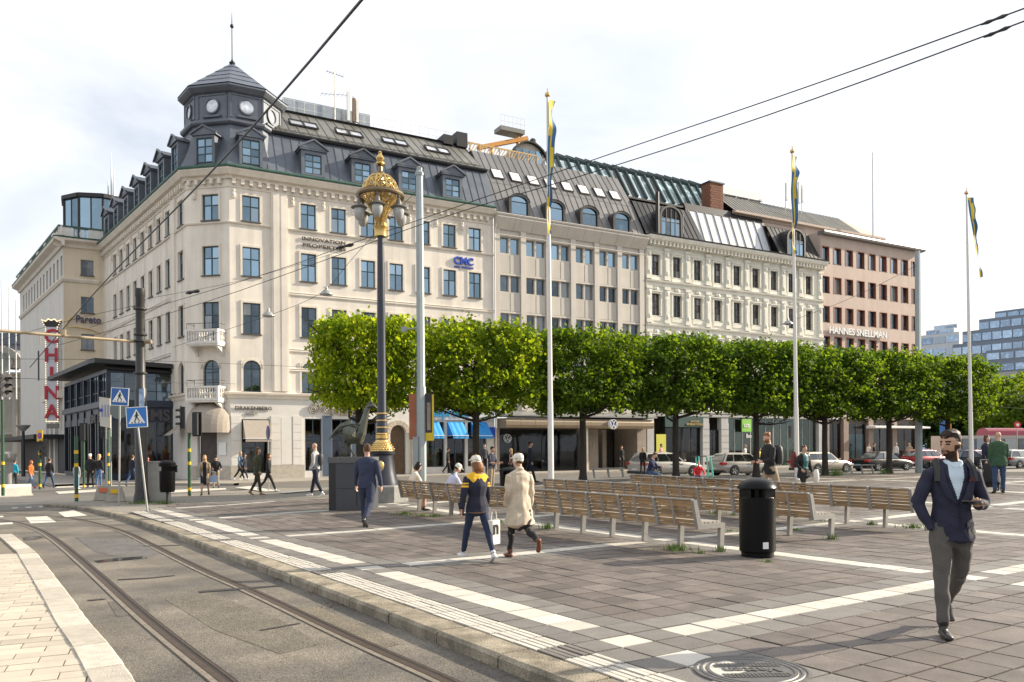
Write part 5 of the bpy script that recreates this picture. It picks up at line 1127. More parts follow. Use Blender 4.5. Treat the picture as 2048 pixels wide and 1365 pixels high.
slope_panels(TH,th,-14,SW+2,.9,(1,zz_(735)),(7,zz_(672)),M('dark_slate',(.05,.052,.065),.5,var=.3,scale=2,rnd=.2),'slate_panel')
t=MB(); t.box(-14,SW+1,7,9,zz_(690),zz_(648)); TH.put('attic',t,m_slate,th)
for i,(px_,py) in enumerate(((4,560),(18,575),(32,600),(44,612))):
    b=AT(px_,690,88); tz=AT(px_,py,88).z; t=MB(); t.lathe([(.09,-6),(.06,tz-b.z)],6); mk('thin_flagpole',t,m_wl,None,tuple(b),label=('tallest bare flagpole above the old theatre, nearest the picture edge','second tallest bare flagpole above the old theatre gable','third bare flagpole above the old theatre roof','shortest bare flagpole above the old theatre, nearest the red lettered sign')[i],cat='flagpole')
# pavement strips in front of the facades
strip('sidewalk',R1,-.3,80,-4.2,.35,.02,m_walk); strip('sidewalk',CH,-3.4,CHL+2.5,-4.0,.35,.024,m_walk); strip('sidewalk',PVS,-12,DPT+4,-3.6,.1,.016,m_walk)
# ================================================================ trees
m_bark=M('bark',(.035,.028,.022),.9,var=.35,scale=8,bump=.8,bscale=25,aniso=(1,1,.25))
def leafM(name,c,c2,tr):
    m=bpy.data.materials.new(name); m.use_nodes=True; t=m.node_tree; t.nodes.clear(); N=t.nodes.new; L=t.links.new
    o=N('ShaderNodeOutputMaterial'); mx=N('ShaderNodeMixShader'); mx.inputs[0].default_value=tr; d=N('ShaderNodeBsdfPrincipled'); d.inputs['Roughness'].default_value=.6; d.inputs['Specular IOR Level'].default_value=.15; tl=N('ShaderNodeBsdfTranslucent')
    a=N('ShaderNodeAttribute'); a.attribute_name='tint'; mc=N('ShaderNodeMix'); mc.data_type='RGBA'; mc.inputs[6].default_value=(*c,1); mc.inputs[7].default_value=(*c2,1); L(a.outputs['Fac'],mc.inputs[0])
    L(mc.outputs[2],d.inputs['Base Color']); vm=N('ShaderNodeVectorMath'); vm.operation='MULTIPLY'; vm.inputs[1].default_value=(2.3,1.9,.55); L(mc.outputs[2],vm.inputs[0]); L(vm.outputs[0],tl.inputs['Color'])
    L(d.outputs[0],mx.inputs[1]); L(tl.outputs[0],mx.inputs[2]); L(mx.outputs[0],o.inputs[0]); return m
m_suntint=[leafM('sun_tinted_lime_leaf',(.085,.155,.012),(.28,.37,.030),.58),leafM('part_sun_tinted_lime_leaf',(.066,.128,.012),(.215,.30,.028),.56),leafM('mid_lime_leaf',(.036,.080,.011),(.125,.205,.024),.52)]  # brighter leaf colours paint stronger, backlit sun into the first crowns
def leafmesh(name,pts,size,mats,seed,up=.4,tint=None):
    """one folded leaf (two triangles pairs) at every point"""
    r=np.random.RandomState(seed); n=len(pts); P=np.asarray(pts); nr=r.normal(size=(n,3)); nr[:,2]=np.abs(nr[:,2])*.6+up; nr/=np.linalg.norm(nr,axis=1)[:,None]
    t=r.normal(size=(n,3)); t[:,2]-=.5; t-=(t*nr).sum(1)[:,None]*nr; t/=np.linalg.norm(t,axis=1)[:,None]; b=np.cross(nr,t); s=(size*r.uniform(.65,1.3,n))[:,None]
    v=np.stack([P-t*s*.5,P+b*s*.42+nr*s*.10,P+t*s*.55-nr*s*.05,P-b*s*.42+nr*s*.10],1).reshape(-1,3)
    me=bpy.data.meshes.new(name); me.vertices.add(4*n); me.vertices.foreach_set('co',v.ravel()); i=np.arange(n)[:,None]*4
    f=np.concatenate([i+[0,1,2],i+[0,2,3]],1).reshape(-1); me.loops.add(6*n); me.loops.foreach_set('vertex_index',f.astype(np.int32)); me.polygons.add(2*n); me.polygons.foreach_set('loop_start',np.arange(2*n,dtype=np.int32)*3); me.polygons.foreach_set('loop_total',np.full(2*n,3,dtype=np.int32)); me.update(calc_edges=True)
    at=me.attributes.new('tint','FLOAT','FACE'); tv=np.clip(r.normal(.45,.25,n) if tint is None else tint+r.normal(0,.16,n),0,1); at.data.foreach_set('value',np.repeat(tv,2).astype(np.float32)); me.materials.append(mats); return me
m_leaf=leafM('lime_leaf',(.032,.074,.011),(.118,.20,.026),.52)
def limbs(mb,base,h,W,D,H,seed,n=15):
    r=random.Random(seed); top=Vector((base.x,base.y,base.z+h))
    mb.path([base,base+Vector((.02,.01,.4)),base+Vector((.03,.0,h*.6)),top+Vector((0,0,.6)),top+Vector((.05,.05,H*.62))],[.24,.17,.15,.14,.05],9)
    for k in range(n):
        z=r.uniform(-.15,.62)*H; s=top+Vector((0,0,max(-.2,z*.8))); a=2*math.pi*k/n*2.4+r.uniform(-.4,.4); e=Vector((math.cos(a)*W*.46,math.sin(a)*D*.46,z+r.uniform(.2,1.2)))+top; e.z=min(e.z,top.z+H-.3); mid=s.lerp(e,.5)+Vector((r.uniform(-.3,.3),r.uniform(-.3,.3),-.12)); mb.path([s,mid,e],[.075,.045,.015],6)
        for q in range(4):
            st=s.lerp(e,.35+.16*q); d=Vector((r.uniform(-1,1),r.uniform(-1,1),r.uniform(-.1,1))).normalized(); mb.path([st,st+d*.45+Vector((0,0,-.03)),st+d*1.0],[.026,.017,.006],4)
def boxcrown(W,D,H,n,seed):
    """points of leaf clumps in a clipped box crown, thicker near the faces, with holes"""
    r=np.random.RandomState(seed); nc=int(n/26); c=[]
    while len(c)<nc:
        p=r.uniform(-1,1,3); m=np.abs(p).max()
        if r.rand()<(m**2.2) and (np.abs(p)**6).sum()<1.25: c.append(p)
    c=np.array(c); keep=np.ones(len(c),bool)
    for h in r.uniform(-1,1,(16,3)): h[2]=h[2]*.8; keep&=np.linalg.norm((c-h)*[1,1,1.2],axis=1)>.235
    c=c[keep]; t=np.clip(.40+.30*r.normal(size=len(c)),0,1)
    rr=r.normal(size=(len(c),26,3))*[.21,.21,.15]; P=(c*[W/2,D/2,H/2])[:,None,:]+rr+[0,0,H/2]
    return P.reshape(-1,3),np.repeat(t,26)
TRpx=[(718,0),(953,0),(1165,0),(1352,0),(1512,0),(1650,0),(1778,0),(1896,0)]
TD=Fac((16.95,43.6),63)
tl=['first clipped lime tree, brightest, behind the ornate gilded lamp post','clipped lime tree whose trunk hides the blue kiosk awning','clipped lime tree between the nearest flagpole and the round blue hanging sign','clipped lime tree rising in front of the silver estate car','clipped lime tree beside the man with the hair bun','clipped lime tree just right of the middle flagpole','clipped lime tree in front of the black saloon car','last clipped lime tree in the row, in line with the far flagpole']
cr=[]
for k in range(4):
    P,t=boxcrown(4.35,3.9,3.4,16500,40+k); cr.append(leafmesh('crown',P,.175,m_leaf,k+1,tint=t))
    mb=MB(); limbs(mb,Vector((0,0,0)),3.0,4.4,3.9,4.1,k+3); cr[-1]=(cr[-1],mb.mesh('trunk',m_bark,60))
for i,(px_,_) in enumerate(TRpx):
    s_,_z=TD.sz(px_,900); p=TD.w(s_); z=g(p.x,p.y)-.02
    t=thing('lime_tree',tl[i],'tree',(p.x,p.y,z),TD.phi+(math.pi if i%2 else 0)+rng.uniform(-.04,.04),'clipped lime trees in a row along the square'); c,tk=cr[i%4]; obj('trunk',tk,t); o=obj('crown',c,t,(0,0,3.35+rng.uniform(-.05,.1)))
    o.scale=(1.0,1,1.0+rng.uniform(-.02,.03))
    if i==0: o.scale=(.84,.9,1); o.location.x=.3
    if i>2: o.scale.x=1.09
    if i<3: o.material_slots[0].link='OBJECT'; o.material_slots[0].material=m_suntint[i]
# loose trees beyond the bus
m_leaf2=leafM('far_leaf',(.05,.10,.014),(.13,.20,.03),.45); m_leaf3=leafM('dark_far_leaf',(.022,.05,.012),(.05,.10,.02),.35)
def loosetree(px_,base_py,Y,topy,rw,mat,lab,seed,name='broadleaf_tree'):
    b=AT(px_,base_py,Y); b.z=-.1; H=AT(px_,topy,Y).z-b.z; r=np.random.RandomState(seed); c=[]
    while len(c)<210:
        p=r.uniform(-1,1,3)
        if np.linalg.norm(p*[1,1,.9])<1 and r.rand()<.35+np.linalg.norm(p): c.append(p)
    c=np.array(c); P=((c*[rw,rw,H*.40])[:,None,:]+r.normal(size=(210,26,3))*[.55,.55,.4]+[0,0,H*.58]).reshape(-1,3)
    t=thing(name,lab,'tree',tuple(b)); obj('crown',leafmesh('crown',P,.62,mat,seed),t); mb=MB(); mb.path([(0,0,0),(.1,0,H*.3),(0,.1,H*.75)],[.3,.22,.06],7)
    for k in range(7): a=k*.9; mb.path([(0,0,H*(.25+.05*k)),(math.cos(a)*rw*.6,math.sin(a)*rw*.6,H*(.5+.05*k))],[.12,.03],5)
    obj('trunk',mb.mesh('trunk',m_bark),t)
loosetree(2012,905,112,750,5.2,m_leaf2,'loose bright green tree beyond the bus at the picture edge',61); loosetree(2062,905,104,768,4.6,m_leaf2,'bright green tree cut by the right picture edge',62); loosetree(1955,905,122,790,4.5,m_leaf3,'dark green tree behind the red bus roof',63); loosetree(1895,905,128,800,5,m_leaf3,'dark tree in the gap under the last clipped crown',64); loosetree(1990,905,125,812,4.5,m_leaf3,'dark green tree filling behind the bus',65); loosetree(2120,905,120,750,6,m_leaf2,'bright green tree outside the square past the bus stop',66)
# far modern blocks
m_mod=M('dark_modern_cladding',(.15,.185,.235),.5,var=.1,scale=.2); m_mod2=M('pale_modern_cladding',(.50,.53,.56),.5,var=.06,scale=.2); g_far=glassM('far_glass',(.10,.14,.20),.34,rc=(.55,.70,.88))
def farblock(name,lab,Y,az,steps,mat,band_h=3.4):
    p0=AT(steps[0][0],900,Y); F=Fac(p0,az); t=thing(name,lab,'building',(p0.x,p0.y,0)); m=MB(); 
    for (x0,x1,py0,py1,dy,win) in steps:
        a0,z1=F.sz(x0,py0,dy); a1,_=F.sz(x1,py0,dy); z0=max(0,F.sz(x0,py1,dy)[1]); m.box(a0,a1,dy,dy+18,z0,z1)
        nfl=max(1,int(round((z1-z0)/band_h)))
        for f in range(nfl):
            zz=z0+(z1-z0)*(f+.18)/nfl; zt_=z0+(z1-z0)*(f+.74)/nfl; n=max(2,int((a1-a0)/win))
            for k in range(n):
                u=a0+(a1-a0)*(k+.06)/n; v=a0+(a1-a0)*(k+.94)/n; F.put('window',MB().box(u,v,dy-.12,dy-.01,zz,zt_),g_far,t)
    F.put('wall',m,mat,t)
farblock('modern_office_block','stepped dark modern office block with bands of glass beyond the trees',215,141,[(1905,2090,690,905,0,2.4),(1925,2090,664,690,3,2.4),(1958,2090,640,664,6,2.4),(1990,2090,624,640,10,2.6)],m_mod,3.6)
farblock('pale_office_block','pale glassy office block between the pink building and the dark modern block',250,141,[(1842,1918,672,905,0,3.5),(1852,1908,662,672,4,4.5),(1868,1914,653,664,8,6)],m_mod2,3.8)
farblock('grey_stone_block','low grey block with white roof band behind the loose trees',170,141,[(1965,2090,748,905,0,3)],M('far_stone',(.34,.33,.31),.7,var=.08,scale=.3))
farblock('glass_roofed_block','dark band of windows under a white curved roof edge behind the trees',180,141,[(1972,2090,702,748,0,2.4)],m_mod)
# ================================================================ benches
m_seat=M('greyed_seat_slats',(.30,.28,.25),.7,var=.25,scale=3,rnd=.15)
m_wood=M('weathered_slats',(.30,.19,.09),.75,var=.28,scale=3,bump=.5,bscale=40,rnd=.22,aniso=(.6,.6,6)); m_steel=M('grey_painted_steel',(.30,.29,.27),.45,.25,var=.12,scale=6)
def prof_frame(x,mb,w=.065):
    # side view (w away from the back, z): back post, seat arm, raking leg
    back=[(-.14,.86),(-.06,.86),(.05,.46),(.60,.46),(.56,.0),(.47,.0),(.49,.385),(-.03,.385)]
    mb.prism([(x-w/2,b,z) for b,z in back],(w,0,0))
pitch=.90
def bench(lab,origin,ang,n,group):
    t=thing('bench',lab,'bench',origin,ang,group)
    fm=MB(); prof_frame(0,fm); fme=fm.mesh('frame',m_steel)
    L_=pitch-.05; sl=MB().box(.0,L_,-.018,.018,-.0225,.0225).mesh('slat',m_wood); st=MB().box(0,L_,-.038,.038,-.014,.014).mesh('seat_slat',m_seat); md=MB(); md.bar((0,-.155,.84),(0,-.055,.41),.035,.02); mde=md.mesh('batten',m_steel)
    tr=MB().box(0,L_,-.03,.03,-.01,.01).mesh('top_rail',m_steel)
    for i in range(n+1): obj('frame',fme,t,(i*pitch,0,0))
    for i in range(n):
        x=i*pitch+.025
        for k in range(7):
            f=k/6; obj('slat',sl,t,(x,-.085+.09*f+.005,.825-.385*f),(rad(-13.5),0,0))
        for k in range(5): obj('seat_slat',st,t,(x,.12+.098*k,.478))
        obj('batten',mde,t,(x+L_/2,0,0)); obj('top_rail',tr,t,(x,-.10,.868))
    return t
def benchrow(lab,end_px,n,ang_b,back=.0):
    e=G(*end_px); u=Vector((-AX[1],AX[0],0)) # along b
    c=math.cos(ang_b); s=math.sin(ang_b); u=Vector((u.x*c-u.y*s,u.x*s+u.y*c,0)); v=Vector((u.y,-u.x,0)) # v: away to the right
    leg=Vector((e.x,e.y,0)); o=leg-v*.52   # frame origin under the back of the right hand frame
    far_=o+u*(n*pitch); rot=math.atan2(-u.y,-u.x)
    # local x runs from the far end to the near end, local y = away from the back
    z=(g(o.x,o.y)+g(far_.x,far_.y))/2
    t=bench(lab,(far_.x,far_.y,g(far_.x,far_.y)),rot,n,'slatted benches in rows on the square')
    t.rotation_euler=(0,-math.atan2(g(o.x,o.y)-g(far_.x,far_.y),n*pitch),rot)
    return t,o,far_,u,v
row1=benchrow('front row of slatted timber benches on grey steel frames, nearest the walking couple',(1441,1102),12,rad(0))
row2=benchrow('middle row of slatted timber benches, passing behind the black litter bin',(1662,1079),9,rad(0))
row3=benchrow('back row of slatted timber benches reaching to the man in the blazer',(1855,1062),9,rad(0))
for px_,lab in (((1190,957),'low backless grey bench beside the nearest flagpole'),((1705,948),'low backless grey bench under the seventh tree crown')):
    p=G(*px_); t=thing('low_bench',lab,'bench',tuple(p),TD.phi); m=MB()
    for x in (0,.9,1.8): m.prism([(x-.04,0,0),(x-.04,.12,.46),(x-.04,.2,.46),(x-.04,.08,0)],(.08,0,0))
    obj('legs',m.mesh('legs',m_steel),t); obj('seat',MB().box(-.1,1.9,.0,.42,.46,.51).mesh('seat',m_steel),t)
# grass in the joints
m_grass=M('grass_blade',(.10,.17,.025),.6,var=.3,scale=20)
def tuft(p,r,n,h,name='grass_tufts'):
    m=MB()
    for k in range(n):
        a=rng.uniform(0,6.28); d=abs(rng.gauss(0,r)); x,y=d*math.cos(a),d*math.sin(a); hh=h*rng.uniform(.4,1.2); b=rng.uniform(0,6.28); w=.008; lx,ly=rng.uniform(-.5,.5)*hh,rng.uniform(-.5,.5)*hh
        m.add([(x-w*math.cos(b),y-w*math.sin(b),0),(x+w*math.cos(b),y+w*math.sin(b),0),(x+lx,y+ly,hh)],[(0,1,2)])
    return mk(name,m,m_grass,None,tuple(p),kind='stuff')
for px_,r,n,h in (((1352,1100),.16,240,.11),((1095,1058),.08,130,.15),((1662,1079),.06,130,.12),((1440,1104),.05,90,.10),((808,1029),.22,200,.09),((845,1032),.12,100,.07),((872,1034),.10,140,.09),((1432,1028),.12,160,.10),((1467,1031),.06,60,.07),((1592,1034),.10,140,.1),((1590,1062),.1,90,.06),((1742,1050),.07,90,.1),((1825,1056),.16,160,.1),((1000,1046),.06,80,.1),((1640,1043),.1,40,.05),((1400,1107),.07,60,.05),((560,1068),.05,0,.05),((690,1021),.08,60,.08),((285,1007),.35,260,.14),((330,1008),.2,160,.16),((1673,952),.25,260,.5),((1768,948),.25,160,.35),((1533,1124),.06,40,.04),((1460,1063),.08,50,.05)):
    if n: tuft(G(*px_),r,n,h)
# ================================================================ lamp post, masts, poles
m_lampb=M('blue_black_paint',(.032,.036,.048),.35,.3,var=.12,scale=4); m_bulb=M('lamp_glass',(.36,.37,.36),.06,var=.05,spec=.9); m_gran=M('grey_granite',(.23,.225,.215),.7,var=.2,scale=8,bump=.3)
lp=G(765,1003); LY=lp.y; Z=lambda py,px_=758:AT(px_,py,LY).z-lp.z
lamp=thing('ornate_lamp_post','ornate lamp post with gilded openwork dome and six glass lamps','lamp post',tuple(lp),.2)
u=LY/1600.
obj('plinth',MB().lathe([(.86,0),(.86,.48),(.82,.52)],8).mesh('plinth',m_gran),lamp,(0,0,0),rad(22.5))
m=MB(); m.lathe([(.52,.50),(.50,.62),(.42,.9),(.345,1.40),(.345,1.46),(.40,1.5),(.41,1.58),(.32,1.62)],24); m.lathe([(.18,1.9),(.165,2.72),(.145,2.8),(.130,6),(.105,Z(475))],20); obj('shaft',m.mesh('shaft',m_lampb,35),lamp)
m=MB(); m.lathe([(.38,1.60),(.37,1.66),(.24,1.88),(.20,1.95)],24); 
for z in (2.14,2.34,2.56,2.78): m.lathe([(.175,z-.02),(.2,z),(.175,z+.03)],20)
m.lathe([(.18,1.98),(.205,2.0),(.205,2.1),(.18,2.12)],20)
for k in range(24):
    a=2*math.pi*k/24
    for i in range(4): r_=.37-.042*i; m.ell((r_*math.cos(a+.13*(i%2)),r_*math.sin(a+.13*(i%2)),1.66+.065*i),(.035,.035,.035),6,4)
m.ell((-.06,-.37,1.10),(.11,.05,.2),10,6); m.lathe([(.2,Z(474)),(.19,Z(462)),(.24,Z(455)),(.2,Z(448))],16); obj('gilding',m.mesh('gilding',m_gold,35),lamp)
# openwork dome
zr=Z(393); zb=Z(450); ztop=Z(350); R_=.70*(LY/25.5)
def shell(u_,v_): # u angle, v -1 bottom .. 1 top
    if v_>=0: t=v_*math.pi/2; return Vector((R_*.84*math.cos(t)**.8*math.cos(u_),R_*.84*math.cos(t)**.8*math.sin(u_),zr+(ztop-zr)*math.sin(t)))
    t=-v_; r=R_*(.84*(1-t)**1.0*.75+.2); r=R_*(.16+.66*(1-t)**1.4); return Vector((r*math.cos(u_),r*math.sin(u_),zr-(zr-zb)*t))
m=MB()
for k in range(10):
    a=2*math.pi*k/10; m.path([shell(a,v/8) for v in range(-8,8)],.03,5)
for k in range(20):
    a=2*math.pi*k/20
    for sgn in (1,-1): m.path([shell(a+sgn*.32*math.sin(v*.75+k),v/9*.95) for v in range(-9,9)],.016,4)
for v in (-.8,-.55,-.28,.16,.34,.5,.66,.8): m.path([shell(2*math.pi*k/24,v) for k in range(25)],.016,4)
for k in range(20):
    for v in (.22,.42,-.15,-.38): m.path([shell(2*math.pi*k/20+.12*math.cos(q*1.05),v+.07*math.sin(q*1.05)) for q in range(7)],.014,4)
obj('openwork_dome',m.mesh('openwork_dome',m_gold,40),lamp)
m=MB(); m.path([(R_*math.cos(2*math.pi*k/32),R_*math.sin(2*math.pi*k/32),zr) for k in range(33)],.075,8); m.path([(R_*1.03*math.cos(2*math.pi*k/32),R_*1.03*math.sin(2*math.pi*k/32),zr+.06) for k in range(33)],.035,6); m.tube((0,0,zb-.3),(0,0,ztop+.2),.07,n=10)
m.lathe([(.12,0),(.17,.04),(.14,.09),(.08,.14),(.07,.28),(.11,.31),(.07,.34)],14,(0,0,ztop-.03)); obj('ring',m.mesh('ring',M('bronze_ring',(.20,.15,.085),.35,.7,var=.2,scale=8),40),lamp)
m=MB(); zf=ztop+.30; m.lathe([(.07,0),(.14,.04),(.14,.07),(.07,.11),(.12,.18),(.13,.23),(.08,.31),(.045,.37),(.065,.40),(.03,.45)],14,(0,0,zf)); obj('finial',m.mesh('finial',m_gold,40),lamp)
hm=MB(); hm.lathe([(.02,.46),(.05,.40),(.03,.34),(.07,.28),(.10,.16),(.24,.08),(.26,.05),(.24,.03)],16); hme=hm.mesh('lamp_shade',M('lamp_grey_metal',(.15,.14,.125),.4,.5,var=.15,scale=8),40)
gl_=MB().lathe([(.001,-.36),(.09,-.33),(.15,-.22),(.175,-.08),(.165,.03)],14).mesh('lamp_globe',m_bulb,60)
for k in range(6):
    a=2*math.pi*k/6+.35; P=(R_*1.02*math.cos(a),R_*1.02*math.sin(a),zr-.52); o=obj('lamp_shade',hme,lamp,P); obj('lamp_globe',gl_,o)
# grey octagonal mast and others
def mast(lab,base_px,top_py,r0,r1,mat,name='mast',n=8,Y=None,px_top=None,cap=None,cat='mast',base=None):
    b=base or (AT(base_px[0],base_px[1],Y) if Y else G(*base_px)); b=Vector((b.x,b.y,g(b.x,b.y))); h=AT(px_top or base_px[0],top_py,b.y).z-b.z
    t=thing(name,lab,cat,tuple(b)); m=MB(); m.lathe([(r0*1.15,0),(r0*1.12,.25),(r0,.28),(r0,h*.33),(r0*.86,h*.335),(r1,h)],n); 
    if cap: m.lathe([(r1*1.2,h),(r1*1.3,h+.1),(r1*.8,h+.2),(r1*.9,h+.3),(.02,h+.36)],n)
    obj('shaft',m.mesh('shaft',mat,35),t); t['h']=h; return t
m_mast=M('light_grey_steel',(.30,.335,.34),.5,.3,var=.08,scale=3,streak=.1)
mA=mast('grey octagonal steel mast in front of the corner building carrying banners',(843,965),352,.19,.13,m_mast,Y=30.5,cap=True)
m=MB(); m.mi=0; m.box(-.46,-.18,-.03,.03,2.0,3.75); m.mi=1; m.box(.18,.50,-.03,.03,1.95,3.75); m.mi=2; m.box(.18,.50,-.035,-.031,1.95,2.25); m.box(.44,.50,-.036,-.031,2.25,3.7); m.mi=3; m.box(.24,.38,-.036,-.031,2.35,3.4); m.box(-.44,-.2,-.036,-.031,2.5,2.52); m.mi=0
ban=mk('banner',m,[M('rust_banner',(.32,.10,.045),.6,var=.2),M('black_banner',(.02,.02,.02),.5),M('yellow_banner',(.62,.45,.02),.5),M('bottle_print',(.25,.2,.15),.5,var=.6,scale=3)],None,tuple(mA.location),rad(-8),label='pair of rust and black yellow banners on the grey octagonal mast',cat='banner'); 
m=MB(); m.box(-.3,-.1,-.2,-.02,.9,2.1); m.tube((0,0,mA['h']*.52),(-.55,-.2,mA['h']*.52-.1),.03,n=6); m.box(-.7,-.5,-.3,-.1,mA['h']*.52-.2,mA['h']*.52); obj('fittings',m.mesh('fittings',m_mast,35),mA)
mB=mast('tall grey steel mast before the end of the pink office building',(1838,946),503,.21,.16,m_mast)
# flagpoles
m_pole=M('white_flagpole',(.66,.64,.61),.35,var=.04,scale=2)
m_fb=M('flag_blue',(.035,.12,.25),.7,var=.12,scale=2); m_fy=M('flag_yellow',(.62,.46,.03),.7,var=.1,scale=2)
def flagpole(lab,px_b,px_t,py_t,Y,r):
    a,_=ab(px_b,960); b=Vector((a*Y,Y,0)); b.z=g(b.x,b.y); top=AT(px_t,py_t,Y); t=thing('flagpole',lab,'flagpole',tuple(b),0,'white flagpoles with pennants along the square'); d=top-b
    m=MB(); m.path([(0,0,0),tuple(d*.22),tuple(d*.2201),tuple(d)],[r*1.18,r*1.1,r,r*.45],12); obj('pole',m.mesh('pole',m_pole,40),t); m=MB(); m.ell(tuple(d),.11,10,8); m.tube(tuple(d),tuple(d+Vector((0,0,.25))),.02,n=5); obj('finial',m.mesh('finial',m_gold,50),t)
    return t,b,d
def pennant(lab,pts,wid,seed):
    """hanging streamer along world points; halves twist so that blue and yellow alternate"""
    r=random.Random(seed); pts=resample(smooth_poly([Vector(p) for p in pts],2),.16); m=MB(); n=len(pts); o=0; rows=[]
    for i,p in enumerate(pts):
        f=i/(n-1); w_=wid*(1-.6*f); a=.8*math.sin(f*7+seed)+.4*math.sin(f*17); dx=Vector((math.cos(a),math.sin(a),0)); rows.append([p,p+dx*w_*.30+Vector((0,0,-.02)),p+dx*w_*.5,p+dx*w_*.8+Vector((0.02,0.03,0)),p+dx*w_])
    for rr in rows: m.v+=[tuple(q) for q in rr]
    for i in range(n-1):
        for k in range(4):
            m.f.append((i*5+k,i*5+k+1,i*5+k+6,i*5+k+5)); m.m.append(1 if k in (1,) or (math.sin(i*.42+seed*2)>.35 and k in (2,)) or (math.sin(i*.23+seed)>.1 and k==0) else 0)
    m.mi=1; return mk('pennant',m,[m_fb,m_fy],None,smooth=70,label=lab,cat='pennant')
f1=flagpole('nearest white flagpole, rising behind the man in the beige coat',1102,1095,190,31.3,.10); f2=flagpole('middle white flagpole behind the woman with the teal top',1594,1584.5,303,37.5,.10); f3=flagpole('far white flagpole at the shoulder of the man in the blazer',1943,1933,386,43.5,.10)
pennant('long blue and yellow pennant hanging slack along the nearest flagpole',[AT(1097,198,31.2),AT(1099,240,31.15),AT(1094.5,300,31.2),AT(1097,360,31.1),AT(1093,420,31.2),AT(1096,468,31.15)],.36,1)
pennant('long blue and yellow pennant hanging slack along the middle flagpole',[AT(1586,310,37.4),AT(1583,360,37.3),AT(1581,390,37.4),AT(1586,440,37.3),AT(1584,480,37.4),AT(1588,512,37.35)],.40,2)
pennant('blue and yellow pennant blowing out to the right of the far flagpole',[AT(1935,395,43.4),AT(1938,425,43.3),AT(1945,460,43.2),AT(1951,500,43.1),AT(1958,535,43.0),AT(1960,560,43.0)],.36,3)
# black tram pole with bracket beam on the left
bp=G(283,1006); bh=AT(278,578,bp.y).z-bp.z; t=thing('tram_pole','thick black tram pole with span wires beside the leaning crossing sign','pole',tuple(bp)); m=MB(); m.lathe([(.27,0),(.25,.25),(.21,.4),(.20,bh*.53),(.165,bh*.54),(.15,bh*.96),(.17,bh*.965),(.17,bh)],16)
for f in (.42,.60,.75,.78,.9): m.lathe([(.2,bh*f),(.23,bh*f+.02),(.23,bh*f+.06),(.2,bh*f+.08)],12)
obj('shaft',m.mesh('shaft',M('black_pole_paint',(.035,.034,.033),.45,.2,var=.3,scale=4),40),t)
obj('sign_panel',MB().box(.06,.24,-.27,-.25,bh*.39,bh*.53).mesh('sign_panel',M('blue_notice',(.05,.16,.42),.5,var=.6,scale=6,c2=(.3,.4,.55))),t)
m=MB(); b0_=AT(275,684,bp.y)-bp; e0=AT(-60,657,bp.y-4)-bp; m.tube(b0_,e0,.05,n=8); m.tube(b0_.lerp(e0,.48),b0_.lerp(e0,.48)+Vector((0,0,.2)),.09,n=6); m.tube(b0_.lerp(e0,.62),b0_.lerp(e0,.62)+Vector((0,0,-.35)),.02,n=5); m.tube(b0_+Vector((.05,0,.0)),b0_+Vector((.5,0,0)),.08,n=6); obj('bracket_arm',m.mesh('bracket_arm',M('tan_metal',(.33,.26,.17),.5,.4),40),t)
# signs
m_sb=M('sign_blue',(.02,.16,.50),.35,var=.03); m_sb2=M('sign_blue_dark',(.02,.10,.33),.35,var=.03); m_galv=M('galvanised_post',(.33,.33,.32),.45,.5,var=.15,scale=8)
def crossing(lab,base_px,quad_px,top_px,seed,mat):
    b=G(*base_px); Y=b.y; c=AT(sum(q[0] for q in quad_px)/4,sum(q[1] for q in quad_px)/4,Y-.06); q=[AT(x,y,Y-.06) for x,y in quad_px]; S=(q[1]-q[0]).length
    top=AT(*top_px,Y); t=thing('crossing_sign',lab,'traffic sign',tuple(b)); d=top-b; m=MB(); m.tube((0,0,0),tuple(d),.032,n=10); obj('post',m.mesh('post',m_galv,40),t)
    ex=(q[1]-q[0]); ex.y=0; ex.normalize(); ez=Vector((-ex.z,0,ex.x)); Mx=Matrix(((ex.x,0,ez.x,0),(0,1,0,0),(ex.z,0,ez.z,0),(0,0,0,1)))
    H_=(q[0]-q[3]).length; h=S/2; hz=H_/2
    p=obj('sign_plate',None,t) if False else None
    m=MB(); m.mi=0; m.box(-h,h,-.006,.006,-hz,hz); m.mi=1; e=h*.92; ez_=hz*.93; m.box(-e,e,-.010,-.007,-ez_,ez_); m.mi=0; m.prism([(0,-.013,hz*.80),(-h*.80,-.013,-hz*.60),(h*.80,-.013,-hz*.60)],(0,.002,0))
    m.mi=2; s_=h; bar=lambda a,b_,w_: m.bar((a[0]*s_,-.015,a[1]*s_),(b_[0]*s_,-.015,b_[1]*s_),w_*s_,.003,up=(0,1,0))
    m.lathe([(.001,0),(.085*s_,0)],10,(0,0,0),caps=False); n0=len(m.v)-20; m.xf(Matrix.Translation((.03*s_,-.016,.44*s_))@Matrix.Rotation(rad(90),4,'X'),n0)
    bar((.03,.36),(.0,.0),.17); bar((.0,.05),(-.22,-.45),.10); bar((.02,.05),(.12,-.15),.10); bar((.12,-.15),(.28,-.40),.09); bar((.0,.30),(-.17,.10),.07); bar((-.17,.10),(-.12,-.02),.06); bar((.06,.30),(.20,.12),.07)
    for x in (-.5,-.2,.12,.42): bar((x,-.46),(x+.1,-.54),.09)
    m.xf(Mx); o=obj('sign_plate',m.mesh('sign_plate',[m_white,mat,m_black]),t,tuple(c-b)); return t
crossing('upright blue zebra crossing sign on a straight grey post',(238,1012),[(222,775),(258,777),(257,813),(221,811)],(239.5,812),1,m_sb2)
crossing('leaning blue zebra crossing sign on a tilted grey post',(295,1023),[(249.5,816),(292,813.5),(297,853),(255.5,857)],(276,856),2,m_sb)
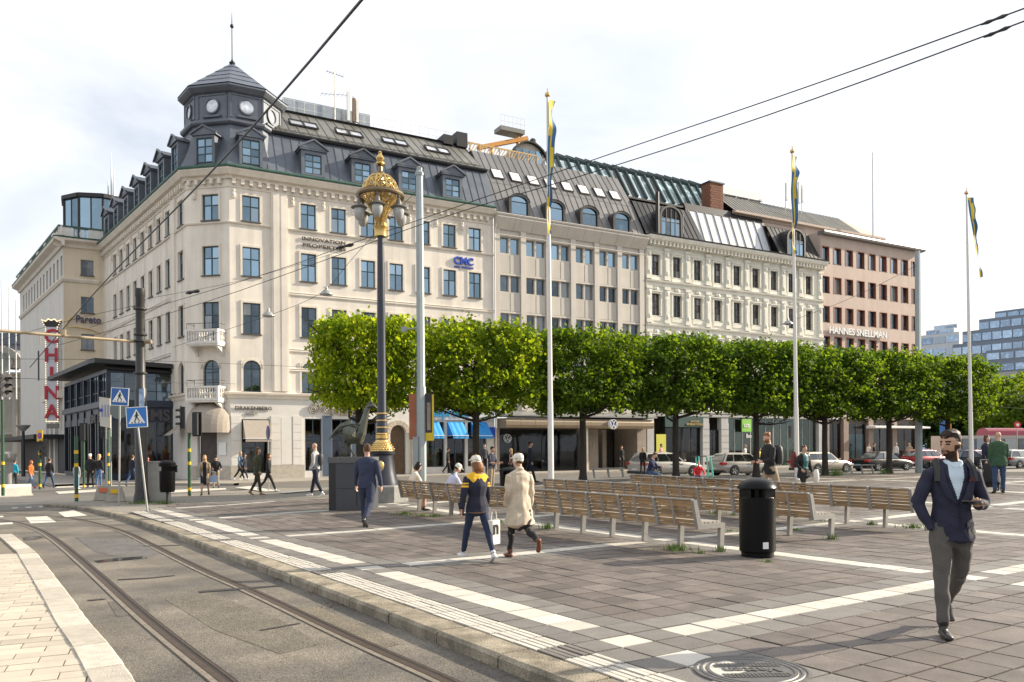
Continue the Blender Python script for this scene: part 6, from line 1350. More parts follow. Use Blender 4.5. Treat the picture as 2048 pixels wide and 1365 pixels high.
def panel(lab,name,base_px,top_py,r,mat,parts,cat='sign',Y=None):
    b=AT(base_px[0],base_px[1],Y) if Y else G(*base_px); b=Vector((b.x,b.y,g(b.x,b.y))); h=AT(base_px[0],top_py,b.y).z-b.z; t=thing(name,lab,cat,tuple(b)); obj('post',MB().tube((0,0,0),(0,0,h),r,n=10).mesh('post',mat,40),t)
    for nm,fn,mt in parts: m=MB(); fn(m,h); obj(nm,m.mesh(nm,mt,40),t)
    return t
def rows_(m,h,zs,r=.075,hh=.09):
    for z in zs: m.lathe([(r,z),(r,z+hh)],10)
bl_=G(212,995).y
panel('tall white traffic board seen obliquely between the two grey posts','traffic_board',(213,985),800,.035,m_galv,[('board',lambda m,h:m.prism([(-.22,-.05,h-1.05),(.22,-.08,h-1.15),(.20,-.08,h+.05),(-.25,-.05,h+.12)],(0,.03,0)),M('offwhite_board',(.52,.49,.43),.5,var=.08)),('board_print',lambda m,h:[m.box(x,x+.02,-.095,-.088,h-.7,h-.2) for x in (-.12,.0,.12)]+[m.ell((-.15,-.09,h-.42),(.07,.01,.07),10,6)],m_bl)],Y=bl_)
panel('round sign seen from its grey back on a steel post','traffic_sign',(222,985),800,.035,m_galv,[('disc',lambda m,h:(m.lathe([(.001,-.01),(.36,-.01),(.36,.01),(.001,.01)],24,caps=False),m.xf(Matrix.Translation((.36,-.06,h-.42))@Matrix.Rotation(rad(90),4,'X'))),M('sign_back_grey',(.15,.18,.165),.5,.3,var=.06))],Y=bl_)
m_yel=M('signal_yellow',(.70,.42,.01),.5,var=.05); m_gpo=M('signal_green_post',(.025,.075,.035),.4,var=.15)
m_redl=M('lit_red_lamp',(1.,.05,.03),.3,emit=3.)
def sigpost(lab,base_px,top_py,zs,heads=(),Y=None):
    b=AT(base_px[0],base_px[1],Y) if Y else G(*base_px); b=Vector((b.x,b.y,g(b.x,b.y))); h=AT(base_px[0],top_py,b.y).z-b.z; t=thing('signal_post',lab,'traffic light',tuple(b)); m=MB(); m.lathe([(.065,0),(.065,h)],12); obj('post',m.mesh('post',m_gpo,40),t)
    m=MB(); rows_(m,h,[AT(base_px[0],z,b.y).z-b.z for z in zs],.072,.13); obj('yellow_band',m.mesh('yellow_band',m_yel,40),t)
    for (dx,dz,rot,lit) in heads:
        m=MB(); m.box(-.12,.12,.0,.16,-.45,.45); m.box(-.22,.22,-.01,.0,-.5,.5)
        for k in range(3):
            z=.28-.28*k
            for a in range(8):
                a0,a1=math.pi*a/8,math.pi*(a+1)/8; m.quad((.1*math.cos(a0),-.0,z+.1*math.sin(a0)),(.1*math.cos(a1),0,z+.1*math.sin(a1)),(.1*math.cos(a1),-.2,z-.02+.1*math.sin(a1)),(.1*math.cos(a0),-.2,z-.02+.1*math.sin(a0)))
        o=obj('signal_head',m.mesh('signal_head',m_black),t,(dx,0,h+dz),rot)
        for k in range(3):
            if lit and k==0: obj('lens',MB().ell((0,-.03,.28-.28*k),(.09,.03,.09),10,6).mesh('lens',m_redl),o)
            else: obj('lens',MB().ell((0,-.03,.28-.28*k),(.09,.03,.09),10,6).mesh('lens',M('dark_lens',(.06,.05,.05),.2)),o)
    return t
t_=G(379,993); sigpost('green and yellow signal post in front of the dome awning shop',(379,993),866,(996,983,930,905),[(-.32,.35,rad(-70),0),(.28,.15,rad(180),0)]) if False else None
sigpost('green and yellow signal post in front of the dome awning shop',(379,992),866,(982,930,904),[(-.33,.62,rad(-75),0),(.33,.35,rad(165),0)])
sigpost('short green and yellow signal post beside the concrete kerb blocks',(153,1003),872,(996,934,908),[])
sigpost('signal post with a yellow no parking plate at the side street',(80,979),900,(974,932,910),[(.2,.1,rad(-60),0)])
sigpost('signal post with yellow bands behind the concrete blocks',(217,981),860,(968,932,912),[(-.12,.1,rad(30),1)])
sigpost('signal post with two dark heads at the left picture edge',(6,985),800,(975,930),[(.2,.6,rad(70),0),(-.25,.45,rad(160),0)],Y=34)
sigpost('rear facing signal head on a thin post before the pavilion',(168,985),870,(975,),[(0,.15,rad(180),0)],Y=44)
NP=G(80,979); m=MB(); m.mi=0; m.box(-.22,.22,-.02,0,-.28,.28); m.mi=1; m.lathe([(.001,0),(.16,0)],16,caps=False); n0=len(m.v)-32; m.xf(Matrix.Translation((0,-.03,0))@Matrix.Rotation(rad(90),4,'X'),n0); m.mi=2; m.lathe([(.001,0),(.10,0)],16,caps=False); n0=len(m.v)-32; m.xf(Matrix.Translation((0,-.035,0))@Matrix.Rotation(rad(90),4,'X'),n0)
mk('no_parking_plate',m,[m_yel,m_bl,M('sign_red2',(.45,.05,.05),.5)],None,tuple(AT(80,872,NP.y)),rad(-25),label='yellow plate with a blue disc above the side street signal post',cat='traffic sign')
m=MB(); m.lathe([(.03,0),(.03,2.9)],8); m.mi=1; m.lathe([(.001,-.012),(.33,-.012),(.33,.012),(.001,.012)],20,caps=False); n0=len(m.v)-80; m.xf(Matrix.Translation((0,0,2.65))@Matrix.Rotation(rad(90+17+13),4,'Z')@Matrix.Rotation(rad(90),4,'X'),n0); m.mi=1; m.lathe([(.06,1.2),(.06,1.4)],10)
p=G(537,983); mk('no_stopping_sign',m,[m_galv,M('sign_blue_red',(.022,.02,.13),.4)],None,tuple(p),smooth=40,label='round no stopping sign seen edge on before the jewellery shop',cat='traffic sign')
# boxes and bins
m_bin=M('gloss_black_bin',(.004,.004,.0045),.3,.0,var=.25,scale=4,spec=.16); m_box=M('grey_cabinet',(.34,.33,.30),.6,var=.14,scale=3,streak=.2)
m=MB(); m.box(-.36,.36,-.3,.3,0,1.42); m.box(-.39,.39,-.33,.33,1.42,1.47); m.box(-.03,-.02,-.31,-.3,.1,1.35); m.box(.28,.32,-.325,-.3,.7,.9); p=G(318,1003); mk('utility_cabinet',m,m_box,None,tuple(p),rad(12),label='plain grey utility cabinet behind the small black litter bin',cat='cabinet')
def bigbin(lab,p,h,r):
    t=thing('litter_bin',lab,'litter bin',tuple(p)); m=MB(); m.lathe([(r*.90,0),(r*.90,h*.06),(r,h*.075),(r,h*.75),(r*.96,h*.76)],32); n=32
    # neck with openings
    m.lathe([(r*.60,h*.75),(r*.60,h*.87)],24)
    for k in range(4):
        a=k*math.pi/2+.55; c=Vector((math.cos(a),math.sin(a),0)); s_=Vector((-c.y,c.x,0)); m.prism([c*(r*.60)+s_*(r*.32)+Vector((0,0,h*.75)),c*(r*.95)+s_*(r*.40)+Vector((0,0,h*.75)),c*(r*.95)-s_*(r*.40)+Vector((0,0,h*.75)),c*(r*.60)-s_*(r*.42)+Vector((0,0,h*.75))],(0,0,h*.12))
    obj('body',m.mesh('body',m_bin,30),t); m=MB(); m.lathe([(r*1.08,h*.86),(r*1.11,h*.872),(r*1.08,h*.888),(r*.92,h*.935),(r*.64,h*.972),(r*.3,h*.994),(.001,h)],32,caps=False); m.lathe([(r*1.08,h*.86),(.001,h*.865)],32,caps=False); obj('lid',m.mesh('lid',m_bin,40),t)
    m=MB(); m.box(-.0,.085,-r*1.01-.003,-r*.97,h*.12,h*.12+.10); obj('sticker',m.mesh('sticker',m_white),t); return t
pb=G(1515,1113); hB=AT(1515,956,pb.y).z-pb.z; bigbin('large black domed litter bin in front of the middle bench row',pb,hB,.275)
pb2=G(1018,990); Yb=26.; pq=AT(1018,970,Yb); pq.z=g(pq.x,pq.y); bigbin('black domed litter bin behind the front bench row by the walking couple',pq,AT(1018,934,Yb).z-pq.z,.30)
p=G(335,1009); t=thing('post_bin','small black litter bin on a single post beside the grey cabinet','litter bin',tuple(p)); m=MB(); m.tube((0,0,0),(0,0,.5),.05,n=8); obj('post',m.mesh('post',m_black),t); m=MB(); m.lathe([(.22,.42),(.25,.5),(.26,1.15)],18); m.lathe([(.275,1.3),(.28,1.42),(.20,1.5),(.001,1.52)],18,caps=False); m.box(-.26,.26,.12,.22,1.1,1.35); obj('body',m.mesh('body',m_bin,40),t)
m_cb=M('concrete_block',(.33,.30,.26),.85,var=.2,scale=5); m_cor=M('orange_reflector',(.62,.14,.05),.4)
for px_,lab,c_ in (((208,1000),'concrete kerb block with orange reflector at the tip of the square',m_cor),((231,1003),'concrete kerb block with yellow reflector nearest the upright crossing sign',m_yel)):
    p=G(*px_); m=MB(); m.add([(-.33,-.3,0),(.33,-.3,0),(.33,.3,0),(-.33,.3,0),(-.2,-.16,.55),(.2,-.16,.55),(.2,.16,.55),(-.2,.16,.55)],[(4,5,6,7),(0,1,5,4),(1,2,6,5),(2,3,7,6),(3,0,4,7)]); o=mk('concrete_block',m,m_cb,None,tuple(p),rad(20),label=lab,cat='concrete block',group='concrete blocks at the tip of the square'); obj('reflector',MB().box(-.13,.13,-.268,-.222,.30,.46).mesh('reflector',c_),o)
m_cw=M('white_concrete',(.60,.56,.49),.8,var=.1,scale=4)
for px_,lab in (((8,994),'pale concrete barrier cut by the left picture edge'),((34,992),'pale concrete barrier second from the left picture edge')):
    p=G(*px_,RD); m=MB(); m.prism([(-.55,-.25,0),(-.55,.25,0),(-.55,.2,.4),(-.55,.1,.52),(-.55,-.1,.52),(-.55,-.2,.4)],(1.1,0,0)); m.box(-.6,.6,-.32,.32,0,.06); mk('concrete_barrier',m,m_cw,None,tuple(p),rad(35),label=lab,cat='barrier',group='pale concrete barriers')
p=G(17,985,RD); t=thing('drinking_column','dark column with a mushroom head at the left edge','column',tuple(p)); m=MB(); m.lathe([(.22,0),(.2,1.5),(.3,1.6),(.36,1.75),(.36,1.9),(.2,2.0),(.001,2.02)],14,caps=False); obj('body',m.mesh('body',m_gran,40),t)
p=AT(47,960,58); p.z=-.1; t=thing('street_lamp','black street lamp with a pale bowl in the side street','street lamp',tuple(p)); m=MB(); m.lathe([(.14,0),(.12,1),(.1,3.4)],8); obj('post',m.mesh('post',m_black),t); m=MB(); m.lathe([(.1,3.4),(.45,3.75),(.46,3.85)],14); obj('bowl',m.mesh('bowl',m_galv,40),t)
# statue box and bronze bird
sp=G(672,1022); sb=thing('statue_plinth','tall dark grey box plinth carrying the bronze bird','plinth',tuple(sp),rad(-4)); hS=AT(672,915,sp.y).z-sp.z; m_pl=M('dark_grey_plinth',(.05,.053,.06),.5,.1,var=.12,scale=3); m=MB(); m.box(-.2,.98,0,.95,0,hS-.16); obj('body',m.mesh('body',m_pl),sb); m=MB(); m.box(-.22,1.0,-.03,.97,hS-.16,hS); obj('top_slab',m.mesh('top_slab',M('plinth_top',(.09,.09,.09),.6,var=.2,scale=4)),sb); m=MB(); m.box(-.03,-.015,-.012,-.001,0.02,hS-.18); m.box(.58,.6,-.012,-.001,.15,hS-.2); m.box(-.0,.55,-.006,-.001,.62,.63); m.box(-.2,-.03,-.01,-.001,0.02,hS-.18); obj('door_seam',m.mesh('door_seam',m_iron2),sb)
from_px=lambda x,y: AT(x,y,sp.y+.45)-Vector((sp.x,sp.y+.45,sp.z))
m_brz=M('patinated_bronze',(.10,.105,.085),.35,.75,var=.4,scale=5,bump=.5,bscale=12)
zb_=lambda x,y:(640+x/4.708,780+y/4.708)
def bp_(x,y,dy=0): v=from_px(*zb_(x,y)); return (v.x,dy,v.z)
bird=thing('bronze_bird','bronze long necked bird sculpture leaning forward on the plinth','sculpture',(sp.x,sp.y+.45,sp.z)); m=MB()
m.path([bp_(205,350),bp_(260,385),bp_(320,430),bp_(350,450),bp_(385,385),bp_(415,300),bp_(435,220),bp_(450,170)],[.05,.24,.30,.26,.17,.11,.085,.07],10)
m.path([bp_(435,170),bp_(475,150),bp_(510,155),bp_(540,172)],[.05,.09,.06,.012],8); m.path([bp_(440,140),bp_(480,118),bp_(500,140)],[.02,.06,.05],6)
m.path([bp_(285,330),bp_(200,345),bp_(140,395),bp_(100,455)],[.16,.09,.05,.02],6); m.path([bp_(230,345),bp_(150,385),bp_(85,470)],[.1,.05,.012],5); m.path([bp_(250,350,.1),bp_(160,400,.1),bp_(110,440,.1)],[.08,.05,.012],5)
m.path([bp_(290,480),bp_(230,480),bp_(245,540)],[.12,.06,.03],6); m.path([bp_(270,540),bp_(320,610),bp_(340,625)],[.035,.028,.03],6); m.path([bp_(300,470,.1),bp_(262,520,.1),bp_(270,545,.05)],[.1,.05,.035],6); m.path([bp_(340,340,-.12),bp_(280,325,-.16),bp_(390,330,-.1)],[.05,.03,.03],5); m.path([bp_(320,610),bp_(300,640)],[.025,.02],5)
obj('body',m.mesh('body',m_brz,55),bird)
# ================================================================ wires and hanging lamps
m_wire=M('black_wire',(.02,.02,.022),.5)
def wire(lab,pts,r,group=None):
    P=[AT(*p) for p in pts]; P=smooth_poly(P,2) if len(P)>2 else P; m=MB(); m.path(P,r,5); return mk('overhead_wire',m,m_wire,None,label=lab,cat='wire',group=group)
wire('thick black cable crossing the sky diagonally in front of the corner tower',[(800,-90,11),(560,194,17),(400,370,24),(215,555,34),(60,735,46)],.026)
wire('upper overhead wire running from the right edge to the side street',[(2140,-18,12),(2048,18,13),(1600,180,17.5),(1250,298,22),(838,440,28),(690,492,31),(560,540,34),(345,604,40),(180,655,47)],.014)
wire('lower overhead wire running from the right edge across the masts',[(2140,8,12),(2048,43,13),(1600,210,17),(1215,338,21.5),(870,437,27),(640,525,31),(400,610,36),(120,690,44)],.014)
wire('thin wire from the grey mast down to the two hanging lamps',[(832,383,30.4),(700,520,33),(653,585,35),(560,625,36),(345,695,40)],.010)
wire('thin wire low in front of the arched windows',[(-30,718,30),(283,720,31),(620,735,38),(830,742,44)],.008); wire('thin span wire across the pavilion roof',[(-30,755,30),(283,765,31),(470,768,40)],.008); wire('thin span wire from the black pole to the white building',[(283,600,31),(500,560,36),(690,500,40)],.009); wire('thin wire sloping before the pink building',[(1836,530,48),(1700,600,48),(1560,650,48)],.012); wire('thin wire from the black pole to the left edge',[(278,610,31),(140,640,34),(-30,690,36)],.009)
wire('thin wire beyond the last tree near the loose trees',[(1980,785,70),(2100,800,70)],.02); wire('second thin wire near the loose trees',[(1970,812,70),(2100,822,70)],.02)
for (x,y,Y),(x2,y2,Y2),lab in (((672,497,31.3),(708,489,30.8),'insulator on the wire by the PROPERTIES lettering'),((1962,50,13.9),(2017,29,13.35),'dark insulator on the upper wire at the right edge'),((1968,75,14.0),(2022,53,13.3),'dark insulator on the lower wire at the right edge'),((372,587,39),(400,582,38.5),'insulator on the wire left of the upper balcony')):
    a=AT(x,y,Y); b=AT(x2,y2,Y2); q=lambda f: a.lerp(b,f); m=MB(); r_=.0019*Y; m.path([q(0),q(.25),q(.45),q(.55),q(.8),q(1)],[r_*.5,r_*1.3,r_*.8,r_*.8,r_*1.3,r_*.5],6); mk('wire_insulator',m,m_black,None,label=lab,cat='insulator')
for x,y,Y,lab in ((537,632,36,'lower hanging street lamp before the plain corner facade'),(653,589,35,'upper hanging street lamp before the corner facade'),(1576,648,47,'hanging street lamp beside the middle flagpole'),(1396,676,47,'hanging street lamp just above the fourth tree crown')):
    p=AT(x,y,Y); t=thing('hanging_lamp',lab,'street lamp',tuple(p),0,'hanging street lamps'); m=MB(); m.lathe([(.03,.35),(.05,.3),(.07,.2),(.16,.15),(.28,.02),(.29,-.02)],16); obj('shade',m.mesh('shade',m_galv,40),t); m=MB(); m.ell((0,0,-.02),(.2,.2,.07),12,6); obj('lens',m.mesh('lens',m_bulb,50),t)
# ================================================================ people
V=lambda *a: np.array(a,float)
def rotv(v,ax,a):
    return np.array(Matrix.Rotation(a,3,Vector(ax))@Vector(v))
def spine(pts,R,n=5):
    """interpolated tube: list of (pos, rx, ry)"""
    return pts
PAL={}
def col(name,c,rough=.8,**k):
    return M('cloth_'+name,c,rough,var=k.pop('var',.12),scale=k.pop('scale',9),bump=k.pop('bump',.25),bscale=k.pop('bscale',45),**k)
SK=dict(fair=(.50,.30,.215),tan=(.44,.255,.165),mid=(.42,.25,.17))
class Person:
    def __init__(s,H,vox): s.k=H/1.8; s.vox=vox; s.pc=[]; s.mats=[]; s.mi={}; s.cf=None
    def mat(s,m):
        if m.name not in s.mi: s.mi[m.name]=len(s.mats); s.mats.append(m)
        return s.mi[m.name]
    def tube(s,rings,m,pri=0.,n=12):
        """rings: (pos, rx, ry[, side vector]) ; rx along side, ry across"""
        s.pc.append((rings,s.mat(m),pri,n))
    def build(s,name,parent,smooth=3,disp=.004,seed=0):
        mb=MB()
        for rings,mi,pri,n in s.pc:
            o=len(mb.v); K=len(rings)
            for i,r in enumerate(rings):
                p,rx,ry=r[0],r[1],r[2]; d=rings[min(i+1,K-1)][0]-rings[max(i-1,0)][0]; d=d/(np.linalg.norm(d)+1e-9); side=r[3] if len(r)>3 else V(1,0,0)
                if abs(d@side)>.95: side=V(0,1,0)
                a=side-d*(d@side); a/=np.linalg.norm(a); b=np.cross(d,a)
                for j in range(n): t=2*math.pi*j/n; mb.v.append(tuple(p+a*rx*math.cos(t)+b*ry*math.sin(t)))
            for i in range(K-1):
                for j in range(n): mb.f.append((o+i*n+j,o+i*n+(j+1)%n,o+(i+1)*n+(j+1)%n,o+(i+1)*n+j)); mb.m.append(0)
            for e,rev in ((0,True),(K-1,False)):   # rounded caps
                p=rings[e][0]; q=rings[1 if e==0 else K-2][0]; d=p-q; d=d/(np.linalg.norm(d)+1e-9); c=len(mb.v); mb.v.append(tuple(p+d*min(rings[e][1],rings[e][2])*.55))
                for j in range(n):
                    x,y=o+e*n+j,o+e*n+(j+1)%n; mb.f.append((y,x,c) if rev else (x,y,c)); mb.m.append(0)
        me=mb.mesh('tmp',m_black); ob=bpy.data.objects.new('tmp',me); COL.objects.link(ob); md=ob.modifiers.new('r','REMESH'); md.mode='VOXEL'; md.voxel_size=s.vox
        sm=ob.modifiers.new('s','SMOOTH'); sm.factor=.5; sm.iterations=smooth
        dg=bpy.context.evaluated_depsgraph_get(); res=bpy.data.meshes.new_from_object(ob.evaluated_get(dg)); bpy.data.objects.remove(ob); bpy.data.meshes.remove(me)
        nv=len(res.vertices); co=np.empty(nv*3); res.vertices.foreach_get('co',co); co=co.reshape(-1,3); nm=np.empty(nv*3); res.vertex_normals.foreach_get('vector',nm); nm=nm.reshape(-1,3)
        q=co*[19,19,9]; dsp=np.sin(q[:,0]+2.1*np.sin(q[:,2]*1.7+seed))*np.sin(q[:,1]*1.1+1.7*np.sin(q[:,2]+q[:,0]*.6)); dsp+=.5*np.sin(q[:,2]*3.1+q[:,0]*1.3+seed)*np.sin(q[:,1]*2.3)
        fade=np.where(co[:,2]>1.46*s.k+s.zoff,0.,1.); co+=nm*(dsp*disp*fade)[:,None]; co[:,2]=np.maximum(co[:,2],s.zmin) ; res.vertices.foreach_set('co',co.ravel())
        nf=len(res.polygons); fc=np.empty(nf*3); res.polygons.foreach_get('center',fc); fc=fc.reshape(-1,3)
        best=np.full(nf,1e9); lab=np.zeros(nf,np.int32)
        for rings,mi,pri,n in s.pc:
            for a,b in zip(rings,rings[1:]):
                d=b[0]-a[0]; L=d@d+1e-12; t=np.clip(((fc-a[0])@d)/L,0,1); w=fc-(a[0]+t[:,None]*d); side=a[3] if len(a)>3 else V(1,0,0); dn=d/math.sqrt(L)
                if abs(dn@side)>.95: side=V(0,1,0)
                u=side-dn*(dn@side); u/=np.linalg.norm(u); v=np.cross(dn,u); rx=a[1]+(b[1]-a[1])*t; ry=a[2]+(b[2]-a[2])*t
                x=(w@u); y=(w@v); z=(w@dn); rad_=np.sqrt((x/rx)**2+(y/ry)**2+(z/np.minimum(rx,ry))**2)
                sd=np.abs((rad_-1)*np.minimum(rx,ry))-pri; k_=sd<best; best=np.where(k_,sd,best); lab=np.where(k_,mi,lab)
        if s.cf: lab=s.cf(fc,lab,s)
        for m in s.mats: res.materials.append(m)
        res.materials.pop(index=0) if len(res.materials)>len(s.mats) else None
        res.polygons.foreach_set('material_index',lab.astype(np.int32)); res.polygons.foreach_set('use_smooth',[True]*nf); res.name=name; res.update()
        return obj(name,res,parent)
def interp(p,q,f): return p+(q-p)*f
def make_person(lab,px_,top,feet,yaw,o,Yfix=None,base=None):
    """px_: picture column, top/feet: picture rows of head top and lowest foot. yaw: 0 faces the camera side (-y); positive turns to picture right."""
    if base is None: base=AT(px_,feet,Yfix) if Yfix else G(px_,feet)
    else: base=Vector(base)
    if not o.get('sit'): base.z=g(base.x,base.y)+o.get('dz',0.)
    H=o.get('H') or (AT(px_,top,base.y).z-base.z); H=max(1.0,min(2.0,H))
    P=Person(H,o.get('vox',.016)); k=P.k; P.zoff=0.; P.zmin=.0 if not o.get('sit') else -9
    fem=o.get('fem',False); W=(.92 if fem else 1.)*o.get('wide',1.)
    skin=M('skin_'+o.get('skin','fair'),SK[o.get('skin','fair')],.5,var=.06,scale=30,bump=.05)
    top_m=o['top']; leg_m=o['legs']; shoe=o.get('shoe',M('shoe_black',(.02,.018,.017),.4)); hair=o.get('hair',M('hair_dark',(.022,.015,.011),.55,spec=.2,var=.3,scale=40))
    hipz=.93*k; lean=o.get('lean',.03); F=V(0,-1,0); hw=.092*k*(1.05 if fem else 1.)
    hip=V(0,0,hipz); 
    if o.get('sit'): hip=V(0,0,o['sit']+.09*k); hipz=hip[2]
    up=V(0,-math.sin(lean),math.cos(lean)); tw=o.get('twist',0.); S=lambda a: V(math.cos(a),math.sin(a),0)
    side=S(tw)
    chest=hip+up*.40*k; sh=hip+up*.53*k; nb=hip+up*.575*k
    # legs: (thigh forward angle, knee bend, splay)
    ank=[]
    for i,(th,kn,spl) in enumerate(o.get('legs_pose',((.25,.05,.03),(-.25,.25,.03)))):
        sx=-1 if i==0 else 1  # i=0 right leg (picture left when facing camera)
        h=hip+V(sx*hw,0,-.02*k); d=V(sx*math.sin(spl),-math.sin(th),-math.cos(th)); d/=np.linalg.norm(d); kne=h+d*.44*k
        d2=V(sx*math.sin(spl)*.5,-math.sin(th-kn),-math.cos(th-kn)); d2/=np.linalg.norm(d2); an=kne+d2*.42*k
        lw=o.get('legw',1.)*W; mlow=o.get('lower',leg_m); cuff=o.get('cuff',1.)
        P.tube([(h,.098*k*lw,.105*k*lw),(interp(h,kne,.5),.083*k*lw,.088*k*lw),(kne,.064*k*lw,.066*k*lw)],leg_m,.005 if o.get('hem',0)<.2 else 0.)
        P.tube([(kne,.063*k*lw,.066*k*lw),(interp(kne,an,.35),.060*k*lw*cuff,.064*k*lw*cuff),(an+d2*-.02,.046*k*lw*cuff,.052*k*lw*cuff)],mlow)
        if o.get('ankle'): P.tube([(an-d2*.09*k,.04*k,.042*k),(an,.035*k,.04*k)],o['ankle'],.004)
        fp=th-kn; fd=V(sx*.12,-math.cos(fp*.9),-math.sin(-fp*.9)*1.); 
        fd=V(sx*.10,-math.cos(min(.9,max(-1.3,fp)) if fp<0 else 0.25*fp),math.sin(fp*1.0) if fp<0 else math.sin(.25*fp)); fd/=np.linalg.norm(fd); 
        perp=np.cross(V(1,0,0),fd); perp=perp if perp[2]<0 else -perp
        heel=an+perp*.055*k-fd*.045*k; toe=heel+fd*.235*k
        P.tube([(heel,.036*k,.034*k),(heel+fd*.07*k+perp*-.008*k,.042*k,.042*k),(heel+fd*.15*k+perp*.006*k,.047*k,.030*k),(toe+perp*.012*k,.034*k,.020*k)],shoe,.003)
        P.tube([(an-d2*.03*k,.040*k,.046*k),(an+perp*.04*k,.040*k,.048*k)],o.get('ankle') or shoe)
        ank.append((an,min(heel[2],toe[2])-.03*k))
    # torso
    hem=o.get('hem',.04); Wj=o.get('jw',1.)*W; j=top_m; bust=1.12 if fem else 1.
    P.tube([(hip+V(0,.01,-.04)*k,.155*k*W*(1.05 if fem else 1),.115*k*W,side*0+V(1,0,0)),(hip+up*.10*k,.150*k*W,.108*k*W)],leg_m,-.004)
    hp=hip-V(0,0,hem*k); fl=o.get('flare',1.)
    P.tube([(hp,.172*k*Wj*fl,.128*k*Wj*fl,V(1,0,0)),(interp(hp,hip+up*.14*k,.5),.170*k*Wj*(1+fl)/2,.124*k*Wj*(1+fl)/2,V(1,0,0)),(hip+up*.16*k,.152*k*Wj*(.9 if fem else 1),.112*k*Wj,interp(V(1,0,0),side,.4)),(hip+up*.33*k,.172*k*Wj,.122*k*Wj*bust,side),(hip+up*.45*k,.182*k*Wj,.112*k*Wj,side),(sh,.165*k*Wj,.088*k*Wj,side),(nb,.085*k*Wj,.07*k,side)],j)
    # neck and head
    hy=o.get('head',0.); hn=o.get('nod',0.); hd=up*.6+V(0,0,.4); hd/=np.linalg.norm(hd); hf=V(math.sin(hy),-math.cos(hy)*math.cos(hn),-math.sin(hn)); hf/=np.linalg.norm(hf); hu=np.cross(np.cross(hf,hd),hf); hu/=np.linalg.norm(hu)
    if hn: hu=hd*math.cos(hn*.8)+V(math.sin(hy),-math.cos(hy),0)*math.sin(hn*.8)
    hs=np.cross(hf,hu); hs/=np.linalg.norm(hs)
    neck=nb+hd*.06*k; hc=nb+hd*.155*k+V(math.sin(hy),-math.cos(hy),0)*(.02+.05*hn)*k
    P.tube([(nb-up*.03*k,.062*k,.062*k),(neck,.054*k,.056*k),(hc-hu*.04*k-hf*.01*k,.052*k,.055*k)],skin,.002)
    E3=lambda a,b,c: hc+(hs*a+hf*b+hu*c)*k
    P.tube([(E3(0,.020,-.108),.036*k,.040*k,hs),(E3(0,.022,-.075),.056*k,.062*k,hs),(E3(0,.012,-.02),.070*k,.084*k,hs),(E3(0,0,.035),.075*k,.092*k,hs),(E3(0,-.006,.08),.062*k,.078*k,hs),(E3(0,-.008,.108),.03*k,.04*k,hs)],skin)
    P.tube([(E3(0,.092,.012),.010*k,.010*k,hs),(E3(0,.108,-.030),.017*k,.014*k,hs),(E3(0,.088,-.042),.016*k,.01*k,hs)],skin)
    for sx in (-1,1): P.tube([(E3(sx*.074,-.008,-.035),.008*k,.014*k,hs),(E3(sx*.080,-.012,.012),.009*k,.02*k,hs)],skin)
    st=o.get('style','short')
    if st!='bald':
        P.tube([(E3(0,-.040,-.03),.064*k,.058*k,hs),(E3(0,-.034,.03),.079*k,.074*k,hs),(E3(0,-.016,.088),.070*k,.090*k,hs),(E3(0,-.006,.118),.045*k,.060*k,hs)],hair,.004)
        P.tube([(E3(0,.055,.088),.05*k,.022*k,hs),(E3(0,.03,.115),.045*k,.03*k,hs)],hair,.004)
    if st=='long':
        P.tube([(E3(0,-.035,.05),.080*k,.075*k,hs),(E3(0,-.05,-.06),.088*k,.065*k,hs),(E3(0,-.065,-.16),.085*k,.05*k,hs),(E3(0,-.06,-.26),.055*k,.035*k,hs)],hair,.006)
    if st=='bush':
        P.tube([(E3(0,-.02,.03),.090*k,.085*k,hs),(E3(.015,-.05,-.045),.105*k,.085*k,hs),(E3(.02,-.07,-.10),.108*k,.075*k,hs),(E3(.02,-.075,-.145),.08*k,.055*k,hs)],hair,.006)
    if o.get('volume'): P.tube([(E3(0,-.058,-.02),.066*k,.050*k,hs),(E3(0,-.055,.05),.073*k,.052*k,hs),(E3(0,-.015,.100),.066*k,.034*k,hs),(E3(0,.045,.104),.057*k,.026*k,hs),(E3(0,.078,.078),.048*k,.016*k,hs)],hair,.006)
    if st=='bun': P.tube([(E3(0,-.085,.08),.03*k,.03*k,hs),(E3(0,-.115,.095),.03*k,.03*k,hs)],hair,.006)
    if st=='bob': P.tube([(E3(0,-.02,.06),.082*k,.085*k,hs),(E3(0,-.03,-.04),.09*k,.075*k,hs),(E3(0,-.025,-.11),.08*k,.06*k,hs)],hair,.006)
    if o.get('beard'): P.tube([(E3(0,.045,-.118),.040*k,.040*k,hs),(E3(0,.030,-.085),.063*k,.062*k,hs),(E3(0,.02,-.055),.070*k,.066*k,hs)],hair,.003)
    if o.get('hat'):
        hm_=o['hat']; P.tube([(E3(0,-.008,.055),.086*k,.104*k,hs),(E3(0,-.006,.09),.082*k,.098*k,hs),(E3(0,-.004,.13),.058*k,.07*k,hs)],hm_,.008)
        if o.get('brim',True): P.tube([(E3(0,.06,.062),.07*k,.016*k,hs),(E3(0,.12,.055),.062*k,.011*k,hs),(E3(0,.17,.043),.038*k,.008*k,hs)],hm_,.008)
    # arms: (forward, out, elbow bend, inward turn of the forearm)
    hands=[]
    slv=o.get('sleeve',j)
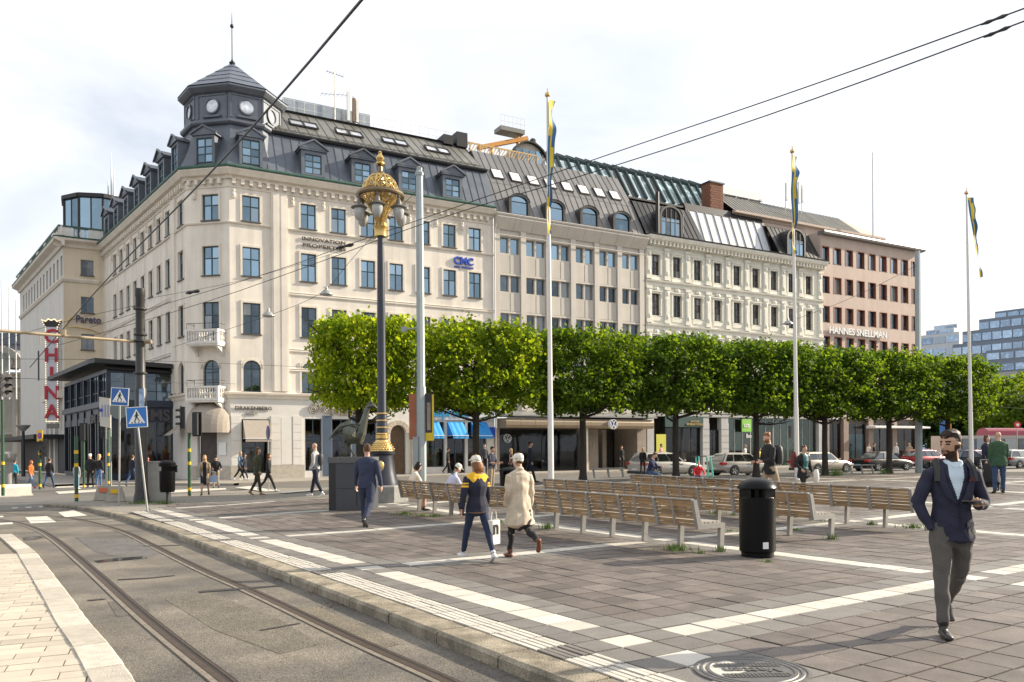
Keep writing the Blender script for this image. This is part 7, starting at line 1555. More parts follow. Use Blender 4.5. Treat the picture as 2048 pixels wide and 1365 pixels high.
    for i,(fw,outw,el,inn) in enumerate(o.get('arms',((.1,.12,.2,.2),(-.1,.12,.3,.2)))):
        sx=-1 if i==0 else 1; s0=sh+side*sx*.182*k*W*o.get('shw',1.)-up*.055*k
        d=V(sx*math.sin(outw),-math.sin(fw)*math.cos(outw),-math.cos(fw)*math.cos(outw)); d=rotv(d,(0,0,1),tw); e=s0+d*.29*k
        f2=fw+el; d2=V(sx*math.sin(outw)*.6-sx*math.sin(inn),-math.sin(f2),-math.cos(f2)); d2/=np.linalg.norm(d2); d2=rotv(d2,(0,0,1),tw); wr=e+d2*.25*k; aw=o.get('armw',1.)
        P.tube([(s0-side*sx*.055*k+up*.018*k,.050*k,.058*k),(s0,.057*k*aw**.5,.064*k*aw**.5),(interp(s0,e,.5),.056*k*aw,.058*k*aw),(e,.049*k*aw,.051*k*aw)],slv)
        fm=o.get('forearm',slv); P.tube([(e,.048*k*aw,.050*k*aw),(interp(e,wr,.5),.043*k*aw,.045*k*aw),(wr,.034*k*aw,.036*k*aw)],fm)
        hv=wr+d2*.02*k; pal=wr+d2*.085*k; lat=np.cross(d2,V(sx,0,0)); lat=lat/(np.linalg.norm(lat)+1e-6)
        if o.get('pocket')==i: hands.append((pal,d2)); continue
        cur=o.get('curl',(.5,.5))[i]; nrm=V(-sx,0,0); nrm=nrm-d2*(nrm@d2); nrm/=np.linalg.norm(nrm); lat=np.cross(d2,nrm)
        if o.get('palmup')==i: nrm,lat=V(0,0,1)-d2*d2[2],None; nrm/=np.linalg.norm(nrm); lat=np.cross(d2,nrm)
        P.tube([(hv,.026*k,.022*k,lat),(interp(hv,pal,.6),.040*k,.017*k,lat),(pal,.040*k,.014*k,lat)],skin,.002)
        for f in range(4):
            b0=pal+lat*(f-1.5)*.021*k; ln=(.066,.078,.072,.056)[f]*k; a1=cur*.9; a2=cur*2.0; q1=b0+(d2*math.cos(a1)+nrm*math.sin(a1))*ln*.55; q2=q1+(d2*math.cos(a2)+nrm*math.sin(a2))*ln*.5
            P.tube([(b0-d2*.015*k,.0095*k,.0095*k),(q1,.0085*k,.0085*k),(q2,.0072*k,.0072*k)],skin,.002,8)
        tb=interp(hv,pal,.35)+lat*-.034*k; t1=tb+(d2*.6-lat*.6+nrm*.4)*.045*k; t2=t1+(d2*.9+nrm*.4)*.032*k
        P.tube([(tb,.013*k,.013*k),(t1,.011*k,.011*k),(t2,.008*k,.008*k)],skin,.002,8)
        hands.append((pal,d2))
    for fn in o.get('extra',()): fn(P,dict(hip=hip,up=up,k=k,sh=sh,nb=nb,side=side,E3=E3,hs=hs,chest=chest,hands=hands,F=F))
    P.cf=o.get('cf')
    P.ctx=dict(hip=hip,up=up,k=k,sh=sh,nb=nb,side=side,E3=E3,hc=hc,hf=hf,hu=hu,hs=hs,hands=hands,skin=skin,hair=hair)
    if not o.get('sit'):
        dz=-min(a[1] for a in ank); P.pc=[([tuple([r[0]+V(0,0,dz)]+list(r[1:])) for r in rg],mi,pr,n) for rg,mi,pr,n in P.pc]; P.dz=dz
        for kk in ('hip','sh','nb','hc'): P.ctx[kk]=P.ctx[kk]+V(0,0,dz)
        P.ctx['hands']=[(h+V(0,0,dz),d) for h,d in hands]
    else: P.dz=0.
    t=thing('person',lab,'person',tuple(base),yaw,o.get('group'))
    P.build('body',t,o.get('smooth',3),o.get('disp',.004),seed=px_%7); t_ctx[t.name]=P
    return t
t_ctx={}
C=lambda n,c,r=.85,**k: col(n,c,r,**k)
k_navy=C('navy',(.016,.018,.040)); k_blk=C('black',(.012,.012,.013)); k_grey=C('grey_trousers',(.085,.078,.07),.8); k_lgrey=C('light_grey',(.34,.34,.35)); k_beige=C('beige',(.50,.42,.32)); k_khaki=C('khaki',(.30,.24,.17)); k_olive=C('olive',(.045,.05,.022)); k_denim=C('denim',(.035,.065,.13)); k_ldenim=C('light_denim',(.16,.24,.34)); k_blue=C('blue_shirt',(.30,.40,.55)); k_wht=C('white',(.62,.61,.58)); k_dkn=C('dark_navy',(.010,.012,.028)); k_red=C('red',(.5,.02,.025)); k_grn=C('green',(.03,.075,.035)); k_teal=C('teal',(.02,.13,.13),.4,var=.6,scale=22); k_pink=C('pink',(.6,.25,.3)); k_yel=C('yellow',(.72,.42,.02)); k_cream=C('cream',(.60,.54,.45)); k_brown=C('brown',(.10,.045,.02)); k_skinleg=M('skin_fair',SK['fair'],.5,var=.06,scale=30,bump=.05)
k_jean2=C('blue_jean',(.06,.12,.24)); k_orange=C('orange',(.45,.12,.02)); k_turq=C('turquoise',(.02,.36,.5)); k_lav=C('lavender',(.42,.44,.58))
h_dark=M('hair_dark',(.028,.017,.011),.55,spec=.2,var=.3,scale=40); h_brown=M('hair_brown',(.10,.05,.025),.55,spec=.2,var=.3,scale=40); h_blond=M('hair_blond',(.48,.32,.14),.5,spec=.2,var=.25,scale=40); h_ging=M('hair_ginger',(.19,.085,.038),.5,spec=.2,var=.35,scale=40); h_org=M('hair_orange',(.55,.11,.02),.5,spec=.2,var=.3,scale=40); h_grey=M('hair_grey',(.25,.24,.22),.6,spec=.2,var=.2,scale=40); h_black=M('hair_black',(.010,.009,.009),.4,spec=.2,var=.3,scale=40)
s_wht=M('shoe_white',(.62,.61,.6),.5,var=.06); s_brn=M('shoe_brown',(.14,.045,.02),.5); s_tan=M('shoe_tan',(.25,.12,.05),.6); s_red=M('shoe_red',(.4,.03,.03),.5); s_cap=C('cap_white',(.66,.62,.55)); s_blk=M('shoe_black',(.02,.018,.017),.35)
# ---- man in the blazer, nearest
def blazer_cf(fc,lab,P):
    c=P.ctx; k=c['k']; q=fc-c['hip']; z=q[:,2]/k; x=q@np.append(c['side'][:2],0)/k; y=q[:,1]/k
    jid=P.mi[k_navy.name]; sid=P.mat(k_shirt); 
    front=(y<-.02)&(lab==jid)
    vw=(z-.24)*.30
    lab=np.where(front&(z>.24)&(np.abs(x+.005)<np.clip(vw,0,.062))&(z<.6),sid,lab)
    e=fc-c['hc']; ex=e@c['hs']/k; ey=e@c['hf']/k; ez=e@c['hu']/k; hid=P.mi[c['hair'].name]; sk=P.mi[c['skin'].name]
    beard=(lab==sk)&(((ez<-.048)&(ez>-.16)&(ey>-.01)&~((np.abs(ex)<.024)&(ez>-.078)&(ez<-.062)&(ey>.06)))|((ez<-.005)&(np.abs(ex)>.058)&(ey>-.012)&(ey<.035)))
    beard&=~((ez>-.055)&(np.abs(ex)>.034)&(np.abs(ex)<.06)&(ey>.03)); beard&=~((ey>.085)&(ez>-.055))
    lab=np.where(beard,P.mat(M('beard_dark',(.055,.033,.023),.8,spec=.1,var=.4,scale=90)),lab)
    brow=(lab==sk)&(np.abs(ez-.030)<.0075)&(np.abs(ex)>.012)&(np.abs(ex)<.052)&(ey>.04); lab=np.where(brow,hid,lab)
    eye=(lab==sk)&(np.abs(ez-.006)<.008)&(np.abs(np.abs(ex)-.031)<.014)&(ey>.04); lab=np.where(eye,P.mat(M('eye_dark',(.02,.013,.01),.2)),lab)
    lip=(lab==sk)&(np.abs(ez+.070)<.007)&(np.abs(ex)<.024)&(ey>.06); lab=np.where(lip,P.mat(M('lip',(.28,.11,.08),.5)),lab)
    return lab
k_shirt=C('pale_blue_shirt',(.50,.60,.68),.7,bump=.1)
def blazer_extra(P,c):
    k=c['k']; hip,up,F=c['hip'],c['up'],c['F']
    P.tube([(hip+V(0,-.02,-.13)*k,.165*k,.125*k,V(1,0,0)),(hip+V(0,-.005,.05)*k,.165*k,.125*k,V(1,0,0))],k_navy)
    for sx in (-1,1): # shirt collar
        P.tube([(c['nb']+V(sx*.07,.0,.0)*k,.016*k,.02*k),(c['nb']+V(sx*.055,-.055,-.005)*k,.016*k,.02*k),(c['nb']+V(sx*.02,-.085,-.045)*k,.012*k,.014*k)],k_shirt,.004)
man=make_person('man in a navy blazer and grey trousers looking aside with a phone in hand',1905,864,1268,rad(-8),dict(vox=.0075,top=k_navy,legs=k_grey,skin='tan',hair=h_dark,volume=True,beard=False,arms=((-.12,.34,.45,.62),(.0,.28,1.62,1.05)),curl=(.6,.75),palmup=1,pocket=0,head=-.95,nod=.06,lean=.02,twist=.06,legs_pose=((.16,.03,.05),(-.22,.62,.02)),legw=.98,hem=.10,flare=1.04,jw=1.02,wide=1.04,cuff=1.02,armw=1.08,cf=blazer_cf,extra=(blazer_extra,),disp=.006,smooth=3))
P_=t_ctx[man.name]; c=P_.ctx; k=c['k']; nb=c['nb']; up=c['up']; hip=c['hip']
m=MB()  # lapels
for sx in (-1,1):
    pts=[nb+V(sx*.085,-.03,.01)*k,nb+V(sx*.105,-.095,-.06)*k,nb+V(sx*.098,-.125,-.15)*k,nb+V(sx*.045,-.14,-.30)*k,nb+V(sx*.005,-.143,-.37)*k]; wv=[.02,.05,.06,.05,.012]
    for a,b,w0,w1 in zip(pts,pts[1:],wv,wv[1:]): m.prism([a,b,b+V(sx*w1,.018,0)*k,a+V(sx*w0,.012,0)*k],(0,-.006,0))
obj('lapels',m.mesh('lapels',k_navy),man)
m=MB(); jp=lambda x,z,o_=.0: hip+V(x,-(.128 if z>.1 else .137)-o_,z)*k
m.path([jp(.012,.235,.012),jp(.016,.12,.008),jp(.030,.02,.012),jp(.075,-.085,.012)],[.0045*k]*4,5); obj('front_edge',m.mesh('front_edge',M('navy_edge',(.006,.007,.016),.9)),man)
m=MB()
for z in (.215,.10): m.ell(tuple(jp(.0,z,.014)),(.009,.005,.009),8,6)
obj('button',m.mesh('button',k_blk),man,kind='stuff')
for sx in (-1,1): m=MB(); m.prism([jp(sx*.075,.045,-.004),jp(sx*.148,.05,-.055),jp(sx*.148,.012,-.055),jp(sx*.075,.005,-.004)],(0,-.008,0)); obj('pocket_flap',m.mesh('pocket_flap',k_navy),man)
for sx in (-1,1): m=MB(); m.path([nb+V(sx*.125,.09,-.02)*k,nb+V(sx*.135,.0,.012)*k,nb+V(sx*.145,-.075,-.05)*k,nb+V(sx*.155,-.10,-.17)*k],[.028*k]*4,6); obj('backpack_strap',m.mesh('backpack_strap',M('strap_webbing',(.025,.028,.026),.7),40),man)

m=MB(); m.prism([nb+V(.085,-.128,-.17)*k,nb+V(.14,-.122,-.165)*k,nb+V(.118,-.132,-.115)*k,nb+V(.10,-.132,-.135)*k],(0,-.012,0)); obj('pocket_square',m.mesh('pocket_square',M('burgundy_silk',(.08,.02,.025),.5)),man)
m=MB(); m.ell(tuple(c['E3'](.083,.005,-.03)+V(0,0,P_.dz)),(.009,.012,.02),8,6); m.tube(tuple(c['E3'](.083,.008,-.04)+V(0,0,P_.dz)),tuple(c['E3'](.080,.014,-.075)+V(0,0,P_.dz)),.005,n=6); obj('earphone',m.mesh('earphone',m_white,50),man)
hp_,hd_=c['hands'][1]
ph=MB(); ph.box(-.037,.037,-.075,.075,-.0045,.0045); Mm=Matrix.Translation(man.matrix_basis@Vector(hp_)+Vector((-.02,-.03,.035)))@Matrix.Rotation(rad(-8),4,'Z')@Matrix.Rotation(rad(70),4,'Z')@Matrix.Rotation(rad(22),4,'X')
o_=mk('phone',ph,[M('phone_black',(.012,.012,.014),.2,coat=.5)],None,label='black phone held in the hand of the man in the blazer',cat='phone'); o_.matrix_basis=Matrix.Translation(man.location)@Matrix.Rotation(man.rotation_euler.z,4,'Z')@Matrix.Translation(Vector(hp_)+Vector((-.045,-.02,.022)))@Matrix.Rotation(rad(62),4,'Z')@Matrix.Rotation(rad(25),4,'Y')
# ---- walking couple
def letter_cf(fc,lab,P):
    c=P.ctx; k=c['k']; q=fc-c['hip']; z=q[:,2]/k; x=q[:,0]/k; y=q[:,1]/k; j=P.mi[k_dkn.name]; yy=P.mat(k_yel)
    yoke=(lab==j)&(z>.44+.035*np.sin(np.abs(x)*38+.6))&(z<.6)&(np.abs(x)<.20)
    arm=(lab==j)&(np.abs(x)>.185)&(((z>.325)&(z<.352))|((z>.372)&(z<.398)))
    hemb=(lab==j)&(np.abs(z+.115)<.011)&(np.abs(x)<.2); lab=np.where(yoke|arm,yy,lab); return np.where(hemb,P.mat(C('camel',(.32,.2,.1))),lab)
lw=make_person('woman in a navy and yellow jacket and white cap walking away with a white bag',955,915,1124,rad(207),dict(vox=.010,fem=True,top=k_dkn,legs=C('navy_leggings',(.012,.022,.055)),shoe=s_wht,hair=h_ging,style='bush',hat=s_cap,head=.25,arms=((.12,.14,.25,.1),(-.18,.30,.25,.05)),legs_pose=((-.36,.14,.06),(.38,.06,.06)),hem=.11,flare=1.08,jw=1.18,armw=1.25,wide=1.05,cf=letter_cf,legw=.96,shw=1.02))
coat_f=dict(vox=.010,top=k_beige,legs=k_blk,shoe=s_brn,hair=h_brown,hat=s_cap,head=.5,arms=((.0,.16,.25,.05),(-.05,.12,.5,.1)),pocket=1,legs_pose=((-.26,.95,.02),(.26,.05,.02)),hem=.36,flare=1.46,jw=1.10,armw=1.22,disp=.010)
def coat_extra(P,c): P.tube([(c['nb']+V(0,.03,.0)*c['k'],.078*c['k'],.07*c['k'],V(1,0,0)),(c['nb']+V(0,.015,.035)*c['k'],.07*c['k'],.066*c['k'],V(1,0,0))],k_beige,.002)
coat_f['extra']=(coat_extra,)
cm_=make_person('man in a pale beige coat and white cap walking away beside the yellow jacket',1040,908,1117,rad(203),coat_f)
sp_=proj(lw.location); pb_=AT(988,1062,lw.location.y-.02)
m=MB(); m.mi=0; m.box(-.10,.10,-.045,.045,-.20,.16); m.tube((-.08,0,.16),(-.05,0,.29),.006,n=5); m.tube((.08,0,.16),(.05,0,.29),.006,n=5); m.mi=1; m.box(-.09,-.045,-.056,-.051,-.05,.10); m.box(-.045,.02,-.056,-.051,.06,.10); m.box(-.0,.045,-.056,-.051,-.05,.08)
mk('shopping_bag',m,[M('white_plastic',(.66,.64,.58),.45,var=.05),k_blk],None,tuple(pb_),rad(58),label='white plastic shopping bag hanging from the hand of the woman in yellow and navy',cat='bag')
suit=make_person('man in a navy suit walking away past the plinth of the bird',735,890,1055,rad(168),dict(vox=.011,top=C('suit_blue',(.025,.033,.068)),legs=C('suit_trousers',(.020,.028,.060)),skin='fair',hair=h_brown,head=.75,arms=((.0,.20,.2,.0),(.05,.2,.2,.0)),legs_pose=((-.25,.55,.02),(.15,.05,.03)),hem=.10,wide=1.16,jw=1.06,armw=1.15,legw=1.05))
# ---- people on the benches, seen over the backs
sitl=((1.45,1.5,.05),(1.4,1.25,.05))
def seated(lab,px_,shoulder_y,row_Y,o,yawd):
    p=AT(px_,shoulder_y,row_Y); b=Vector((p.x,p.y,g(p.x,p.y))); o=dict(o,sit=.48,legs_pose=o.get('lp',sitl),H=o.get('H',1.72),lean=o.get('lean',.30)); return make_person(lab,px_,0,0,yawd,o,base=b)
aw_=math.atan2(AX[0],-AX[1])  # facing along the a axis: away to the right
fy=math.pi-0.0
seated('dark haired woman in a cream jacket sitting on the front bench row',818,965,21.9,dict(fem=True,top=k_cream,legs=k_blk,lower=k_skinleg,shoe=s_blk,hair=h_black,style='bob',nod=.5,arms=((.5,.1,1.2,.5),(.5,.1,1.2,.5)),vox=.014,lean=.38),rad(90+32))
seated('person in a white cap and lavender hoodie hunched on the front bench row',893,965,20.4,dict(top=k_lav,legs=k_dkn,hat=s_cap,hair=h_dark,nod=.45,arms=((.5,.1,1.5,.6),(.5,.15,1.5,.6)),vox=.014,lean=.45,extra=(lambda P,c: P.tube([(c['nb']+V(-.06,.02,.02)*c['k'],.06,.05),(c['nb']+V(.06,.02,.02)*c['k'],.06,.05)],k_grn,.004),)),rad(90+30))
seated('man in a dark blue shirt bent over a phone, sitting before the silver estate car',1298,930,31.5,dict(top=C('ink_blue',(.012,.02,.06)),legs=k_denim,hair=h_brown,nod=.5,arms=((.6,.1,1.1,.4),(.6,.1,1.1,.4)),vox=.016,lean=.3),rad(60))
seated('small boy in a red jacket looking over the bench back beside the scooters',1396,948,27.5,dict(top=k_red,legs=k_denim,hair=M('hair_sandy',(.30,.17,.07),.5,spec=.2,var=.2,scale=40),nod=.1,arms=((.5,.35,.6,.2),(.5,.35,.6,.2)),vox=.014,lean=.15,H=1.12),rad(0))
# ---- standing and walking figures on the square and the street
walk=((.32,.06,.03),(-.32,.35,.03)); walk2=((-.34,.4,.03),(.34,.06,.03)); stand=((.03,.03,.05),(-.03,.05,.05)); stride=((.45,.08,.03),(-.45,.25,.03))
make_person('bald man in a grey hoodie and navy trousers walking left with a small backpack',632,889,996,rad(-100),dict(top=k_lgrey,legs=k_dkn,shoe=s_wht,style='bald',arms=((.15,.1,.2,.0),(-.1,.15,.6,.0)),pocket=1,legs_pose=((.28,.05,.03),(-.18,.3,.03)),armw=1.15,jw=1.05,wide=1.0,vox=.013,head=-.3))
make_person('woman in an olive parka and leggings walking right',515,898,992,rad(95),dict(fem=True,top=k_olive,legs=C('dark_olive',(.03,.03,.02)),shoe=s_tan,hair=h_brown,style='long',legs_pose=((.2,.05,.03),(-.2,.3,.03)),hem=.18,flare=1.15,jw=1.15,vox=.014))
make_person('woman in a black leather jacket striding right beside the olive parka',537,907,985,rad(95),dict(fem=True,top=k_blk,legs=k_blk,shoe=s_wht,hair=h_brown,style='long',legs_pose=stride,jw=1.08,vox=.014))
make_person('woman in a camel coat and dark dress with a pale blue handbag',410,911,992,rad(15),dict(fem=True,top=C('camel_coat',(.42,.31,.19)),legs=k_dkn,lower=k_skinleg,shoe=s_blk,hair=h_blond,style='long',legs_pose=walk,hem=.40,flare=1.2,jw=1.05,arms=((.4,.1,2.0,.3),(.1,.2,.5,.1)),vox=.014,cf=lambda fc,lab,P: np.where((lab==P.mi['cloth_camel_coat'])&((fc-P.ctx['hip'])[:,1]<-.03)&(np.abs(fc[:,0])<.07)&((fc-P.ctx['hip'])[:,2]<.5),P.mi[k_dkn.name],lab)))
p=AT(422,958,33.2); m=MB(); m.box(-.2,.2,-.07,.07,-.14,.14); m.path([(-.12,0,.14),(-.08,0,.3),(.08,0,.3),(.12,0,.14)],.012,5); mk('handbag',m,M('pale_blue_leather',(.33,.42,.6),.45),None,tuple(p+Vector((.15,-.2,0))),rad(10),label='pale blue handbag on the arm of the woman in the camel coat',cat='bag')
make_person('man in a black jacket and beige trousers with sunglasses carrying a bag',432,913,977,rad(20),dict(top=k_blk,legs=k_khaki,hair=h_dark,hat=k_blk,brim=False,legs_pose=stand,arms=((.3,.2,1.0,.4),(.3,.35,.8,.2)),armw=1.2,jw=1.1,vox=.015))
make_person('blond woman in a denim jacket walking right in front of the jewellery shop',480,903,962,rad(80),dict(fem=True,top=k_ldenim,legs=k_blk,shoe=s_wht,hair=h_blond,style='long',legs_pose=stride,vox=.016)); make_person('woman in dark navy walking just behind the blond woman in denim',489,908,961,rad(75),dict(fem=True,top=k_dkn,legs=k_dkn,shoe=s_wht,hair=h_brown,style='long',legs_pose=stride,vox=.016),Yfix=48)
make_person('person in a pale grey sweater standing behind the short signal post',153,925,979,rad(170),dict(top=k_lgrey,legs=k_ldenim,shoe=s_wht,hair=h_dark,legs_pose=stand,vox=.016)); make_person('man in a black quilted jacket and cap standing by the pavilion',181,909,976,rad(5),dict(top=k_blk,legs=k_blk,hair=h_brown,hat=s_cap,legs_pose=stand,jw=1.12,armw=1.2,vox=.016)); make_person('blond woman in a black top and rolled blue jeans standing by the pavilion',198,910,976,rad(160),dict(fem=True,top=k_blk,legs=k_jean2,shoe=s_tan,hair=h_blond,style='long',legs_pose=stand,vox=.016))
make_person('woman with bright orange hair and patterned top walking right',62,921,978,rad(80),dict(fem=True,top=k_orange,legs=k_ldenim,shoe=s_red,hair=h_org,style='long',legs_pose=stride,vox=.016)); make_person('man in a black coat walking away into the side street',99,917,977,rad(175),dict(top=k_blk,legs=k_denim,hair=h_brown,legs_pose=walk,hem=.18,flare=1.1,jw=1.1,vox=.016)); make_person('cyclist in a turquoise top at the left edge',29,921,975,rad(170),dict(top=k_turq,legs=k_blk,hair=h_dark,legs_pose=stand,vox=.016))
make_person('man with a dark backpack walking away beside the thick black pole',265,911,973,rad(165),dict(top=k_dkn,legs=k_denim,hair=h_brown,legs_pose=walk,jw=1.1,vox=.016)); make_person('person in a red top half hidden by the black pole',296,915,972,rad(40),dict(top=k_red,legs=k_blk,hair=h_dark,legs_pose=stand,vox=.018),Yfix=47)
make_person('man in a dark blue cardigan walking right past the arched doorway',789,898,947,rad(95),dict(top=k_navy,legs=k_blk,shoe=s_wht,hair=h_dark,legs_pose=stride,vox=.016)); make_person('man in a black coat by the kiosk door',896,897,948,rad(75),dict(top=k_blk,legs=k_blk,hair=h_dark,legs_pose=walk,vox=.018)); make_person('man in a navy polo shirt reading his phone behind the couple',983,895,985,rad(60),dict(top=k_navy,legs=k_khaki,forearm=M('skin_mid',SK['mid'],.5,var=.06,scale=30,bump=.05),skin='mid',hair=h_dark,legs_pose=stand,arms=((.3,.1,1.2,.3),(.3,.1,1.3,.3)),nod=.3,wide=1.1,vox=.014),Yfix=29)
make_person('man in a grey suit jacket standing by the office building entrance',969,889,935,rad(20),dict(top=C('charcoal',(.05,.05,.055)),legs=k_blk,hair=h_dark,legs_pose=stand,vox=.02),Yfix=54); make_person('blond woman in a pink scarf and brown jacket walking by the showroom',1023,898,955,rad(-80),dict(fem=True,top=C('brown_jacket',(.09,.07,.045)),legs=k_dkn,hair=h_blond,style='long',legs_pose=walk,vox=.016,cf=lambda fc,lab,P: np.where((lab==P.mi['cloth_brown_jacket'])&((fc-P.ctx['hip'])[:,1]<-.06)&(np.abs(fc[:,0])<.08),P.mat(k_pink),lab)),Yfix=46); make_person('man in a dark jacket and sunglasses facing right behind the beige coat',1060,884,965,rad(80),dict(top=k_dkn,legs=k_dkn,hair=h_dark,legs_pose=walk,vox=.016),Yfix=37)
bun=make_person('bearded man with a hair bun, dark jacket and black backpack looking down',1541,862,985,rad(-75),dict(top=k_blk,legs=k_khaki,hair=h_ging,style='bun',beard=True,nod=.3,arms=((.2,.1,1.15,.2),(.2,.1,1.2,.2)),legs_pose=walk,jw=1.12,armw=1.2,hem=.16,vox=.012,lean=.08),Yfix=22)
wt=make_person('woman in an open black coat over a teal top carrying a white bag',1607,892,992,rad(20),dict(fem=True,top=k_blk,legs=k_blk,shoe=s_wht,hair=h_brown,legs_pose=walk,hem=.22,flare=1.18,jw=1.2,armw=1.25,wide=1.05,head=.3,vox=.012,arms=((-.05,.45,.9,.6),(.0,.25,.3,.0)),cf=lambda fc,lab,P: np.where((lab==P.mi[k_blk.name])&((fc-P.ctx['hip'])[:,1]<-.06)&(np.abs(fc[:,0])<.085)&((fc-P.ctx['hip'])[:,2]>.06)&((fc-P.ctx['hip'])[:,2]<.6),P.mat(k_teal),lab)),Yfix=24)
def bag_(name,lab,p,sx,sy,sz,mt): m=MB(); m.lathe([(.6*sx,-sz),(sx,-sz*.6),(sx*.95,sz*.4),(sx*.55,sz)],12,sy=sy/sx); mk(name,m,mt,None,tuple(p),rad(15),smooth=50,label=lab,cat='bag')
bag_('plastic_bag','small white plastic bag hanging beside the woman in the teal top',AT(1632,952,23.9),.10,.07,.19,M('white_plastic',(.66,.64,.58),.45)); bag_('backpack','dark red backpack on the shoulder of the woman in the teal top',AT(1588,920,24.25),.10,.11,.24,C('dark_red',(.14,.03,.03)))
def backpack(lab,person,mt,h=.46,w=.30,d=.18,tilt=0.):
    c=t_ctx[person.name].ctx; k=c['k']; m=MB(); q=c['sh']-c['up']*.22*k; base=np.array([q[0],q[1]+(.13+d*.45)*k,q[2]]); m.lathe([(.5,-.5),(.92,-.47),(1.,-.2),(.98,.15),(.85,.38),(.5,.5)],14); m.v=[(x*w*.5,y*d*.55,z*h) for x,y,z in m.v]; o=mk('backpack',m,mt,None,smooth=50,label=lab,cat='backpack'); o.matrix_basis=Matrix.Translation(person.location)@Matrix.Rotation(person.rotation_euler.z,4,'Z')@Matrix.Translation(Vector(base)); return o
backpack('black rounded backpack on the back of the man with the hair bun',bun,M('pack_black',(.015,.016,.02),.6),.52,.34,.24)
backpack('small dark backpack on the man in the grey hoodie',[o for o in bpy.data.objects if o.get('label','').startswith('bald man')][0],M('pack_black',(.015,.016,.02),.6),.40,.28,.16)
make_person('balding man in a green parka and jeans seen from behind at the right',1998,866,987,rad(165),dict(top=k_grn,legs=C('dark_jeans',(.03,.055,.12)),hair=h_grey,style='bald',legs_pose=stand,hem=.16,flare=1.05,jw=1.15,armw=1.25,wide=1.1,vox=.012,disp=.007)); make_person('woman in a navy coat with short hair facing the man in green',1972,873,975,rad(25),dict(fem=True,top=k_dkn,legs=k_blk,hair=h_brown,style='bob',legs_pose=stand,hem=.3,jw=1.12,vox=.014))
p=G(1982,983); t=thing('pushchair','black pushchair beside the man in the green parka','pushchair',tuple(p),rad(-20)); m=MB(); m.path([(0,-.25,.25),(0,-.1,.5),(0,.15,.85)],[.22,.26,.2],10); obj('seat',m.mesh('seat',k_blk,50),t); m=MB(); 
for sx in (-.24,.24): m.tube((sx,-.3,.15),(sx,.35,1.05),.016,n=6); m.tube((sx,.3,.15),(sx,-.1,.7),.016,n=6)
m.tube((-.24,.35,1.05),(.24,.35,1.05),.02,n=6); obj('frame',m.mesh('frame',m_steel,40),t); wm=MB(); wm.path([(0,.13*math.cos(a*math.pi/8),.13*math.sin(a*math.pi/8)) for a in range(17)],.028,6); wme=wm.mesh('wheel',m_black,50)
for x in (-.26,.26):
    for y in (-.3,.32): obj('wheel',wme,t,(x,y,.14))
make_person('person in a black jacket standing in the dark entrance by the round sign',1243,893,930,rad(20),dict(top=k_blk,legs=k_blk,hair=h_dark,legs_pose=stand,vox=.02),Yfix=60); make_person('blond long haired woman in black standing by the silver estate car',1286,896,955,rad(150),dict(fem=True,top=k_blk,legs=k_blk,hair=h_blond,style='long',legs_pose=stand,vox=.016),Yfix=45)
make_person('person in a pink jacket beyond the silver estate car',1322,889,935,rad(60),dict(fem=True,top=k_pink,legs=k_dkn,hair=h_brown,legs_pose=stand,vox=.02),Yfix=60); make_person('person in white passing beyond the grey hatchback',1490,890,935,rad(60),dict(top=k_wht,legs=k_denim,hair=h_grey,legs_pose=walk,vox=.02),Yfix=62); make_person('passer-by in a yellow jacket behind the fifth tree trunk',1519,897,940,rad(60),dict(top=C('hi_yellow',(.6,.5,.03)),legs=k_dkn,hair=h_dark,legs_pose=walk,vox=.02),Yfix=60)
for i,(x,c_,lb) in enumerate(((1737,k_cream,'seated cafe guest in cream beyond the black saloon car'),(1748,k_blk,'seated cafe guest in black beyond the black saloon car'),(1792,k_wht,'seated cafe guest in white right of the black saloon car'),(1819,k_khaki,'cafe guest in khaki beside the grey mast'))):
    make_person(lb,x,885,930,rad(30+40*i),dict(top=c_,legs=k_denim,hair=(h_brown,h_dark,h_grey,h_blond)[i],legs_pose=stand,vox=.022),Yfix=76)
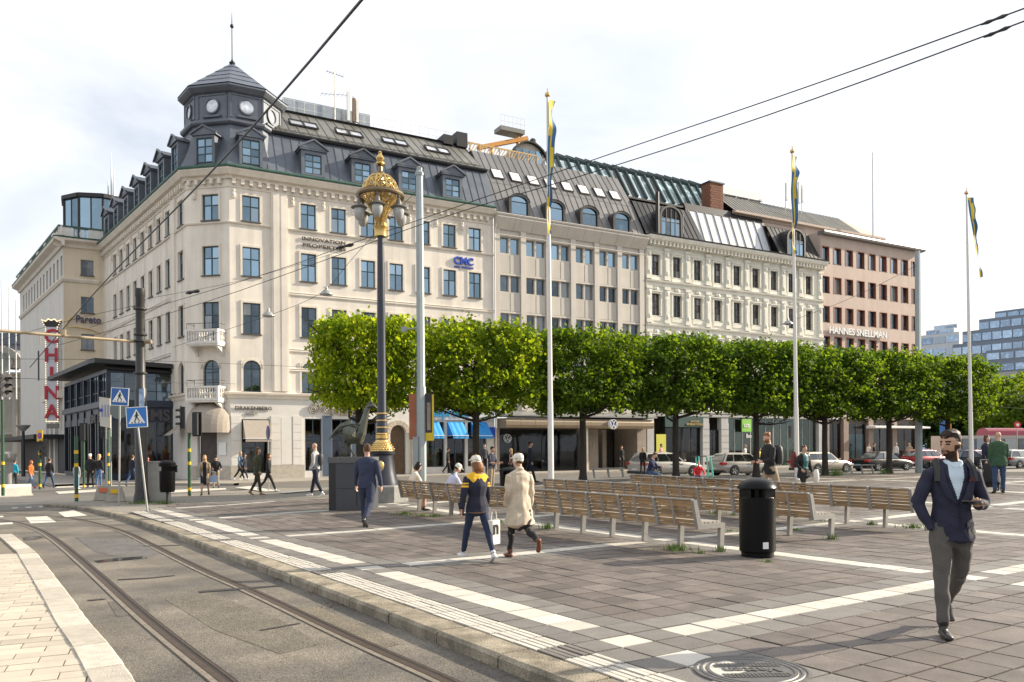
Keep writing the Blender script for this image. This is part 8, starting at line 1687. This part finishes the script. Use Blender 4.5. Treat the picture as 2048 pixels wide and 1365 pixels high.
# ================================================================ vehicles
m_tyre=M('tyre_rubber',(.018,.018,.018),.85); m_rim=M('alloy_rim',(.42,.42,.42),.3,.8); g_car=glassM('car_glass',(.012,.014,.015),.12,wav=.02); m_tail=M('tail_lamp',(.35,.012,.012),.2,var=.05); m_hl=M('head_lamp',(.55,.56,.58),.12); m_plate=M('number_plate',(.6,.6,.58),.5); m_trimb=M('car_trim_black',(.02,.02,.021),.5)
def car(lab,px_,base_y,Y,yawdeg,L,W,H,kind,paint,tail=True,plate=None,first_front=1):
    """local x forward, y left, z up; profile rows give bonnet/roof heights along the length"""
    b=AT(px_,base_y,Y); b=Vector((b.x,b.y,g(b.x,b.y)+RD)); t=thing('parked_car',lab,'car',tuple(b),rad(yawdeg),'cars along the street behind the trees'); hL=L/2; hw=W/2
    belt=.60*H; sill=.17
    # lower body stations: x, half width, z bottom, z belt
    lo=[(-hL,hw*.80,.38,belt*.86),(-hL+.10,hw*.93,.24,belt*.98),(-hL+.45,hw,.18,belt*1.03),(-.4*hL,hw,.17,belt*1.02),(.25*hL,hw,.17,belt*.99),(.50*hL,hw,.17,belt*.96),(.78*hL,hw*.97,.18,belt*.86),(hL-.12,hw*.90,.22,belt*.74),(hL,hw*.74,.32,belt*.58)]
    if kind=='suv': lo=[(x,w_,zb+.06,zt*1.04) for x,w_,zb,zt in lo]
    m=MB(); n=len(lo); K=10
    for x,w_,zb,zt in lo:
        pr=[(w_*.86,zb),(w_*.97,zb+(zt-zb)*.18),(w_,zb+(zt-zb)*.5),(w_*.985,zb+(zt-zb)*.78),(w_*.90,zt-.015),(w_*.6,zt+.02)]; ring=[(x,y,z) for y,z in pr]+[(x,-y,z) for y,z in pr[::-1]]; m.v+=ring
    R=12
    for i in range(n-1):
        for j in range(R-1): m.f.append((i*R+j,i*R+j+1,(i+1)*R+j+1,(i+1)*R+j)); m.m.append(0)
        m.f.append((i*R+R-1,i*R,(i+1)*R,(i+1)*R+R-1)); m.m.append(0)
    m.f.append(tuple(range(R))); m.m.append(0); m.f.append(tuple(range((n-1)*R,n*R))[::-1]); m.m.append(0)
    # cabin: stations of glasshouse along the belt and the roof
    if kind=='sedan': c0,c1,r0,r1=-.68*hL,.42*hL,-.38*hL,.12*hL
    elif kind=='hatch': c0,c1,r0,r1=-.93*hL,.44*hL,-.76*hL,.12*hL
    else: c0,c1,r0,r1=-.95*hL,.40*hL,-.80*hL,.10*hL
    zb=belt*1.0; zr=H-.06; wb=hw*.90; wr=hw*.70
    def cab(z): f=(z-zb)/(zr-zb); return c0+(r0-c0)*f,c1+(r1-c1)*f,wb+(wr-wb)*f
    o=len(m.v)
    for z in (zb-.03,zb+.02,zr-.05,zr):
        a,b_,w_=cab(z); w2=w_*.97 if z==zr else w_; a=a+(.10 if z==zr else 0); b_=b_-(.14 if z==zr else 0)
        m.v+=[(a,-w2*.93,z),(b_,-w2*.90,z),(b_,w2*.90,z),(a,w2*.93,z)]
    for k in range(3):
        for j in range(4): m.f.append((o+k*4+j,o+k*4+(j+1)%4,o+(k+1)*4+(j+1)%4,o+(k+1)*4+j)); m.m.append(0)
    a,b_,w_=cab(zr); m.add([(a+.1,-w_*.9,zr),(b_-.14,-w_*.87,zr),(b_-.14,w_*.87,zr),(a+.1,w_*.9,zr),(a+.3,-w_*.5,H),(b_-.4,-w_*.5,H),(b_-.4,w_*.5,H),(a+.3,w_*.5,H)],[(4,5,6,7),(0,1,5,4),(1,2,6,5),(2,3,7,6),(3,0,4,7)])
    obj('body',m.mesh('body',paint,32),t)
    z0,z1=zb+.05,zr-.05
    def qd(name,p,mt): obj(name,MB().add(p,[(0,1,2,3)]).mesh(name,mt),t)
    a0,b0,w0=cab(z0); a1,b1_,w1=cab(z1)
    for s_ in (-1,1):
        segs=((.06,.34),(.37,.64),(.67,.95)) if kind!='hatch' else ((.06,.26),(.30,.60),(.64,.95))
        for u,v in segs:
            p=[(a0+(b0-a0)*u,s_*(w0*.93+.012),z0),(a0+(b0-a0)*v,s_*(w0*.915+.012),z0),(a1+(b1_-a1)*min(v,.97),s_*(w1*.915+.012),z1),(a1+(b1_-a1)*max(u,.04),s_*(w1*.93+.012),z1)]; qd('side_window',p if s_<0 else p[::-1],g_car)
    qd('rear_window',[(a0-.015,w0*.80,z0+.04),(a0-.015,-w0*.80,z0+.04),(a1-.015,-w1*.84,z1),(a1-.015,w1*.84,z1)],g_car); qd('windscreen',[(b0+.015,-w0*.80,z0),(b0+.015,w0*.80,z0),(b1_+.015,w1*.84,z1),(b1_+.015,-w1*.84,z1)],g_car)
    wr_=.325 if kind!='suv' else .36; wh=MB(); wh.mi=0; wh.lathe([(wr_*.66,-.10),(wr_*.95,-.10),(wr_,-.06),(wr_,.06),(wr_*.95,.10),(wr_*.66,.10)],22,caps=False); wh.mi=1; wh.lathe([(wr_*.66,-.09),(wr_*.60,-.06),(.001,-.05)],22,caps=False); wh.mi=0; wh.lathe([(wr_*.62,-.04),(.001,-.04)],22,caps=False); wh.mi=1
    for k in range(5): a=2*math.pi*k/5; wh.bar((.05*math.cos(a),.05*math.sin(a),-.075),(wr_*.62*math.cos(a),wr_*.62*math.sin(a),-.085),.07,.03,up=(0,0,1))
    wme=wh.xf(Matrix.Rotation(rad(-90),4,'X')).mesh('wheel',[m_tyre,m_rim],40); ar=MB().lathe([(wr_*1.14,0),(.001,0)],22,caps=False); arm=ar.xf(Matrix.Rotation(rad(90),4,'X')).mesh('wheel_arch',m_trimb)
    for x in (-.58*hL,.62*hL):
        for s_ in (-1,1):
            obj('wheel_arch',arm,t,(x,s_*(hw+.004),wr_+.01)); w_=obj('wheel',wme,t,(x,s_*(hw-.075),wr_),(0,0,0 if s_<0 else math.pi))
    for s_ in (-1,1):
        m=MB(); m.box(-hL-.02,-hL+.30,min(s_*hw*.62,s_*hw*.985),max(s_*hw*.62,s_*hw*.985),belt*.80,belt*.98); obj('tail_light',m.mesh('tail_light',m_tail),t)
        m=MB(); m.box(hL-.42,hL-.04,min(s_*hw*.50,s_*hw*.92),max(s_*hw*.50,s_*hw*.92),belt*.56,belt*.72); obj('headlight',m.mesh('headlight',m_hl),t)
        m=MB(); m.ell((.30*hL,s_*(hw+.07),belt+.07),(.08,.10,.07),8,6); obj('wing_mirror',m.mesh('wing_mirror',paint,50),t)
    m=MB(); m.box(-hL-.015,-hL+.02,-.26,.26,.42,.53) ; obj('number_plate',m.mesh('number_plate',plate or m_plate),t); m=MB(); m.box(-hL+.02,-hL+.3,-hw*.9,hw*.9,.2,.36); m.box(hL-.3,hL-.01,-hw*.7,hw*.7,.2,.36)
    for s_ in (-1,1): m.box(-.35*hL,.4*hL,s_*hw*.93-.04,s_*hw*.93+.04,.14,.24); m.box(-.10*hL,-.02*hL,s_*(hw*.99)-.012,s_*(hw*.99)+.012,belt*.84,belt*.87); m.box(.2*hL,.28*hL,s_*(hw*.99)-.012,s_*(hw*.99)+.012,belt*.84,belt*.87)
    obj('lower_trim',m.mesh('lower_trim',m_trimb),t); return t
pt=lambda n,c,me_=.5: M('paint_'+n,c,.28,me_,var=.02,coat=.6)
car('silver estate car behind the fourth tree trunk, rear towards the shop with the green fascia',1331,951,48.5,27,4.55,1.80,1.48,'wagon',pt('silver',(.42,.41,.39))); car('grey silver hatchback beside the mint green scooters',1482,947,51,24,4.25,1.80,1.45,'hatch',pt('warm_silver',(.40,.38,.36))); car('beige silver estate car behind the middle flagpole',1643,940,56,27,4.6,1.82,1.47,'wagon',pt('champagne',(.40,.35,.29))); car('black saloon taxi with a blue number plate before the seventh tree',1764,934,60,24,4.85,1.84,1.46,'sedan',M('paint_black',(.004,.004,.005),.3,0.,var=.02,spec=.3),plate=M('blue_plate',(.02,.25,.5),.5)); car('red hatchback half hidden by the tall grey mast',1853,931,66,26,4.3,1.82,1.55,'suv',pt('red',(.30,.012,.022),.3)); car('dark blue car behind the man in the blazer',1925,932,64,150,4.6,1.82,1.47,'sedan',M('paint_dark_blue',(.008,.010,.018),.3,0.,var=.02,spec=.3)); car('dark red car beyond the far flagpole',1962,926,72,26,4.3,1.8,1.48,'hatch',pt('dark_red',(.22,.012,.02),.3)); car('grey estate car at the right picture edge',2040,927,64,24,4.7,1.83,1.5,'wagon',pt('mid_grey',(.16,.17,.17))); car('white car beyond the couple at the right',2030,916,80,26,4.5,1.8,1.48,'wagon',pt('white',(.6,.6,.58),.1)); car('pale car parked in the reflection behind the man with the bun',1860,920,82,26,4.4,1.8,1.45,'sedan',pt('pale',(.45,.45,.43),.3))
# articulated bus far right
bb=AT(1985,912,88); bb.z=g(bb.x,bb.y)+RD; bus=thing('red_bus','red and grey city bus with a red roof pod beyond the parked cars','bus',tuple(bb),rad(8)); m=MB(); m.box(-6.5,9,-1.25,1.25,.35,1.35); m.box(-6.5,9,-1.22,1.22,2.62,2.95); m.box(-6.5,-6.3,-1.22,1.22,1.35,2.62); m.box(8.8,9,-1.22,1.22,1.35,2.62); obj('body',m.mesh('body',M('bus_grey_cream',(.36,.33,.31),.4,var=.06)),bus)
m=MB(); m.box(-6.5,-2.2,-1.28,-1.25,.35,1.35); m.box(-2.4,9,-1.28,-1.25,.35,1.0); obj('red_panel',m.mesh('red_panel',pt('bus_red',(.25,.012,.03),.1)),bus)
m=MB(); K=8; pr=[(-.95*math.cos(math.pi*k/K),2.95+.85*math.sin(math.pi*k/K)**.6) for k in range(K+1)]; m.prism([(-1.2,y,z) for y,z in pr],(4.6,0,0)); m.prism([(3.45,y*.98,2.95+(z-2.95)*.92) for y,z in pr],(4.2,0,0)); obj('roof_pod',m.mesh('roof_pod',MATS['paint_bus_red'],40),bus)
for k in range(9): x=-6.3+k*1.68; obj('window',MB().box(x+.07,x+1.6,-1.26,-1.2,1.4,2.6).mesh('window',g_car),bus)
for x in (-3.8,5.8): obj('wheel',MB().lathe([(.48,-.15),(.48,.15)],18).xf(Matrix.Rotation(rad(90),4,'X')).mesh('wheel',m_tyre,40),bus,(x,-1.15,.48))
p=AT(2035,850,86); m=MB(); m.lathe([(.001,-.04),(.34,-.04),(.34,.04),(.001,.04)],20,caps=False); m.xf(Matrix.Rotation(rad(90),4,'X')); m.mi=1; m.lathe([(.001,0),(.16,0)],12,caps=False); n0=len(m.v)-24; m.xf(Matrix.Translation((0,-.05,0))@Matrix.Rotation(rad(90),4,'X'),n0); m.mi=2; m.tube((0,.06,-.3),(0,.06,-p.z+.0),.05,n=6); mk('round_red_sign',m,[M('sign_red3',(.5,.02,.03),.4),m_white,m_galv],None,tuple(p),label='round red and white sign on a post above the bus roof',cat='traffic sign')
for x,c_,lb in ((1885,(.05,.16,.42),'small blue banner below the last tree crown'),(1897,(.65,.25,.03),'small orange banner below the last tree crown')): p=AT(x,853,70); mk('street_banner',MB().box(-.25,.25,-.03,.03,-.7,.55),M('banner_'+lb.split()[1],c_,.6,var=.3,scale=3),None,tuple(p),label=lb,cat='banner'); 
# scooters
m_mint=M('mint_paint',(.10,.48,.36),.4)
for x,fy_,lb,rz in ((1418,959,'mint green rental scooter right of the boy in red',20),(1427,959,'second mint green rental scooter next to the hatchback',35),(1395,955,'mint green scooter stem behind the boy in red',10),(1401,955,'innermost mint green scooter stem behind the boy in red',15)):
    p=AT(x,fy_+4,34); p.z=g(p.x,p.y); t=thing('kick_scooter',lb,'scooter',tuple(p),rad(rz),'mint green rental scooters'); m=MB(); m.tube((0,-.0,.15),(0,.16,1.15),.035,n=8); obj('stem',m.mesh('stem',m_mint,40),t); m=MB(); m.tube((-.25,.17,1.16),(.25,.17,1.16),.022,n=6); m.box(-.09,.09,-1.0,-.05,.12,.17); m.tube((0,-.02,.3),(0,-.2,.14),.03,n=6); obj('deck',m.mesh('deck',m_black,40),t); wm=MB(); wm.lathe([(.11,-.03),(.11,.03)],14); wm.xf(Matrix.Rotation(rad(90),4,'Y')); we=wm.mesh('wheel',m_tyre,40); obj('wheel',we,t,(0,0,.11)); obj('wheel',we,t,(0,-1.0,.11))
p=AT(1448,952,33);
